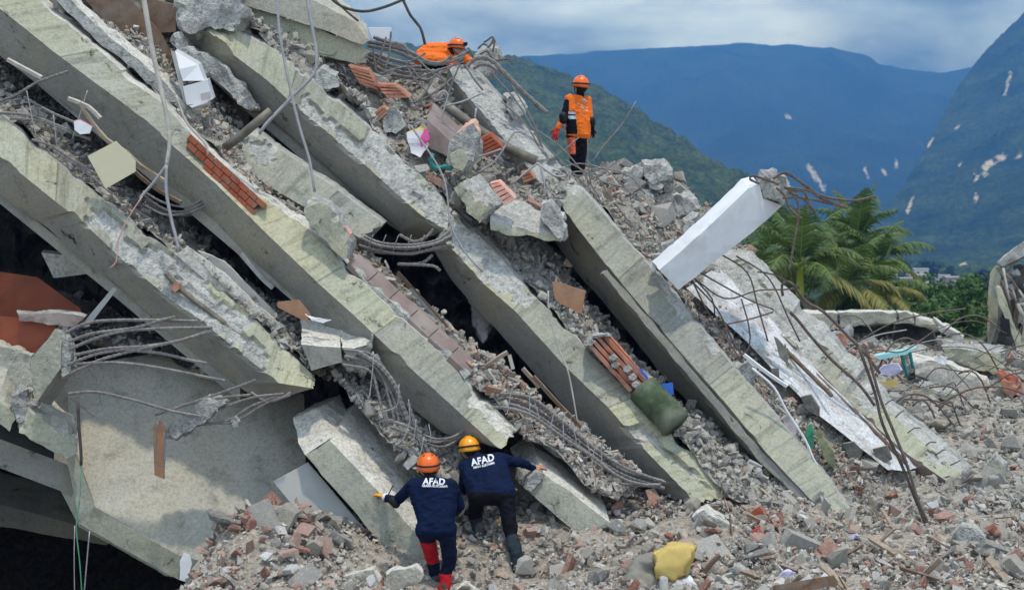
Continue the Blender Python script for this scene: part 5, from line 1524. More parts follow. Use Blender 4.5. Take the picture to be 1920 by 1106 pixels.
def rc1(c, mi):
    # the jersey overhangs the trousers; the left thigh is red only below the hem
    zh = P(815, 1001, D1).z
    mi = mi.copy()
    mi[(mi == 1) & (c[:, 2] > zh)] = 0
    mi[(mi == 2) & (c[:, 2] > P(815, 1016, D1).z)] = 1
    return mi


V1, F1, I1 = organic(prims, 0.0135, 9, 0.012, 7.0, 1.0, rc1)
mk('body', V1, F1, [M_NAVY, M_NAVY2, M_REDCL, M_SKIN, M_HAIR], w1, I1, smooth=True)
helmet(w1, p1(803, 872, .24), (-0.06, 0.02, 1), (-0.12, 1, 0.0), M_HELMO, s=1.06)
lettering(w1, V1, F1, 'AFAD', 813, 903.5, D1, 0.245, R(-1), 0.062)
lettering(w1, V1, F1, 'ARAMA KURTARMA', 815, 911.5, D1, 0.285, R(-2), 0.026)
hand('glove', w1, p1(722, 931, .60), (-0.55, 0.75, 0.10), -1, (0.35, -0.2, 0.9), M_GLOVEY, 1.2, 0.5)
v, f = tube_geo([p1(727, 934, .54), p1(722, 931, .60)], 0.047, 10, step=0.02); mk('cuff', v, f, M_CUFF, w1, smooth=True)
v, f, mi = organic([cap(p1(742, 944, .30), 0.056, p1(738, 938, .30), 0.052, 0)], 0.012, 3); mk('elbow_pad', v, f, M_BLACK, w1, smooth=True)
hand('glove', w1, p1(851, 963, .48), (-0.3, 0.9, -0.2), 1, (0, 0.2, 1), M_BLACK, 1.1)
v, f = tube_geo([p1(728, 927, .5), p1(737, 909, .5)], 0.007, 5); mk('radio_antenna', v, f, M_BLACK, w1)
boot(w1, p1(833, 1112, -.02), p1(830, 1125, .1)); boot(w1, p1(818, 1098, .16), p1(815, 1108, .3))

# --- rescuer with the yellow helmet peering into the gap
D2 = 15.9
def p2(x, y, e=0.0): return P(x, y, D2 + e)
w2 = thing('person', p2(968, 1088, -.4), 'person in navy jersey and yellow helmet bending towards the dark gap', 'person')
shL, shR, hpL, hpR = p2(874, 873, .22), p2(936, 860, .22), p2(896, 928, -.06), p2(948, 926, -.08)
prims = [cap(shL, 0.085, hpL, 0.12, 0), cap(shR, 0.085, hpR, 0.12, 0), cap(p2(906, 870, .2), 0.12, p2(922, 920, -.06), 0.125, 0), cap(p2(890, 872, .22), 0.11, p2(908, 922, -.05), 0.12, 0), cap(p2(922, 866, .22), 0.11, p2(934, 922, -.06), 0.12, 0), cap(shL, 0.08, shR, 0.08, 0), cap(p2(900, 862, .26), 0.075, p2(893, 853, .32), 0.058, 0), cap(p2(895, 860, .3), 0.055, p2(886, 848, .38), 0.055, 5),
         cap(shR, 0.075, p2(974, 867, .26), 0.06, 0), cap(p2(974, 867, .26), 0.056, p2(1000, 877, .36), 0.042, 0),
         cap(shL, 0.075, p2(869, 912, .32), 0.06, 0), cap(p2(869, 912, .32), 0.055, p2(880, 930, .5), 0.042, 0),
         cap(hpL, 0.125, hpR, 0.125, 1), cap(hpL, 0.112, p2(890, 965, .24), 0.08, 1), cap(p2(890, 965, .24), 0.082, p2(897, 996, .2), 0.062, 2),
         cap(hpR + Vector((0, 0, -.02)), 0.112, p2(958, 1002, -.14), 0.078, 1), cap(p2(961, 1014, -.2), 0.082, p2(968, 1038, -.28), 0.074, 2), cap(p2(968, 1040, -.28), 0.08, p2(971, 1072, -.36), 0.066, 2)]
prims += head_prims(p2(882, 844, .42), (-0.12, 0.35, 0.92), (-0.15, 1, -0.5), 3, 4)


def rc2(c, mi):
    mi = mi.copy()
    px_ = 960 + c[:, 0] / c[:, 1] * F; py_ = 553 - (c[:, 2] - CZ) / c[:, 1] * F
    hem = 922 + (px_ - 895) * 0.06
    mi[(mi == 1) & (py_ < hem)] = 0
    mi[(mi == 0) & (py_ > hem) & (px_ > 882)] = 1
    return mi


V2, F2, I2 = organic(prims, 0.0135, 9, 0.012, 7.0, 5.0, rc2)
mk('body', V2, F2, [M_NAVY, M_BLACKCL, M_GAITER, M_SKIN, M_HAIR, M_ORANGE], w2, I2, smooth=True)
helmet(w2, p2(880, 839, .42), (-0.14, 0.22, 0.96), (-0.1, 1, -0.22), M_HELMY, s=1.06)
lettering(w2, V2, F2, 'AFAD', 904, 864.5, D2, 0.275, R(14), 0.075)
lettering(w2, V2, F2, 'ARAMA KURTARMA', 907, 873.5, D2, 0.255, R(13), 0.026)
hand('hand', w2, p2(1000, 877, .37), (0.85, 0.35, 0.1), 1, (0.0, -0.5, 0.9), M_SKIN, 1.05, 0.55)
hand('glove', w2, p2(881, 931, .5), (0.2, 0.9, -0.3), -1, (0, 0.2, 1), M_BLACK, 1.1)
boot(w2, p2(972, 1078, -.37), p2(972, 1092, -.2)); boot(w2, p2(899, 1000, .19), p2(906, 1008, .12), s=1.1)

# --- worker standing on the summit ridge
D3 = 22.6
def p3(x, y, e=0.0): return P(x, y, D3 + e)
w3 = thing('person', p3(1083, 338), 'person in orange and black uniform with orange helmet standing on the ridge', 'person')
shL, shR, hpL, hpR = p3(1068, 186, -.02), p3(1100, 189, .06), p3(1074, 252), p3(1094, 254)
prims = [cap(shL, 0.085, hpL, 0.12, 0), cap(shR, 0.085, hpR, 0.12, 0), cap(p3(1085, 188), 0.10, p3(1086, 250), 0.125, 0), cap(shL, 0.075, shR, 0.075, 0), cap(p3(1087, 182), 0.075, p3(1088, 172), 0.06, 2),
         cap(shL, 0.08, p3(1058, 220, -.06), 0.066, 1), cap(p3(1058, 220, -.06), 0.06, p3(1046, 240, -.12), 0.045, 0),
         cap(shR, 0.08, p3(1106, 224, .04), 0.066, 0), cap(p3(1106, 224, .04), 0.055, p3(1110, 240, .16), 0.044, 1),
         cap(hpL, 0.115, hpR, 0.115, 0), cap(hpL, 0.108, p3(1076, 294), 0.078, 3), cap(p3(1076, 294), 0.076, p3(1078, 330), 0.06, 1),
         cap(hpR, 0.108, p3(1090, 296), 0.08, 1), cap(p3(1090, 296), 0.078, p3(1089, 332), 0.062, 1)]
prims += head_prims(p3(1089, 163), (0.05, 0, 1), (-0.35, 1, 0), 4, 5)


def rc3(c, mi):
    mi = mi.copy()
    px_ = 960 + c[:, 0] / c[:, 1] * F; py_ = 553 - (c[:, 2] - CZ) / c[:, 1] * F
    side = (px_ < 1079 + (py_ - 210) * 0.10) & (py_ > 208) & (py_ < 252)
    mi[(mi == 0) & side & (px_ > 1062)] = 1
    mi[(mi == 0) & (py_ > 255 + (px_ - 1070) * 0.22)] = 1
    mi[(mi == 3) & ((px_ > 1079) | (py_ > 290) | (py_ < 252))] = 1
    mi[(mi == 1) & (py_ > 210) & (py_ < 214) & (px_ > 1066) & (px_ < 1080)] = 6
    mi[(mi == 1) & (py_ > 218) & (py_ < 223) & (px_ > 1066) & (px_ < 1082)] = 6
    return mi


V3, F3, I3 = organic(prims, 0.0135, 4, 0.010, 10.0, 9.0, rc3)
mk('body', V3, F3, [M_ORANGE, M_BLACKCL, M_BLACKCL, M_CORAL, M_SKIN, M_HAIR, M_REFLECT], w3, I3, smooth=True)
helmet(w3, p3(1089, 159), (0.04, -0.02, 1), (-0.35, 1, 0), M_HELMO, s=1.12)
hand('glove', w3, p3(1045, 241, -.12), (-0.25, -0.1, -0.9), 1, (-0.2, -0.9, 0.1), M_GLOVER, 1.25, 0.35)
hand('glove', w3, p3(1110, 240, .17), (0.1, 0.7, -0.6), 1, (0.5, 0.1, 0.8), M_BLACK, 1.15, 0.4)
v, f, mi = organic([cap(p3(1056, 218, -.12), 0.075, p3(1056, 226, -.12), 0.065, 0)], 0.014, 3); mk('elbow_pad', v, f, M_BLACK, w3, smooth=True)
v, f, mi = organic([cap(p3(1109, 226, .02), 0.07, p3(1110, 232, .02), 0.06, 0)], 0.014, 3); mk('elbow_pad', v, f, M_BLACK, w3, smooth=True)
lettering(w3, V3, F3, '*', 1095, 191, D3, 0.09, R(-20), 0.08, 'back_emblem')
lettering(w3, V3, F3, '- --- -', 1092, 200, D3, 0.17, R(-24), 0.012, 'back_print')
lettering(w3, V3, F3, '--- --', 1095, 206, D3, 0.13, R(-28), 0.010, 'back_print')
boot(w3, p3(1078, 332), p3(1074, 340, .2)); boot(w3, p3(1089, 334), p3(1092, 342, .2))

# --- worker bending over at the summit
D4 = 22.2
def p4(x, y, e=0.0): return P(x, y, D4 + e)
w4 = thing('person', p4(805, 165), 'person in orange jersey bending down at the summit behind the rebar tangle', 'person')
prims = [cap(p4(796, 106, .1), 0.16, p4(850, 106, -.15), 0.14, 0), cap(p4(806, 97, .1), 0.145, p4(838, 97, -.05), 0.15, 0), cap(p4(800, 112, -.1), 0.12, p4(850, 118, -.28), 0.11, 0), cap(p4(852, 108, -.2), 0.07, p4(856, 100, -.24), 0.056, 1),
         cap(p4(868, 110, -.1), 0.10, p4(884, 122, -.12), 0.085, 0), cap(p4(852, 106, -.1), 0.12, p4(868, 110, -.1), 0.10, 0), cap(p4(884, 122, -.12), 0.075, p4(892, 152, -.2), 0.05, 0),
         cap(p4(845, 120, -.38), 0.08, p4(838, 140, -.42), 0.06, 0), cap(p4(838, 140, -.42), 0.055, p4(848, 158, -.5), 0.045, 0),
         cap(p4(792, 112, .05), 0.14, p4(800, 118, .1), 0.13, 0), cap(p4(796, 118, .1), 0.11, p4(790, 158, .0), 0.08, 1), cap(p4(806, 118, -.1), 0.11, p4(812, 160, -.1), 0.08, 1), cap(p4(790, 158), 0.075, p4(788, 190, .1), 0.06, 1), cap(p4(812, 160, -.1), 0.075, p4(812, 192), 0.06, 1)]
prims += head_prims(p4(857, 92, -.3), (0.15, -0.1, 1), (0.75, -0.45, -0.45), 3, 4)


def rc4(c, mi):
    mi = mi.copy()
    px_ = 960 + c[:, 0] / c[:, 1] * F; py_ = 553 - (c[:, 2] - CZ) / c[:, 1] * F
    mi[(mi == 0) & (px_ > 860) & (px_ < 868) & (py_ > 96)] = 1
    mi[(mi == 0) & (py_ > 122) & (px_ < 862)] = 1
    return mi


V4, F4, I4 = organic(prims, 0.0135, 4, 0.010, 10.0, 13.0, rc4)
mk('body', V4, F4, [M_ORANGE, M_BLACKCL, M_BLACKCL, M_SKIN, M_HAIR], w4, I4, smooth=True)
helmet(w4, p4(856, 87, -.3), (0.12, -0.12, 1), (0.8, -0.5, -0.35), M_HELMO, lamp=True)
hand('glove', w4, p4(892, 152, -.2), (0.1, -0.1, -1), 1, (0.9, -0.3, 0), M_CORAL, 1.15, 0.4)
hand('glove', w4, p4(848, 158, -.5), (0.2, -0.2, -1), 1, (0.2, -0.9, 0), M_BLACK, 1.15, 0.4)
boot(w4, p4(788, 192, .1), p4(800, 200)); boot(w4, p4(812, 194), p4(824, 202))
# ------------------------------------------------------------------ vegetation and far things
def leaf_mat(name, lo, hi, dry=None):
    m, nt, b = new_mat(name)
    oi = N(nt, 'ShaderNodeNewGeometry')
    c = ramp(nt, oi.outputs['Random Per Island'], [(0.0, lo), (1.0, hi)])
    if dry:
        c = mixc(nt, ramp(nt, oi.outputs['Random Per Island'], [(0.8, (0, 0, 0)), (0.98, (1, 1, 1))]), c, dry)
    nt.links.new(c, b.inputs['Base Color'])
    b.inputs['Roughness'].default_value = 0.55
    b.inputs['Specular IOR Level'].default_value = 0.35
    # light passes through thin leaves
    tr = N(nt, 'ShaderNodeBsdfTranslucent'); nt.links.new(c, tr.inputs['Color'])
    ms = N(nt, 'ShaderNodeMixShader'); ms.inputs[0].default_value = 0.3
    out = [n for n in nt.nodes if n.type == 'OUTPUT_MATERIAL'][0]
    nt.links.new(b.outputs[0], ms.inputs[1]); nt.links.new(tr.outputs[0], ms.inputs[2]); nt.links.new(ms.outputs[0], out.inputs[0])
    return m


M_FROND = leaf_mat('palm_frond', (0.045, 0.095, 0.025), (0.15, 0.215, 0.055))
M_FRONDY = leaf_mat('yellowing_frond', (0.14, 0.17, 0.045), (0.34, 0.29, 0.09))
M_LEAF = leaf_mat('tree_leaf', (0.028, 0.07, 0.014), (0.10, 0.19, 0.035))
M_LEAFD = leaf_mat('dark_tree_leaf', (0.015, 0.035, 0.014), (0.045, 0.08, 0.028))
M_BARK = plain('palm_bark', (0.22, 0.19, 0.16), 0.9, 0.25, 6.0, 0.4)
M_BARKR = plain('reddish_bark', (0.24, 0.13, 0.09), 0.9, 0.25, 6.0, 0.4)
M_SHAFT = plain('crownshaft_green', (0.34, 0.40, 0.05), 0.45, 0.12, 4.0, 0.05)
M_RACHIS = plain('frond_rib', (0.26, 0.30, 0.06), 0.6, 0.15, 6.0, 0.05)
rp = random.Random(11)


def frond_geo(base, az, el, length, droop, rr):
    """one feather leaf: arching rib with drooping leaflets on both sides"""
    V_, F_, mi = [], [], []
    n = 12
    pts = []
    d = Vector((math.cos(az) * math.cos(el), math.sin(az) * math.cos(el), math.sin(el)))
    p = Vector(base)
    for i in range(n + 1):
        pts.append(p.copy())
        d = (d + Vector((0, 0, -droop * (0.35 + i / n) / n))).normalized()
        p = p + d * length / n
    v, f = tube_geo(pts, 0.028, 4, step=0.5, taper=0.2)
    V_ += v; F_ += f; mi += [1] * len(f)
    side0 = Vector((-math.sin(az), math.cos(az), 0))
    nl = 36
    for k in range(nl):
        t = 0.12 + 0.88 * k / (nl - 1)
        x = t * n; i = min(n - 1, int(x)); q = pts[i].lerp(pts[i + 1], x - i)
        tg = (pts[i + 1] - pts[i]).normalized()
        ll = length * (0.30 * math.sin(math.pi * min(1, t * 0.85 + 0.12)) + 0.04) * rr.uniform(0.85, 1.1)
        for s in (-1, 1):
            dr = (side0 * s * 0.85 + tg * 0.6 + Vector((0, 0, 0.12 - 0.25 * t + rr.uniform(-.12, .12)))).normalized()
            w = tg * 0.024 * (1 + ll)
            a = q - w; b_ = q + w
            m1 = q + dr * ll * 0.55 + Vector((0, 0, -ll * 0.08)); e1 = q + dr * ll + Vector((0, 0, -ll * rr.uniform(0.25, 0.6)))
            o = len(V_)
            V_ += [a, b_, m1 + w * 0.8, m1 - w * 0.8, e1]
            F_ += [[o, o + 1, o + 2, o + 3], [o + 3, o + 2, o + 4]]; mi += [0, 0]
    return V_, F_, mi


def palm(x, y, d, base_y, nf, length, label, shaft=True, yellow=(), trunk=None, seed=1, spread=1.0):
    rr = random.Random(seed)
    top = P(x, y, d)
    root = thing('palm_tree', Vector((top.x + rr.uniform(-.3, .3), top.y, VALLEY)), label, 'palm', 'palms behind the pile')
    b0 = Vector(root.location)
    mid = b0.lerp(top, 0.5) + Vector((rr.uniform(-.15, .15), 0, 0))
    sh = top - Vector((0, 0, 1.0))
    tube('trunk', [b0 - Vector((0, 0, .3)), mid, sh], 0.16, trunk or M_BARK, root, sides=10, step=0.4, taper=0.8)
    if shaft:
        tube('crownshaft', [sh, sh.lerp(top, .5), top], 0.15, M_SHAFT, root, sides=10, step=0.2, taper=0.6)
    for k in range(nf):
        az = 2 * math.pi * (k * 0.382) + rr.uniform(-.2, .2)
        el = R(78 - 88 * (k / nf) * spread + rr.uniform(-8, 8))
        v, f, mi = frond_geo(top, az, el, length * rr.uniform(0.85, 1.1), rr.uniform(1.3, 2.1), rr)
        mk('frond', v, f, [M_FRONDY if k in yellow else M_FROND, M_RACHIS], root, mi)
    return root


PD = 52.0
palm(1500, 500, PD - 6, 600, 15, 2.5, 'palm with bright yellow green crownshaft right behind the ridge', True, (12, 13), seed=2)
palm(1606, 452, PD + 5, 600, 16, 2.5, 'tallest palm whose crown reaches up at right of the group', False, (14,), seed=3)
palm(1440, 476, PD + 3, 600, 14, 2.5, 'palm at the left of the group, half hidden by the white column', False, (10, 12), seed=4)
palm(1556, 480, PD + 8, 600, 15, 2.6, 'palm standing in the back row between the two tall crowns', False, (), seed=5)
palm(1642, 490, PD + 2, 600, 15, 2.3, 'palm with drooping fronds at the right end of the group', False, (9, 11, 13), trunk=M_BARKR, seed=6)
palm(1585, 538, PD - 3, 600, 15, 2.4, 'low palm with reddish trunk and yellowing fronds in front', False, (3, 6, 8, 10, 12, 14), trunk=M_BARKR, seed=7, spread=1.15)
palm(1436, 540, PD - 2, 600, 12, 2.1, 'low young palm at the foot of the ridge', False, (7, 9), seed=8, spread=1.1)
palm(1650, 548, PD - 1, 600, 13, 2.1, 'low bushy palm in front of the drooping one', False, (8, 10), seed=9, spread=1.1)
palm(1424, 524, PD + 1, 600, 12, 2.1, 'short palm hidden low behind the white column', False, (8,), seed=10, spread=1.1)


def leafy(name, c, rad, n, leaf, mat, label, group, trunk_h=None, seed=0, cat='tree'):
    """tree or bush: limbs and many small leaves gathered in uneven clumps"""
    rr = random.Random(seed)
    c = Vector(c)
    base_z = gz(c.x, c.y) if c.y < 45 else VALLEY
    base = Vector((c.x, c.y, base_z))
    root = thing(name, base, label, cat, group)
    clumps = []
    for k in range(26):
        v = Vector((rr.gauss(0, 1), rr.gauss(0, 1), rr.gauss(0, 1))).normalized() * rr.uniform(0.35, 1.0)
        clumps.append((c + Vector((v.x * rad[0], v.y * rad[1], v.z * rad[2])), rr.uniform(0.22, 0.42) * min(rad)))
    tv, tf = tube_geo([base - Vector((0, 0, .2)), base.lerp(c, .5), c], 0.05 * rad[2] + 0.06, 7, step=0.5, taper=0.35)
    for q, r_ in clumps[:9]:
        v, f = tube_geo([base.lerp(c, rr.uniform(.35, .8)), q], 0.04, 4, step=1.0, taper=0.3)
        o = len(tv); tv += v; tf += [[i + o for i in a] for a in f]
    mk('trunk', tv, tf, M_BARK, root)
    V_, F_ = [], []
    for k in range(n):
        q, r_ = clumps[rr.randrange(len(clumps))]
        v = Vector((rr.gauss(0, 1), rr.gauss(0, 1), rr.gauss(0, 1))).normalized()
        p_ = q + v * r_ * rr.uniform(0.75, 1.1)
        a = (v + Vector((rr.uniform(-.7, .7), rr.uniform(-.7, .7), rr.uniform(-.4, .8)))).normalized()
        s = a.orthogonal().normalized(); s = (s * math.cos(k) + a.cross(s) * math.sin(k)); t = a.cross(s)
        l = leaf * rr.uniform(0.7, 1.3)
        o = len(V_)
        V_ += [p_ - s * l, p_ + t * l * .45, p_ + s * l, p_ - t * l * .45]; F_.append([o, o + 1, o + 2, o + 3])
    mk('crown', V_, F_, mat, root)
    return root


for k, (x, y, d, rx, rz, mt, lb) in enumerate([
        (1720, 588, 70, 2.2, 1.7, M_LEAF, 'bright green bushy tree just right of the palms'), (1775, 575, 76, 2.6, 2.0, M_LEAF, 'bright green round tree in the middle of the thicket'),
        (1825, 590, 72, 2.2, 1.9, M_LEAF, 'bright green tree beside the ruin at the right edge'), (1690, 580, 80, 2.2, 1.7, M_LEAFD, 'dark tree between the palms and the thicket'),
        (1610, 585, 66, 2.0, 1.2, M_LEAFD, 'dark bush under the palm crowns at right'), (1520, 590, 66, 2.4, 1.0, M_LEAFD, 'dark bush under the palm crowns at left'),
        (1430, 570, 68, 2.2, 1.6, M_LEAFD, 'dark bush behind the ridge at the left of the palms'), (1860, 575, 80, 2.2, 1.8, M_LEAFD, 'dark tree partly behind the right hand ruin'),
        (1745, 618, 62, 2.2, 1.2, M_LEAF, 'low green bush in front of the thicket'), (1800, 622, 60, 2.0, 1.1, M_LEAF, 'low green bush above the rubble by the ruin')]):
    leafy('bushy_tree', P(x, y, d), (rx, rx * .8, rz), 3200, 0.16, mt, lb, 'trees beyond the rubble', seed=k + 40)
for k, (x, y, d, r_, lb) in enumerate([(1655, 520, 740, 7.0, 'distant dark tree just right of the palm group'), (1698, 512, 760, 7.5, 'distant dark tree behind the tan far house'), (1740, 508, 780, 8.5, 'tallest distant tree behind the white far houses'), (1775, 520, 760, 6.5, 'distant round tree right of the white far houses'), (1838, 530, 700, 7.0, 'distant tree below the landslide scar'), (1812, 540, 560, 5.0, 'distant low tree in front of the smallest far house')]):
    leafy('distant_tree', P(x, y, d), (r_, r_, r_ * .9), 1600, 0.85, M_LEAFD, lb, 'distant trees on the valley floor', seed=k + 70)

# far houses on the foothill
M_HOUSEW = plain('house_white', (0.80, 0.79, 0.76), 0.8, 0.05, 1.0, 0.0)
M_HOUSET = plain('house_tan', (0.45, 0.36, 0.27), 0.8, 0.05, 1.0, 0.0)
M_ROOFT = plain('house_roof', (0.34, 0.30, 0.27), 0.8, 0.1, 1.0, 0.0)
M_WIN = plain('dark_window', (0.03, 0.035, 0.045), 0.3, 0.1, 1.0, 0.0)


def house(x, y, d, w, h, wall, label):
    c = P(x, y, d)
    root = thing('far_house', c - Vector((0, 0, 6)), label, 'house', 'houses on the foothill')
    y0, y1 = c.y, c.y + w * .8
    x0, x1, z0, z1 = c.x - w / 2, c.x + w / 2, c.z - 6, c.z + h
    vs_ = [(x0, y0, z0), (x1, y0, z0), (x1, y1, z0), (x0, y1, z0), (x0, y0, z1), (x1, y0, z1), (x1, y1, z1), (x0, y1, z1)]
    mk('wall', vs_, [[0, 1, 5, 4], [1, 2, 6, 5], [2, 3, 7, 6], [3, 0, 4, 7], [4, 5, 6, 7]], wall, root)
    o = 0.5
    rv = [(x0 - o, y0 - o, z1), (x1 + o, y0 - o, z1), (x1 + o, y1 + o, z1), (x0 - o, y1 + o, z1), (x0 - o, (y0 + y1) / 2, z1 + w * .1), (x1 + o, (y0 + y1) / 2, z1 + w * .1)]
    mk('roof', rv, [[0, 1, 5, 4], [2, 3, 4, 5], [1, 2, 5], [3, 0, 4], [3, 2, 1, 0]], M_ROOFT, root)
    for k in (-.25, .25):
        wx = c.x + k * w
        mk('window', [(wx - .7, y0 - .05, c.z + h * .2), (wx + .7, y0 - .05, c.z + h * .2), (wx + .7, y0 - .05, c.z + h * .7), (wx - .7, y0 - .05, c.z + h * .7)], [[0, 1, 2, 3]], M_WIN, root)


for a in [(1728, 520, 690, 7, 4, M_HOUSEW, 'white far house highest on the foothill'), (1722, 536, 660, 9, 5, M_HOUSEW, 'larger white far house below the highest one'), (1700, 538, 650, 6, 4, M_HOUSET, 'tan far house left of the larger white one'), (1790, 536, 670, 8, 4, M_HOUSET, 'tan far house at the right of the cluster'), (1770, 532, 680, 6, 4, M_HOUSEW, 'small white far house right of centre'), (1672, 522, 700, 6, 3.5, M_HOUSEW, 'small white far house at the left beside the palms'), (1800, 542, 640, 5, 3.5, M_HOUSEW, 'smallest white far house at the right end')]:
    house(*a)

# low broken wall and rubble in the middle distance on the right
rw_ = thing('broken_parapet', P(1650, 640, 30), 'long broken concrete parapet beyond the pile on the right', 'wall')
for poly in ([(1510, 586), (1570, 586), (1572, 612), (1530, 620), (1510, 616)], [(1574, 586), (1680, 585), (1682, 606), (1574, 614)], [(1684, 585), (1712, 588), (1714, 606), (1686, 606)], [(1716, 590), (1762, 608), (1758, 622), (1716, 608)]):
    lump('section', poly, 30.0, (-4, -4, 1.2), [M_FACE_GREY, M_SCREED, M_BROKEN], parent=rw_, res=0.14, amp=0.03, edge=0.02)
lump('tilted_plate', [(1760, 604), (1808, 632), (1802, 642), (1756, 618)], 29.5, (-10, -10, 1.0), [M_BROKEN, M_SCREED, M_BROKEN], 'thin tilted concrete plate at the right end of the parapet', 'slab', res=0.1, amp=0.03)
lump('shade_block', [(1585, 612), (1700, 608), (1750, 622), (1760, 665), (1590, 650)], 31.0, (0, -4, 0.8), [M_DARKC, M_DARKC, M_DARKC], 'dark block standing in for shade under the parapet', 'debris', res=0.2, amp=0.06)  # solid dark block put where only shade lies under the parapet
lump('fallen_lintel', [(1706, 668), (1780, 684), (1850, 712), (1858, 722), (1836, 742), (1800, 738), (1752, 720), (1716, 702)], 25.0, (-4, -8, 0.8), [M_SCREED, M_SCREED, M_BROKEN], 'pale fallen lintel among the wires at the right', 'beam', res=0.10, amp=0.025, edge=0.02)
lump('fallen_lintel', [(1770, 655), (1880, 660), (1880, 690), (1862, 700), (1790, 682)], 26.5, (-2, -12, 1.0), [M_FACE, M_BROKEN, M_BROKEN], 'yellowish fallen beam with brick crust behind the pale lintel', 'beam', res=0.10, amp=0.05)
lump('fallen_block', [(1722, 722), (1790, 740), (1800, 765), (1760, 772), (1724, 750)], 24.0, (6, -10, 0.8), [M_FACE, M_BROKEN, M_SOFF], 'rounded yellowish block under the pale lintel', 'concrete chunk', res=0.08, amp=0.03)
lump('fallen_block', [(1690, 665), (1730, 660), (1735, 690), (1700, 700)], 26.0, (6, -10, 0.6), [M_BROKEN, M_BROKEN, M_BROKEN], 'grey broken block left of the pale lintel', 'concrete chunk', res=0.08, amp=0.06)
lump('hollow_brick_block', [(1868, 700), (1902, 712), (1908, 742), (1880, 738)], 24.5, (6, -8, 0.5), [M_CLAY, M_BRICK, M_CLAY], 'red hollow brick mass at the right edge', 'brick', res=0.06, amp=0.05)
lump('hollow_brick_block', [(1556, 628), (1584, 622), (1592, 636), (1580, 650), (1556, 646)], 28.0, (6, -8, 0.4), [M_CLAY, M_BROKEN, M_CLAY], 'orange brick lump in front of the parapet', 'brick', res=0.06, amp=0.05)
ch = thing('plastic_chair', P(1690, 720, 23.6), 'overturned mint plastic chair half buried on the right', 'chair')
lump('seat', [(1638, 668), (1700, 656), (1716, 652), (1700, 664), (1650, 674)], 23.6, (4, -5, 0.3), [M_MINT, M_MINT, M_MINT], parent=ch, res=0.2, amp=0.004)
for a, b_ in (((1690, 664), (1702, 705)), ((1706, 660), (1712, 690))):
    tube('leg', px([a, b_], 23.65), 0.03, M_TEAL, ch, sides=6)
slab('blue_cloth', [(1642, 700), (1656, 686), (1684, 680), (1690, 694), (1676, 706)], 23.4, 0.05, [M_LILAC, M_LILAC, M_LILAC], 'pale lilac crumpled sheet below the mint chair', 'cloth', res=0.06, amp=0.03)
slab('yellow_card', [(1652, 716), (1680, 712), (1684, 720), (1668, 728)], 23.0, 0.03, [M_FOAM, M_FOAM, M_FOAM], 'small yellow card below the lilac sheet', 'card')
slab('plastic_bag', [(1748, 668), (1756, 664), (1772, 672), (1770, 680), (1752, 678)], 24.6, 0.06, [M_PAPER, M_PAPER, M_PAPER], 'white and blue plastic bag on the pale lintel', 'bag', res=0.05, amp=0.03)

# ruin at the right edge
ru = thing('ruined_building', P(1900, 700, 36), 'collapsed building corner at the right edge with tilted slab on top', 'building')
lump('roof_slab', [(1868, 492), (1925, 448), (1990, 410), (1990, 440), (1925, 476), (1880, 502)], 36.0, (20, -8, 3.0), [M_BROKEN, M_SCREED, M_SOFF], parent=ru, res=0.25, amp=0.04)
lump('corner_wall', [(1856, 515), (1866, 498), (1876, 520), (1870, 600), (1862, 640), (1850, 655)], 36.2, (8, 0, 1.5), [M_FACE, M_FACE, M_SOFF], parent=ru, res=0.25, amp=0.03)
lump('tilted_column', [(1866, 535), (1876, 540), (1905, 620), (1918, 650), (1914, 690), (1902, 640), (1874, 570)], 35.4, (6, 0, 0.6), [M_FACE, M_FACE, M_FACE], parent=ru, res=0.2, amp=0.02)
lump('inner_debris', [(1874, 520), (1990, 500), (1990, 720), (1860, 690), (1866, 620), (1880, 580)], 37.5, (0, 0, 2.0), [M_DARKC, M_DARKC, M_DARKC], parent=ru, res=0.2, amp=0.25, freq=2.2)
lump('side_wall', [(1900, 690), (1990, 640), (1990, 760), (1905, 720)], 35.0, (4, -2, 0.5), [M_FACE, M_FACE, M_FACE], parent=ru, res=0.2, amp=0.03)
lump('dark_window', [(1876, 595), (1892, 598), (1896, 630), (1876, 630)], 35.3, (2, 0, 0.15), [M_BLACK, M_BLACK, M_BLACK], parent=ru, res=0.3)
rq = random.Random(31)
for k in range(26):
    x, y = 1878 + rq.uniform(0, 55), 512 + rq.uniform(0, 110)
    w = rq.uniform(5, 13)
    lump('broken_piece', [(x, y), (x + w, y - w * .5), (x + w * 1.5, y + w * .3), (x + w * .6, y + w * .8)], 36.2 + rq.uniform(-.5, .9), (2, -3, 0.3), [M_BROKEN, M_CRUMB, M_BROKEN], parent=ru, res=0.12, amp=0.06, seed=k)
for k in range(8):
    x, y = 1876 + rq.uniform(0, 30), 500 + rq.uniform(0, 60)
    tube('bent_rod', [P(x, y, 35.6), P(x + rq.uniform(5, 30), y + rq.uniform(20, 50), 35.5), P(x + rq.uniform(10, 50), y + rq.uniform(50, 100), 35.7)], 0.035, M_RUST if k % 2 else M_PALEROD, ru, sides=5, step=0.2)
# ------------------------------------------------------------------ single things lying in the pile
B3 = [M_BROKEN, M_CRUMB, M_BROKEN]


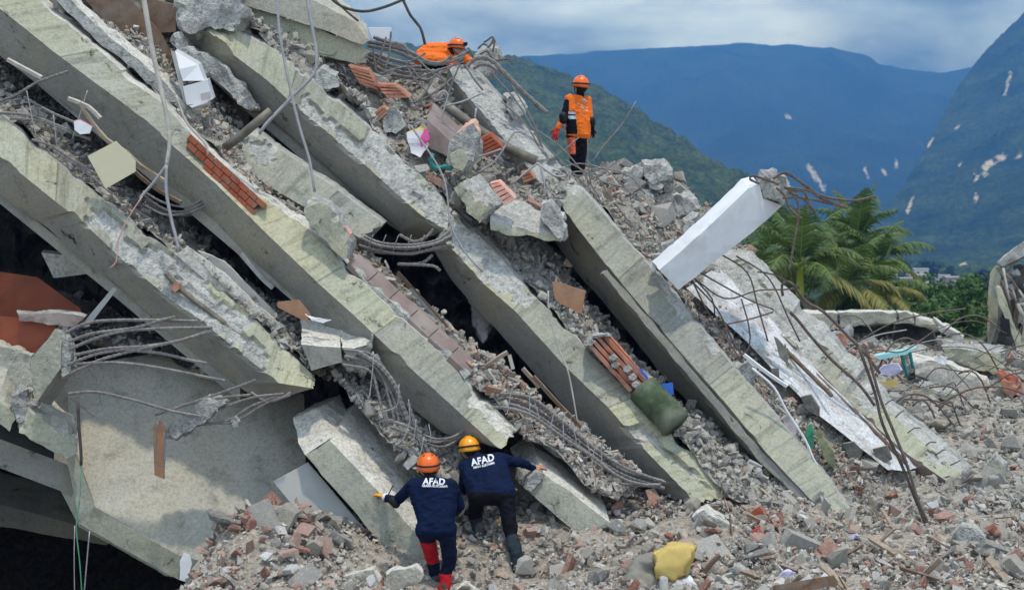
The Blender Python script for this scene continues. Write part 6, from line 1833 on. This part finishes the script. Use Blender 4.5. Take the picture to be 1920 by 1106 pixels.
def ribbed_brick(quad, d, n, m_, label, thick=0.22):
    """hollow clay block: face with grooves between raised ribs, chipped ends"""
    root = thing('hollow_brick', P(quad[2][0], quad[2][1], d), label, 'brick')
    lump('core', quad, d + 0.03, (4, -5, thick), [M_BRICK, m_, m_], parent=root, res=0.08, amp=0.012, seed=quad[0][0])
    (ax, ay), (bx, by), (cx_, cy_), (dx, dy) = quad
    for k in range(n):
        t0, t1 = (k + 0.08) / n, (k + 0.86) / n
        q = [(ax + (dx - ax) * t0, ay + (dy - ay) * t0), (bx + (cx_ - bx) * t0, by + (cy_ - by) * t0), (bx + (cx_ - bx) * t1, by + (cy_ - by) * t1), (ax + (dx - ax) * t1, ay + (dy - ay) * t1)]
        lump('rib', q, d, (1, -1, 0.05), [m_, m_, m_], parent=root, res=0.07, amp=0.006, seed=k + quad[0][1])
    return root


# facing bricks still stuck to the long beam
def face_pt(x, y, proud=0.0):
    # depth of the long beam's face at a pixel on it
    t = (x - 20) / (968 - 20)
    return P(x, y, 17.6 + (16.2 - 17.6) * t + 0.02 - proud)


ux, uy = 0.735, 0.678           # along the beam in pixels
vx, vy = -0.678, 0.735          # across it, downwards
rb_ = random.Random(4)
for row in range(3):
    for k in range(9):
        if (row == 0 and k > 8) or (row == 1 and k > 7) or (row == 2 and (k < 3 or k > 8)):
            continue
        l, h = 20.5, 10.5
        s0 = 4 + k * (l + 1.2) + (row % 2) * 9
        if row == 2:
            s0 -= 6
        x0, y0 = 354 + ux * s0 + vx * (row * (h + 1.4) - 1), 250 + uy * s0 + vy * (row * (h + 1.4) - 1)
        q = [(x0, y0), (x0 + ux * l, y0 + uy * l), (x0 + ux * l + vx * h, y0 + uy * l + vy * h), (x0 + vx * h, y0 + vy * h)]
        pr = 0.045 + rb_.uniform(-.006, .006)
        vf = [face_pt(a, b, pr) for a, b in q]; vb = [face_pt(a, b, -0.16) for a, b in q]
        mk('brick', vf + vb, [[3, 2, 1, 0], [0, 1, 5, 4], [1, 2, 6, 5], [2, 3, 7, 6], [3, 0, 4, 7]], M_BRICK, beamB)

lump('brick_lump', [(318, 540), (326, 528), (336, 532), (337, 542), (328, 549)], 16.55, (2, -2, 0.15), [M_CLAY, M_CLAY, M_CLAY], 'single orange brick lump stuck in the broken edge of the lowest left beam', 'brick', res=0.05, amp=0.015)
# appliance
ap = thing('white_cabinet', P(362, 200, 17.9), 'dented white metal cabinet wedged upright above the long beam', 'cabinet')
lump('door', [(328, 96), (372, 122), (384, 152), (343, 152), (336, 130)], 17.75, (5, -4, 0.35), [M_APPL, M_APPL, M_APPL], parent=ap, res=0.3, amp=0.003, dvar=[.1, .1, 0, 0, 0])
lump('drawer', [(343, 163), (389, 150), (400, 186), (382, 194), (350, 197)], 17.7, (4, -4, 0.4), [M_APPL, M_APPL, M_APPL], parent=ap, res=0.3, amp=0.003)
lump('side', [(320, 95), (328, 97), (343, 152), (350, 197), (344, 190), (334, 150)], 17.78, (0, 0, 0.35), [M_PANEL, M_PANEL, M_PANEL], parent=ap, res=0.3, amp=0.002)
lump('label_plate', [(376, 176), (394, 172), (395, 184), (378, 188)], 17.69, (0, 0, 0.01), [M_CLOTHGREY, M_CLOTHGREY, M_CLOTHGREY], parent=ap, res=0.5, amp=0.0)
lump('bent_sheet', [(352, 198), (392, 188), (390, 194), (360, 203)], 17.65, (3, 2, 0.2), [M_APPL, M_APPL, M_APPL], parent=ap, res=0.2, amp=0.01)
slab('cream_board', [(164, 293), (217, 265), (254, 303), (254, 322), (198, 354)], 16.75, 0.035, [M_CREAM, M_CREAM, M_CREAM], 'square cream coloured board with a cut corner hanging between the left beams', 'board')
lump('white_chip', [(138, 228), (150, 224), (172, 238), (168, 250), (150, 252), (140, 244)], 16.95, (2, -3, 0.1), [M_PAPER, M_CLAY, M_PAPER], 'white glazed chip with orange back beside the rebar at left', 'plaster piece', res=0.1, amp=0.008)
for k, (q, m_, lb) in enumerate([
        ([(150, 192), (170, 225), (200, 262), (236, 285), (262, 310), (310, 340)], M_WOOD, 'curved wooden strip arching over the cream board'),
        ([(128, 185), (165, 200), (188, 222)], M_PALEROD, 'short pale lath left of the cream board'),
        ([(14, 112), (48, 130), (78, 146)], M_PALEROD, 'pale plank end at the left edge above the rebar'),
        ([(225, 290), (262, 330), (300, 358), (340, 380)], M_WOODD, 'dark lath running under the brick strip'),
        ([(452, 476), (490, 520), (512, 540)], M_GREYCABLE, 'thin grey lath in the gap under the long beam'),
        ([(650, 500), (690, 545), (700, 575)], M_WOODD, 'dark broken stick at the mouth of the central hole'),
        ([(745, 510), (790, 560), (850, 625)], M_WOODD, 'long dark lath leaning inside the central hole'),
        ([(770, 540), (840, 620), (880, 655)], M_GREYCABLE, 'grey rod leaning inside the central hole'),
        ([(905, 690), (938, 668), (952, 660)], M_WOOD, 'short plank lying on the long beam debris'),
        ([(980, 690), (1012, 726)], M_WOOD, 'broken batten under the middle beam'),
        ([(1000, 705), (1050, 760), (1090, 800)], M_WOODD, 'dark batten wedged along the underside of the middle beam'),
        ([(955, 665), (962, 692)], M_PALEROD, 'short upright pale board on the long beam debris'),
        ([(1395, 665), (1440, 700), (1476, 724)], M_PAPER, 'thin white lath below the flaking wall'),
        ([(1310, 968), (1350, 985), (1380, 1000)], M_PALEROD, 'pale timber frame piece at the foot of the outer beam'),
        ([(1630, 930), (1642, 958), (1650, 975)], M_WOOD, 'flat brown board end in the foreground rubble'),
        ([(1300, 1106), (1330, 1060), (1350, 1040)], M_WOODD, 'charred looking stick beside the yellow foam')]):
    d = 17.0 if q[0][1] < 700 else 16.6
    if lb.startswith('thin white'): d = 18.6
    if 'foreground' in lb: d = 17.4
    if 'foam' in lb: d = 14.6
    if 'central hole' in lb: d = 17.8
    v, f = tube_geo(px(q, d), 0.03, 4, step=0.15)
    o = mk('plank', v, f, m_); tag(o, lb, 'plank')
# boards darkened to stand for overhead shade, heaped concrete near the top left
slab('shade_dark_board', [(150, -10), (235, -10), (300, 60), (335, 130), (325, 160), (260, 110)], 19.0, 0.06, [M_WOODD, M_WOODD, M_WOODD], 'brown board darkened for overhead shade above the thin slab at upper left', 'board')
slab('shade_dark_board', [(250, -10), (330, 10), (330, 60), (300, 62)], 19.2, 0.06, [M_WOODD, M_WOODD, M_WOODD], 'small brown panel darkened for shade at the top left', 'board')
lump('concrete_heap', [(335, 5), (370, -20), (440, -20), (462, 30), (440, 62), (392, 58), (350, 50)], 18.85, (10, -10, 0.8), B3, 'jagged broken concrete mass above the start of the upper beam', 'concrete chunk', res=0.06, amp=0.10, freq=3.5)
lump('concrete_heap', [(190, -15), (260, -20), (330, -12), (300, 20), (240, 30)], 19.3, (0, -10, 0.8), [M_SOFF, M_BROKEN, M_SOFF], 'shaded concrete mass at the top edge left of the pale stick', 'concrete chunk', res=0.1, amp=0.10, freq=3)
lump('broken_ledge', [(325, 65), (350, 85), (400, 110), (450, 160), (485, 205), (470, 212), (430, 172), (370, 130), (340, 110)], 18.7, (4, -4, 0.5), B3, 'rough broken ledge under the upper beam beside the white cabinet', 'concrete chunk', res=0.06, amp=0.05, freq=5)
# chunks wedged against beams
lump('tall_chunk', [(568, 392), (583, 372), (606, 377), (630, 405), (654, 447), (650, 487), (634, 478), (612, 458), (580, 425)], 16.75, (14, -8, 0.3), [M_FACE, M_BROKEN, M_BROKEN], 'tall rounded concrete chunk leaning on the long beam at centre', 'concrete chunk', res=0.06, amp=0.02, edge=0.03)
lump('pink_chip', [(634, 420), (646, 424), (656, 440), (654, 452), (642, 440)], 16.8, (4, -4, 0.12), [M_PINK, M_PINK, M_PINK], 'small pink plaster chip on the tall rounded chunk', 'plaster piece', res=0.05, amp=0.02)
nb = thing('broken_block', P(880, 420, 18.1), 'broken block with smooth yellowish face perched at the centre top', 'concrete chunk')
lump('concrete', [(848, 352), (866, 342), (892, 372), (918, 392), (899, 421), (880, 402)], 17.9, (34, -14, 0.6), [M_FACE, M_CRUMB, M_BROKEN], parent=nb, res=0.05, amp=0.025, edge=0.02)
nb2 = thing('broken_block', P(990, 450, 18.0), 'wide broken slab piece with yellow lower edge next to the outer beam', 'concrete chunk')
lump('concrete', [(920, 415), (960, 424), (1008, 434), (1050, 444), (1052, 454), (1010, 448), (950, 437), (921, 430)], 17.85, (8, -46, 0.7), [M_FACE, M_CRUMB, M_BROKEN], parent=nb2, res=0.05, amp=0.025)
lump('end_piece', [(1012, 382), (1030, 378), (1058, 428), (1054, 452), (1040, 440), (1016, 410)], 17.8, (6, -6, 0.4), [M_BROKEN, M_CRUMB, M_BROKEN], parent=nb2, res=0.05, amp=0.02)
ribbed_brick([(918, 346), (934, 342), (966, 374), (948, 386)], 17.72, 5, M_PINK, 'pinkish ribbed hollow brick block lying between the two broken blocks', 0.2)
lump('standing_chunk', [(843, 300), (850, 262), (868, 238), (886, 234), (896, 250), (894, 280), (884, 310), (866, 324), (848, 316)], 18.3, (8, -6, 0.4), [M_BROKEN, M_PINK, M_BROKEN], 'upright broken chunk with pink top above the two broken blocks', 'concrete chunk', res=0.05, amp=0.05, freq=5)
lump('standing_chunk', [(844, 290), (866, 280), (878, 300), (868, 322), (850, 316)], 18.22, (2, -2, 0.15), [M_FACE, M_FACE, M_BROKEN], 'smooth yellowish facet low on the upright chunk', 'concrete chunk', res=0.06, amp=0.01)
for poly, lb in (([(716, 232), (724, 210), (740, 204), (752, 216), (754, 238), (742, 252), (722, 250)], 'round grey boulder below the orange bricks near the summit'), ([(668, 214), (690, 206), (698, 220), (692, 236), (674, 234)], 'small grey boulder left of the round boulder near the summit'), ([(585, 138), (605, 130), (630, 142), (634, 160), (612, 166), (592, 158)], 'pale boulder on the top edge of the upper beam'),
                 ([(946, 184), (962, 178), (982, 194), (984, 214), (966, 220), (950, 206)], 'lone lump of concrete hanging in the rods beside the rough column'), ([(1206, 310), (1240, 304), (1258, 320), (1252, 336), (1226, 342), (1208, 330)], 'big pale boulder crowning the rubble behind the white column'), ([(1164, 322), (1190, 312), (1210, 330), (1200, 350), (1172, 348)], 'pale boulder left of the crowning boulder'), ([(1218, 338), (1236, 334), (1244, 348), (1232, 356), (1220, 352)], 'small boulder just under the crowning boulder'),
                 ([(1262, 370), (1290, 366), (1310, 392), (1296, 412), (1266, 404)], 'boulder on the ridge halfway to the white column'), ([(1180, 352), (1224, 352), (1228, 382), (1196, 388)], 'broad broken block below the crowning boulder'), ([(1222, 372), (1256, 366), (1264, 398), (1236, 408)], 'broken block with pale face in the boulder heap'), ([(1276, 412), (1304, 408), (1306, 436), (1284, 442)], 'greenish faced block near the white column'),
                 ([(1242, 462), (1258, 458), (1268, 472), (1256, 484), (1244, 478)], 'rounded stone at the base of the white column'), ([(1224, 480), (1246, 478), (1248, 492), (1226, 494)], 'flat stone at the base of the white column'), ([(1372, 690), (1400, 684), (1412, 700), (1400, 714), (1378, 708)], 'round grey stone on the slope beside the outer beam')):
    d = 18.8 if poly[0][0] < 800 else 20.2 if poly[0][0] < 1000 else 21.6 if poly[0][1] < 400 else 20.2 if poly[0][1] < 450 else 18.7
    lump('boulder', poly, d, (3, -5, 0.35), B3, lb, 'concrete chunk', res=0.05, amp=0.05, freq=4.5, seed=poly[0][0])
ribbed_brick([(652, 122), (690, 132), (712, 172), (676, 158)], 19.3, 5, M_CLAY, 'orange hollow brick panel behind the wire heap')
ribbed_brick([(706, 158), (738, 160), (766, 184), (726, 184)], 19.2, 4, M_CLAY, 'orange hollow brick panel lower right of the wire heap')
ribbed_brick([(700, 212), (716, 202), (730, 208), (708, 230)], 19.0, 3, M_CLAY, 'orange hollow brick beside the round boulder')
ribbed_brick([(898, 262), (918, 252), (944, 280), (912, 296)], 19.0, 5, M_BRICK, 'dark red hollow brick clump right of the upright chunk')
ribbed_brick([(976, 326), (992, 322), (1002, 336), (982, 344)], 19.0, 3, M_CLAY, 'hollow brick at the foot of the rough column')
# debris with cloth below the summit
lump('brown_cabinet', [(800, 224), (850, 270), (846, 296), (800, 276)], 18.7, (14, -30, 0.5), [M_TILE, M_TILE, M_TILE], 'dusty brown cabinet panel lying on the debris left of the upright chunk', 'cabinet', res=0.2, amp=0.006)
lump('plaster_bag', [(766, 250), (786, 242), (802, 252), (804, 276), (788, 294), (772, 286)], 18.5, (4, -6, 0.3), [M_PAPER, M_FOAM, M_CLAY], 'white torn sack with yellow top beside the pink cloth', 'sack', res=0.05, amp=0.03)
slab('pink_cloth', [(784, 262), (796, 240), (802, 244), (802, 262), (792, 278), (786, 276)], 18.4, 0.04, [M_PINKCLOTH, M_PINKCLOTH, M_PINKCLOTH], 'bright pink cloth scrap near the summit debris', 'cloth', res=0.04, amp=0.02)
tube('teal_hose', px([(812, 288), (808, 304), (818, 316), (836, 312), (848, 318)], 18.3), 0.03, M_TEAL, None); tag(COL.objects[-1], 'teal plastic hose curled below the brown cabinet panel', 'hose')
slab('floor_tile', [(776, 312), (800, 308), (806, 318), (786, 324)], 18.4, 0.05, [M_SCREED, M_SCREED, M_SCREED], 'flat grey tile lying left of the teal hose', 'tile')
# inside the gaps
slab('floor_screed', [(330, 478), (350, 462), (420, 512), (480, 570), (530, 612), (515, 622), (470, 590), (400, 540)], 16.75, 0.09, [M_SCREED, M_SCREED, M_BROKEN], 'cracked pale floor screed lying on the lowest left beam', 'slab', res=0.08, amp=0.012)
slab('floor_screed', [(370, 470), (420, 490), (520, 590), (500, 590), (430, 530)], 17.0, 0.07, [M_PANEL, M_SCREED, M_BROKEN], 'grey floor layer behind the cracked pale screed', 'slab', res=0.08, amp=0.01)
slab('brown_board', [(520, 566), (560, 562), (582, 588), (575, 604), (548, 590), (520, 576)], 16.7, 0.03, [M_BROWN, M_BROWN, M_BROWN], 'broken brown cabinet door near the cracked floor piece', 'board')
slab('crumpled_paper', [(570, 588), (592, 596), (620, 600), (606, 604), (584, 602)], 16.55, 0.04, [M_PAPER, M_PAPER, M_PAPER], 'crumpled white paper beside the brown cabinet door', 'paper', res=0.04, amp=0.015)
tl = thing('tiled_floor', P(780, 620, 17.4), 'strip of brown floor tiles along the upper side of the long beam', 'floor')
for k in range(6):
    t0, t1 = k / 6 + 0.003, (k + 1) / 6 - 0.003
    a0 = (652 + (880 - 652) * t0, 484 + (694 - 484) * t0); a1 = (652 + (880 - 652) * t1, 484 + (694 - 484) * t1)
    q = [(a0[0], a0[1] + 8), (a0[0] + 20, a0[1] - 10), (a1[0] + 20, a1[1] - 10), (a1[0], a1[1] + 8)]
    d = 16.95 - 0.45 * t0
    vf = [P(q[0][0], q[0][1], d), P(q[1][0], q[1][1], d + 0.35), P(q[2][0], q[2][1], d + 0.33), P(q[3][0], q[3][1], d - 0.02)]
    mk('tile', vf + [v_ + Vector((-0.03, 0.02, -0.06)) for v_ in vf], [[0, 1, 2, 3], [4, 0, 3, 7], [0, 4, 5, 1], [2, 6, 7, 3], [1, 5, 6, 2]], M_TILE, tl)
lump('screed_edge', [(655, 495), (700, 535), (780, 612), (882, 702), (872, 706), (770, 622), (690, 544)], 16.85, (6, -3, 0.2), [M_BROKEN, M_CRUMB, M_BROKEN], parent=tl, res=0.07, amp=0.03, dvar=[.1, 0, -.1, -.3, -.3, -.1, 0])
slab('wooden_door', [(1036, 528), (1060, 534), (1098, 546), (1090, 588), (1052, 570), (1040, 560)], 17.9, 0.04, [M_BROWN, M_BROWN, M_BROWN], 'brown wooden panel wedged under the outer beam', 'board')
lump('pillow', [(880, 560), (905, 545), (928, 562), (930, 600), (905, 640), (888, 610)], 18.6, (4, 0, 0.3), [M_CLOTHGREY, M_CLOTHGREY, M_CLOTHGREY], 'dusty cloth bundle deep in the central hole', 'cloth', res=0.06, amp=0.05)
hb = thing('hollow_brick_wall', P(1160, 735, 17.4), 'broken piece of orange hollow brick wall lying on the middle beam', 'brick wall')
for k in range(4):
    ox, oy = k * 9.0, -k * 5.5
    lump('rib', [(1100 + ox, 646 + oy), (1106 + ox, 642 + oy), (1186 + ox, 730 + oy), (1180 + ox, 736 + oy)], 17.35 + k * 0.05, (3, -2, 0.3), [M_CLAY, M_CLAY, M_BRICK], parent=hb, res=0.1, amp=0.006)
lump('back_plate', [(1102, 648), (1140, 626), (1214, 712), (1184, 736)], 17.6, (2, -2, 0.06), [M_BRICK, M_CLAY, M_BRICK], parent=hb, res=0.1, amp=0.01)
for (x, y) in ((1100, 640), (1142, 668), (1146, 682), (1178, 705), (1184, 718), (1168, 690)):
    lump('mortar', [(x, y), (x + 9, y - 5), (x + 16, y + 2), (x + 9, y + 9), (x + 1, y + 6)], 17.3, (1, -1, 0.12), B3, parent=hb, res=0.05, amp=0.006)
lump('render_edge', [(1098, 644), (1112, 628), (1138, 624), (1142, 630), (1114, 638)], 17.4, (2, -3, 0.3), B3, parent=hb, res=0.05, amp=0.03)
gc = thing('round_column_piece', P(1240, 800, 17.3), 'fallen round column piece with mossy green paint by the middle beam', 'column')
ax0, ax1 = P(1205, 728, 17.45), P(1268, 796, 17.2)
tv, tf = tube_geo([ax0, ax0.lerp(ax1, .35), ax0.lerp(ax1, .7), ax1], 0.20, 18, step=0.1)
tv = [v_ + Vector((1, 0.3, 1)).normalized() * 0.012 * fbm(v_ * 6, 3) for v_ in tv]
mi_ = []
for f_ in tf:
    c_ = sum((tv[i] for i in f_), Vector()) / len(f_)
    w_ = c_ - (ax0 + (ax1 - ax0) * max(0, min(1, (c_ - ax0).dot(ax1 - ax0) / (ax1 - ax0).length_squared)))
    mi_.append(1 if (w_.x * .6 + w_.z > 0.02 and fbm(c_ * 4, 3) > -0.25) else 0)
mk('shaft', tv, tf, M_MOSS, gc, smooth=True)
slab('blue_tile', [(1240, 720), (1261, 717), (1263, 740), (1244, 742)], 17.35, 0.03, [M_BLUE, M_BLUE, M_BLUE], 'bright blue square tile standing by the mossy column piece', 'tile')
slab('blue_scrap', [(1196, 690), (1202, 692), (1216, 708), (1212, 712)], 17.3, 0.03, [M_BLUE, M_BLUE, M_BLUE], 'thin blue scrap at the end of the hollow bricks', 'scrap')
# interior at the lower left
slab('red_floor_board', [(-30, 590), (30, 596), (100, 600), (106, 616), (60, 672), (0, 645), (-30, 630)], 17.0, 0.05, [M_REDFLOOR, M_REDFLOOR, M_REDFLOOR], 'orange red floor panel behind the column stub at left', 'panel')
slab('red_floor_board', [(-30, 505), (70, 520), (150, 578), (160, 604), (30, 598), (-30, 588)], 18.2, 0.05, [M_REDFLOOR, M_REDFLOOR, M_REDFLOOR], 'dark red wall panel in the shade above the orange one', 'panel')
lump('dusty_lintel', [(32, 588), (110, 586), (160, 594), (140, 614), (60, 604), (36, 602)], 16.9, (2, -6, 0.3), [M_TILE, M_BROKEN, M_TILE], 'dusty brown lintel lying across the red panels', 'beam', res=0.08, amp=0.02)
slab('timber_strut', [(150, 612), (212, 538), (220, 542), (166, 612)], 17.0, 0.05, [M_PANEL, M_PANEL, M_PANEL], 'flat grey strut propped under the lowest left beam', 'strut')
lump('sink', [(78, 474), (120, 478), (176, 486), (178, 512), (100, 522)], 18.4, (4, -6, 0.5), [M_SCREED, M_SCREED, M_SCREED], 'pale box in the dark under the lowest left beam', 'box', res=0.2, amp=0.01)
slab('brown_plate', [(286, 800), (300, 786), (310, 800), (308, 898), (290, 890)], 16.0, 0.03, [M_BROWN, M_BROWN, M_BROWN], 'brown wooden plate hanging in front of the tilted slab', 'board')
tube('wire_stirrup', px([(296, 790), (292, 820), (293, 862), (308, 872), (308, 810)], 15.95), 0.008, M_STEEL, None); tag(COL.objects[-1], 'bent wire stirrup hanging on the brown wooden plate', 'wire')
lump('hanging_lump', [(434, 788), (442, 782), (450, 790), (448, 802), (438, 802)], 16.1, (1, -1, 0.1), B3, 'small concrete lump dangling from a bar above the tilted slab', 'concrete chunk', res=0.04, amp=0.02)
slab('white_scrap', [(338, 1050), (344, 1036), (356, 1040), (360, 1056), (350, 1090), (337, 1086)], 15.1, 0.03, [M_PAPER, M_PAPER, M_PAPER], 'upright torn white scrap at the edge of the tilted slab', 'scrap', res=0.05, amp=0.008)
# bigger pieces at the foot
for poly, d, ext, ms, lb, nm, ct in (
        ([(640, 1080), (700, 1066), (712, 1090), (714, 1112), (655, 1112)], 14.5, (4, -6, 0.3), [M_BEIGE, M_SCREED, M_CLAY], 'pale rendered block with red broken end at the bottom centre', 'rendered_block', 'concrete chunk'),
        ([(720, 1074), (780, 1060), (792, 1078), (780, 1096), (726, 1112)], 14.6, (2, -6, 0.3), [M_BEIGE, M_SCREED, M_BROKEN], 'pale rendered block left of the orange helmeted rescuer', 'rendered_block', 'concrete chunk'),
        ([(856, 1106), (876, 1090), (896, 1108)], 14.4, (0, -4, 0.3), [M_BEIGE, M_SCREED, M_BROKEN], 'pale corner of a block poking up at the bottom edge', 'rendered_block', 'concrete chunk'),
        ([(1296, 970), (1320, 955), (1380, 990), (1400, 1022), (1370, 1030), (1320, 1000)], 16.2, (6, -10, 0.4), [M_BROKEN, M_SCREED, M_BROKEN], 'broken concrete beam piece at the foot of the outer beam', 'beam_piece', 'concrete chunk'),
        ([(1408, 960), (1424, 950), (1444, 980), (1446, 998), (1420, 986)], 16.4, (8, -4, 0.3), [M_BRICK, M_CLAY, M_BROKEN], 'red brick clump with grey mortar at the foot of the outer beam', 'brick_clump', 'brick'),
        ([(1780, 1010), (1800, 985), (1830, 990), (1848, 1008), (1824, 1022)], 16.0, (4, -8, 0.3), [M_BROKEN, M_CRUMB, M_BROKEN], 'flat grey slab piece in the rubble at the lower right', 'slab_piece', 'concrete chunk'),
        ([(1846, 990), (1862, 982), (1880, 1002), (1866, 1008)], 16.2, (2, -4, 0.2), [M_CLAY, M_CLAY, M_CLAY], 'broken terracotta piece at the lower right', 'brick_piece', 'brick'),
        ([(1850, 870), (1866, 852), (1884, 872), (1882, 896), (1856, 892)], 19.2, (4, -6, 0.4), [M_FACE_GREY, M_CRUMB, M_BROKEN], 'sharp upright grey block on the right slope', 'concrete_block', 'concrete chunk'),
        ([(1478, 1058), (1500, 1050), (1516, 1066), (1510, 1080), (1484, 1074)], 15.0, (2, -3, 0.2), [M_CLAY, M_PINK, M_CLAY], 'ribbed orange brick face at the bottom right of centre', 'brick_piece', 'brick'),
        ([(1352, 1078), (1380, 1060), (1412, 1082), (1408, 1108), (1360, 1106)], 14.6, (4, -6, 0.3), [M_BROKEN, M_CRUMB, M_BROKEN], 'round pale boulder right of the yellow foam', 'boulder', 'concrete chunk')):
    lump(nm, poly, d, ext, ms, lb, ct, res=0.05, amp=0.02, edge=0.012, seed=poly[0][1])
slab('flat_board', [(1640, 1006), (1652, 1004), (1654, 1044), (1640, 1046)], 15.8, 0.03, [M_WOOD, M_WOOD, M_WOOD], 'upright flat timber board in the foreground rubble', 'board', dvar=[.3, .3, 0, 0])
slab('torn_paper', [(1444, 1084), (1478, 1072), (1500, 1080), (1498, 1104), (1470, 1096)], 14.6, 0.05, [M_LILAC, M_LILAC, M_LILAC], 'crumpled lilac paper at the bottom right of the yellow foam', 'paper', res=0.03, amp=0.03)
slab('torn_paper', [(1590, 1006), (1606, 996), (1614, 1004), (1600, 1012)], 15.9, 0.04, [M_LILAC, M_LILAC, M_LILAC], 'small lilac scrap in the middle of the foreground rubble', 'paper', res=0.03, amp=0.02)
slab('white_sheet', [(1738, 944), (1756, 940), (1760, 948), (1750, 952)], 17.6, 0.03, [M_PAPER, M_PAPER, M_PAPER], 'small white sheet on the right rubble slope', 'paper', res=0.04, amp=0.01)
slab('white_sheet', [(1492, 972), (1500, 955), (1512, 962), (1514, 976)], 16.8, 0.06, [M_PAPER, M_PAPER, M_PAPER], 'upright white sheet by the red brick clump', 'paper', res=0.04, amp=0.01)
bk = thing('book', P(1765, 1090, 14.9), 'open wet book with grey pages lying at the bottom right', 'book')
slab('page_block', [(1722, 1078), (1740, 1052), (1784, 1056), (1768, 1090), (1745, 1092)], 15.0, 0.05, [M_PANEL, M_PANEL, M_PANEL], parent=bk, dvar=[-.1, .3, .3, -.1, -.1])
slab('cover', [(1740, 1094), (1770, 1090), (1786, 1062), (1812, 1076), (1800, 1104), (1752, 1108)], 14.9, 0.04, [M_GREYCABLE, M_GREYCABLE, M_GREYCABLE], parent=bk, dvar=[-.1, 0, .3, .3, 0, -.1])
lump('red_ball', [(1410, 995), (1420, 988), (1430, 994), (1428, 1004), (1414, 1004)], 16.1, (1, -2, 0.15), [M_RED, M_RED, M_RED], 'red plastic piece by the brick clump', 'plastic', res=0.04, amp=0.01)
slab('dark_sheet', [(1870, 938), (1886, 934), (1930, 956), (1930, 972), (1900, 962)], 18.2, 0.05, [M_CABLE, M_CABLE, M_CABLE], 'dark sheet metal strip at the right edge below the ridge beam', 'sheet')
# clothing on the slope
for poly, m_, lb in (([(1460, 785), (1480, 778), (1496, 800), (1490, 815), (1470, 808)], M_CLOTHGREY, 'dusty lilac rag at the top edge of the outer beam'), ([(1512, 800), (1520, 796), (1526, 840), (1518, 846)], M_GREENP, 'green plastic strip on the slope beside the outer beam'), ([(1528, 808), (1540, 806), (1560, 850), (1572, 880), (1558, 876), (1540, 846)], M_OLIVE, 'olive green garment strewn down the slope'), ([(1450, 630), (1462, 640), (1484, 690), (1476, 690)], M_TAUPE, 'grey strip hanging on the flaking wall')):
    slab('rag', poly, 18.3 if poly[0][0] > 1455 else 19.2, 0.06, [m_, m_, m_], lb, 'cloth', res=0.04, amp=0.03)
for poly, lb in (([(1446, 692), (1458, 690), (1460, 712), (1448, 710)], 'small dark slate standing on the flaking white wall'), ([(1502, 744), (1520, 740), (1536, 764), (1534, 780), (1510, 766)], 'dark render piece halfway down the flaking white wall'), ([(1580, 832), (1600, 828), (1620, 846), (1610, 862), (1590, 858)], 'dark render piece low on the left of the flaking wall'), ([(1636, 842), (1662, 836), (1672, 862), (1650, 872)], 'dark render piece at the lower end of the flaking wall')):
    lump('fallen_render', poly, 18.78, (2, -2, 0.06), [M_DARKC, M_SOFF, M_DARKC], lb, 'plaster piece', res=0.08, amp=0.01)
# torn cushion
cu_ = thing('sofa_cushion', P(1230, 1106, 14.4), 'torn sofa cushion with yellow foam bursting out of grey cover at the bottom', 'cushion')
DC = 14.4
v, f, mi = organic([cap(P(1188, 1110, DC), 0.16, P(1198, 1062, DC + .1), 0.10, 0), cap(P(1198, 1062, DC + .1), 0.10, P(1222, 1052, DC + .05), 0.10, 0), cap(P(1188, 1110, DC), 0.16, P(1222, 1098, DC), 0.14, 0)], 0.02, 3, 0.02, 5.0, 3.0)
mk('cover', v, f, M_TAUPE, cu_, smooth=True)
fo = lump('foam', [(1221, 1036), (1250, 1023), (1286, 1020), (1302, 1028), (1294, 1046), (1288, 1066), (1288, 1080), (1260, 1090), (1230, 1088), (1226, 1060)], 14.28, (8, -6, 0.35), [M_FOAM, M_FOAM, M_FOAM], parent=cu_, res=0.03, amp=0.022, freq=4, edge=0.03, dvar=[.05, .02, .06, .12, .02, -.02, 0, -.03, -.02, -.05])
fo.data.polygons.foreach_set('use_smooth', [True] * len(fo.data.polygons))
lump('lining', [(1232, 1092), (1290, 1082), (1306, 1098), (1308, 1116), (1236, 1116)], 14.3, (4, -3, 0.3), [M_PAPER, M_PAPER, M_PAPER], parent=cu_, res=0.06, amp=0.02)
# small plastic things at the top
slab('plastic_sheet', [(690, 52), (733, 52), (734, 72), (700, 76)], 21.4, 0.02, [M_PAPER, M_PAPER, M_PAPER], 'white plastic sheet against the sky beside the beige slab', 'sheet')
tube('clay_pipe', px([(1142, 330), (1144, 336)], 21.0), 0.045, M_PINK, None, sides=12); tag(COL.objects[-1], 'small round clay pipe end right of the standing worker', 'pipe')
slab('beige_cloth', [(1132, 352), (1150, 350), (1146, 372), (1144, 388), (1132, 380)], 20.2, 0.06, [M_WOOD, M_PALEROD, M_PALEROD], 'beige sack draped on the rubble right of the standing worker', 'cloth', res=0.04, amp=0.03)
slab('white_flake', [(1222, 488), (1230, 505), (1226, 512), (1218, 500)], 18.6, 0.02, [M_PAPER, M_PAPER, M_PAPER], 'white paint flake at the foot of the white column', 'scrap')
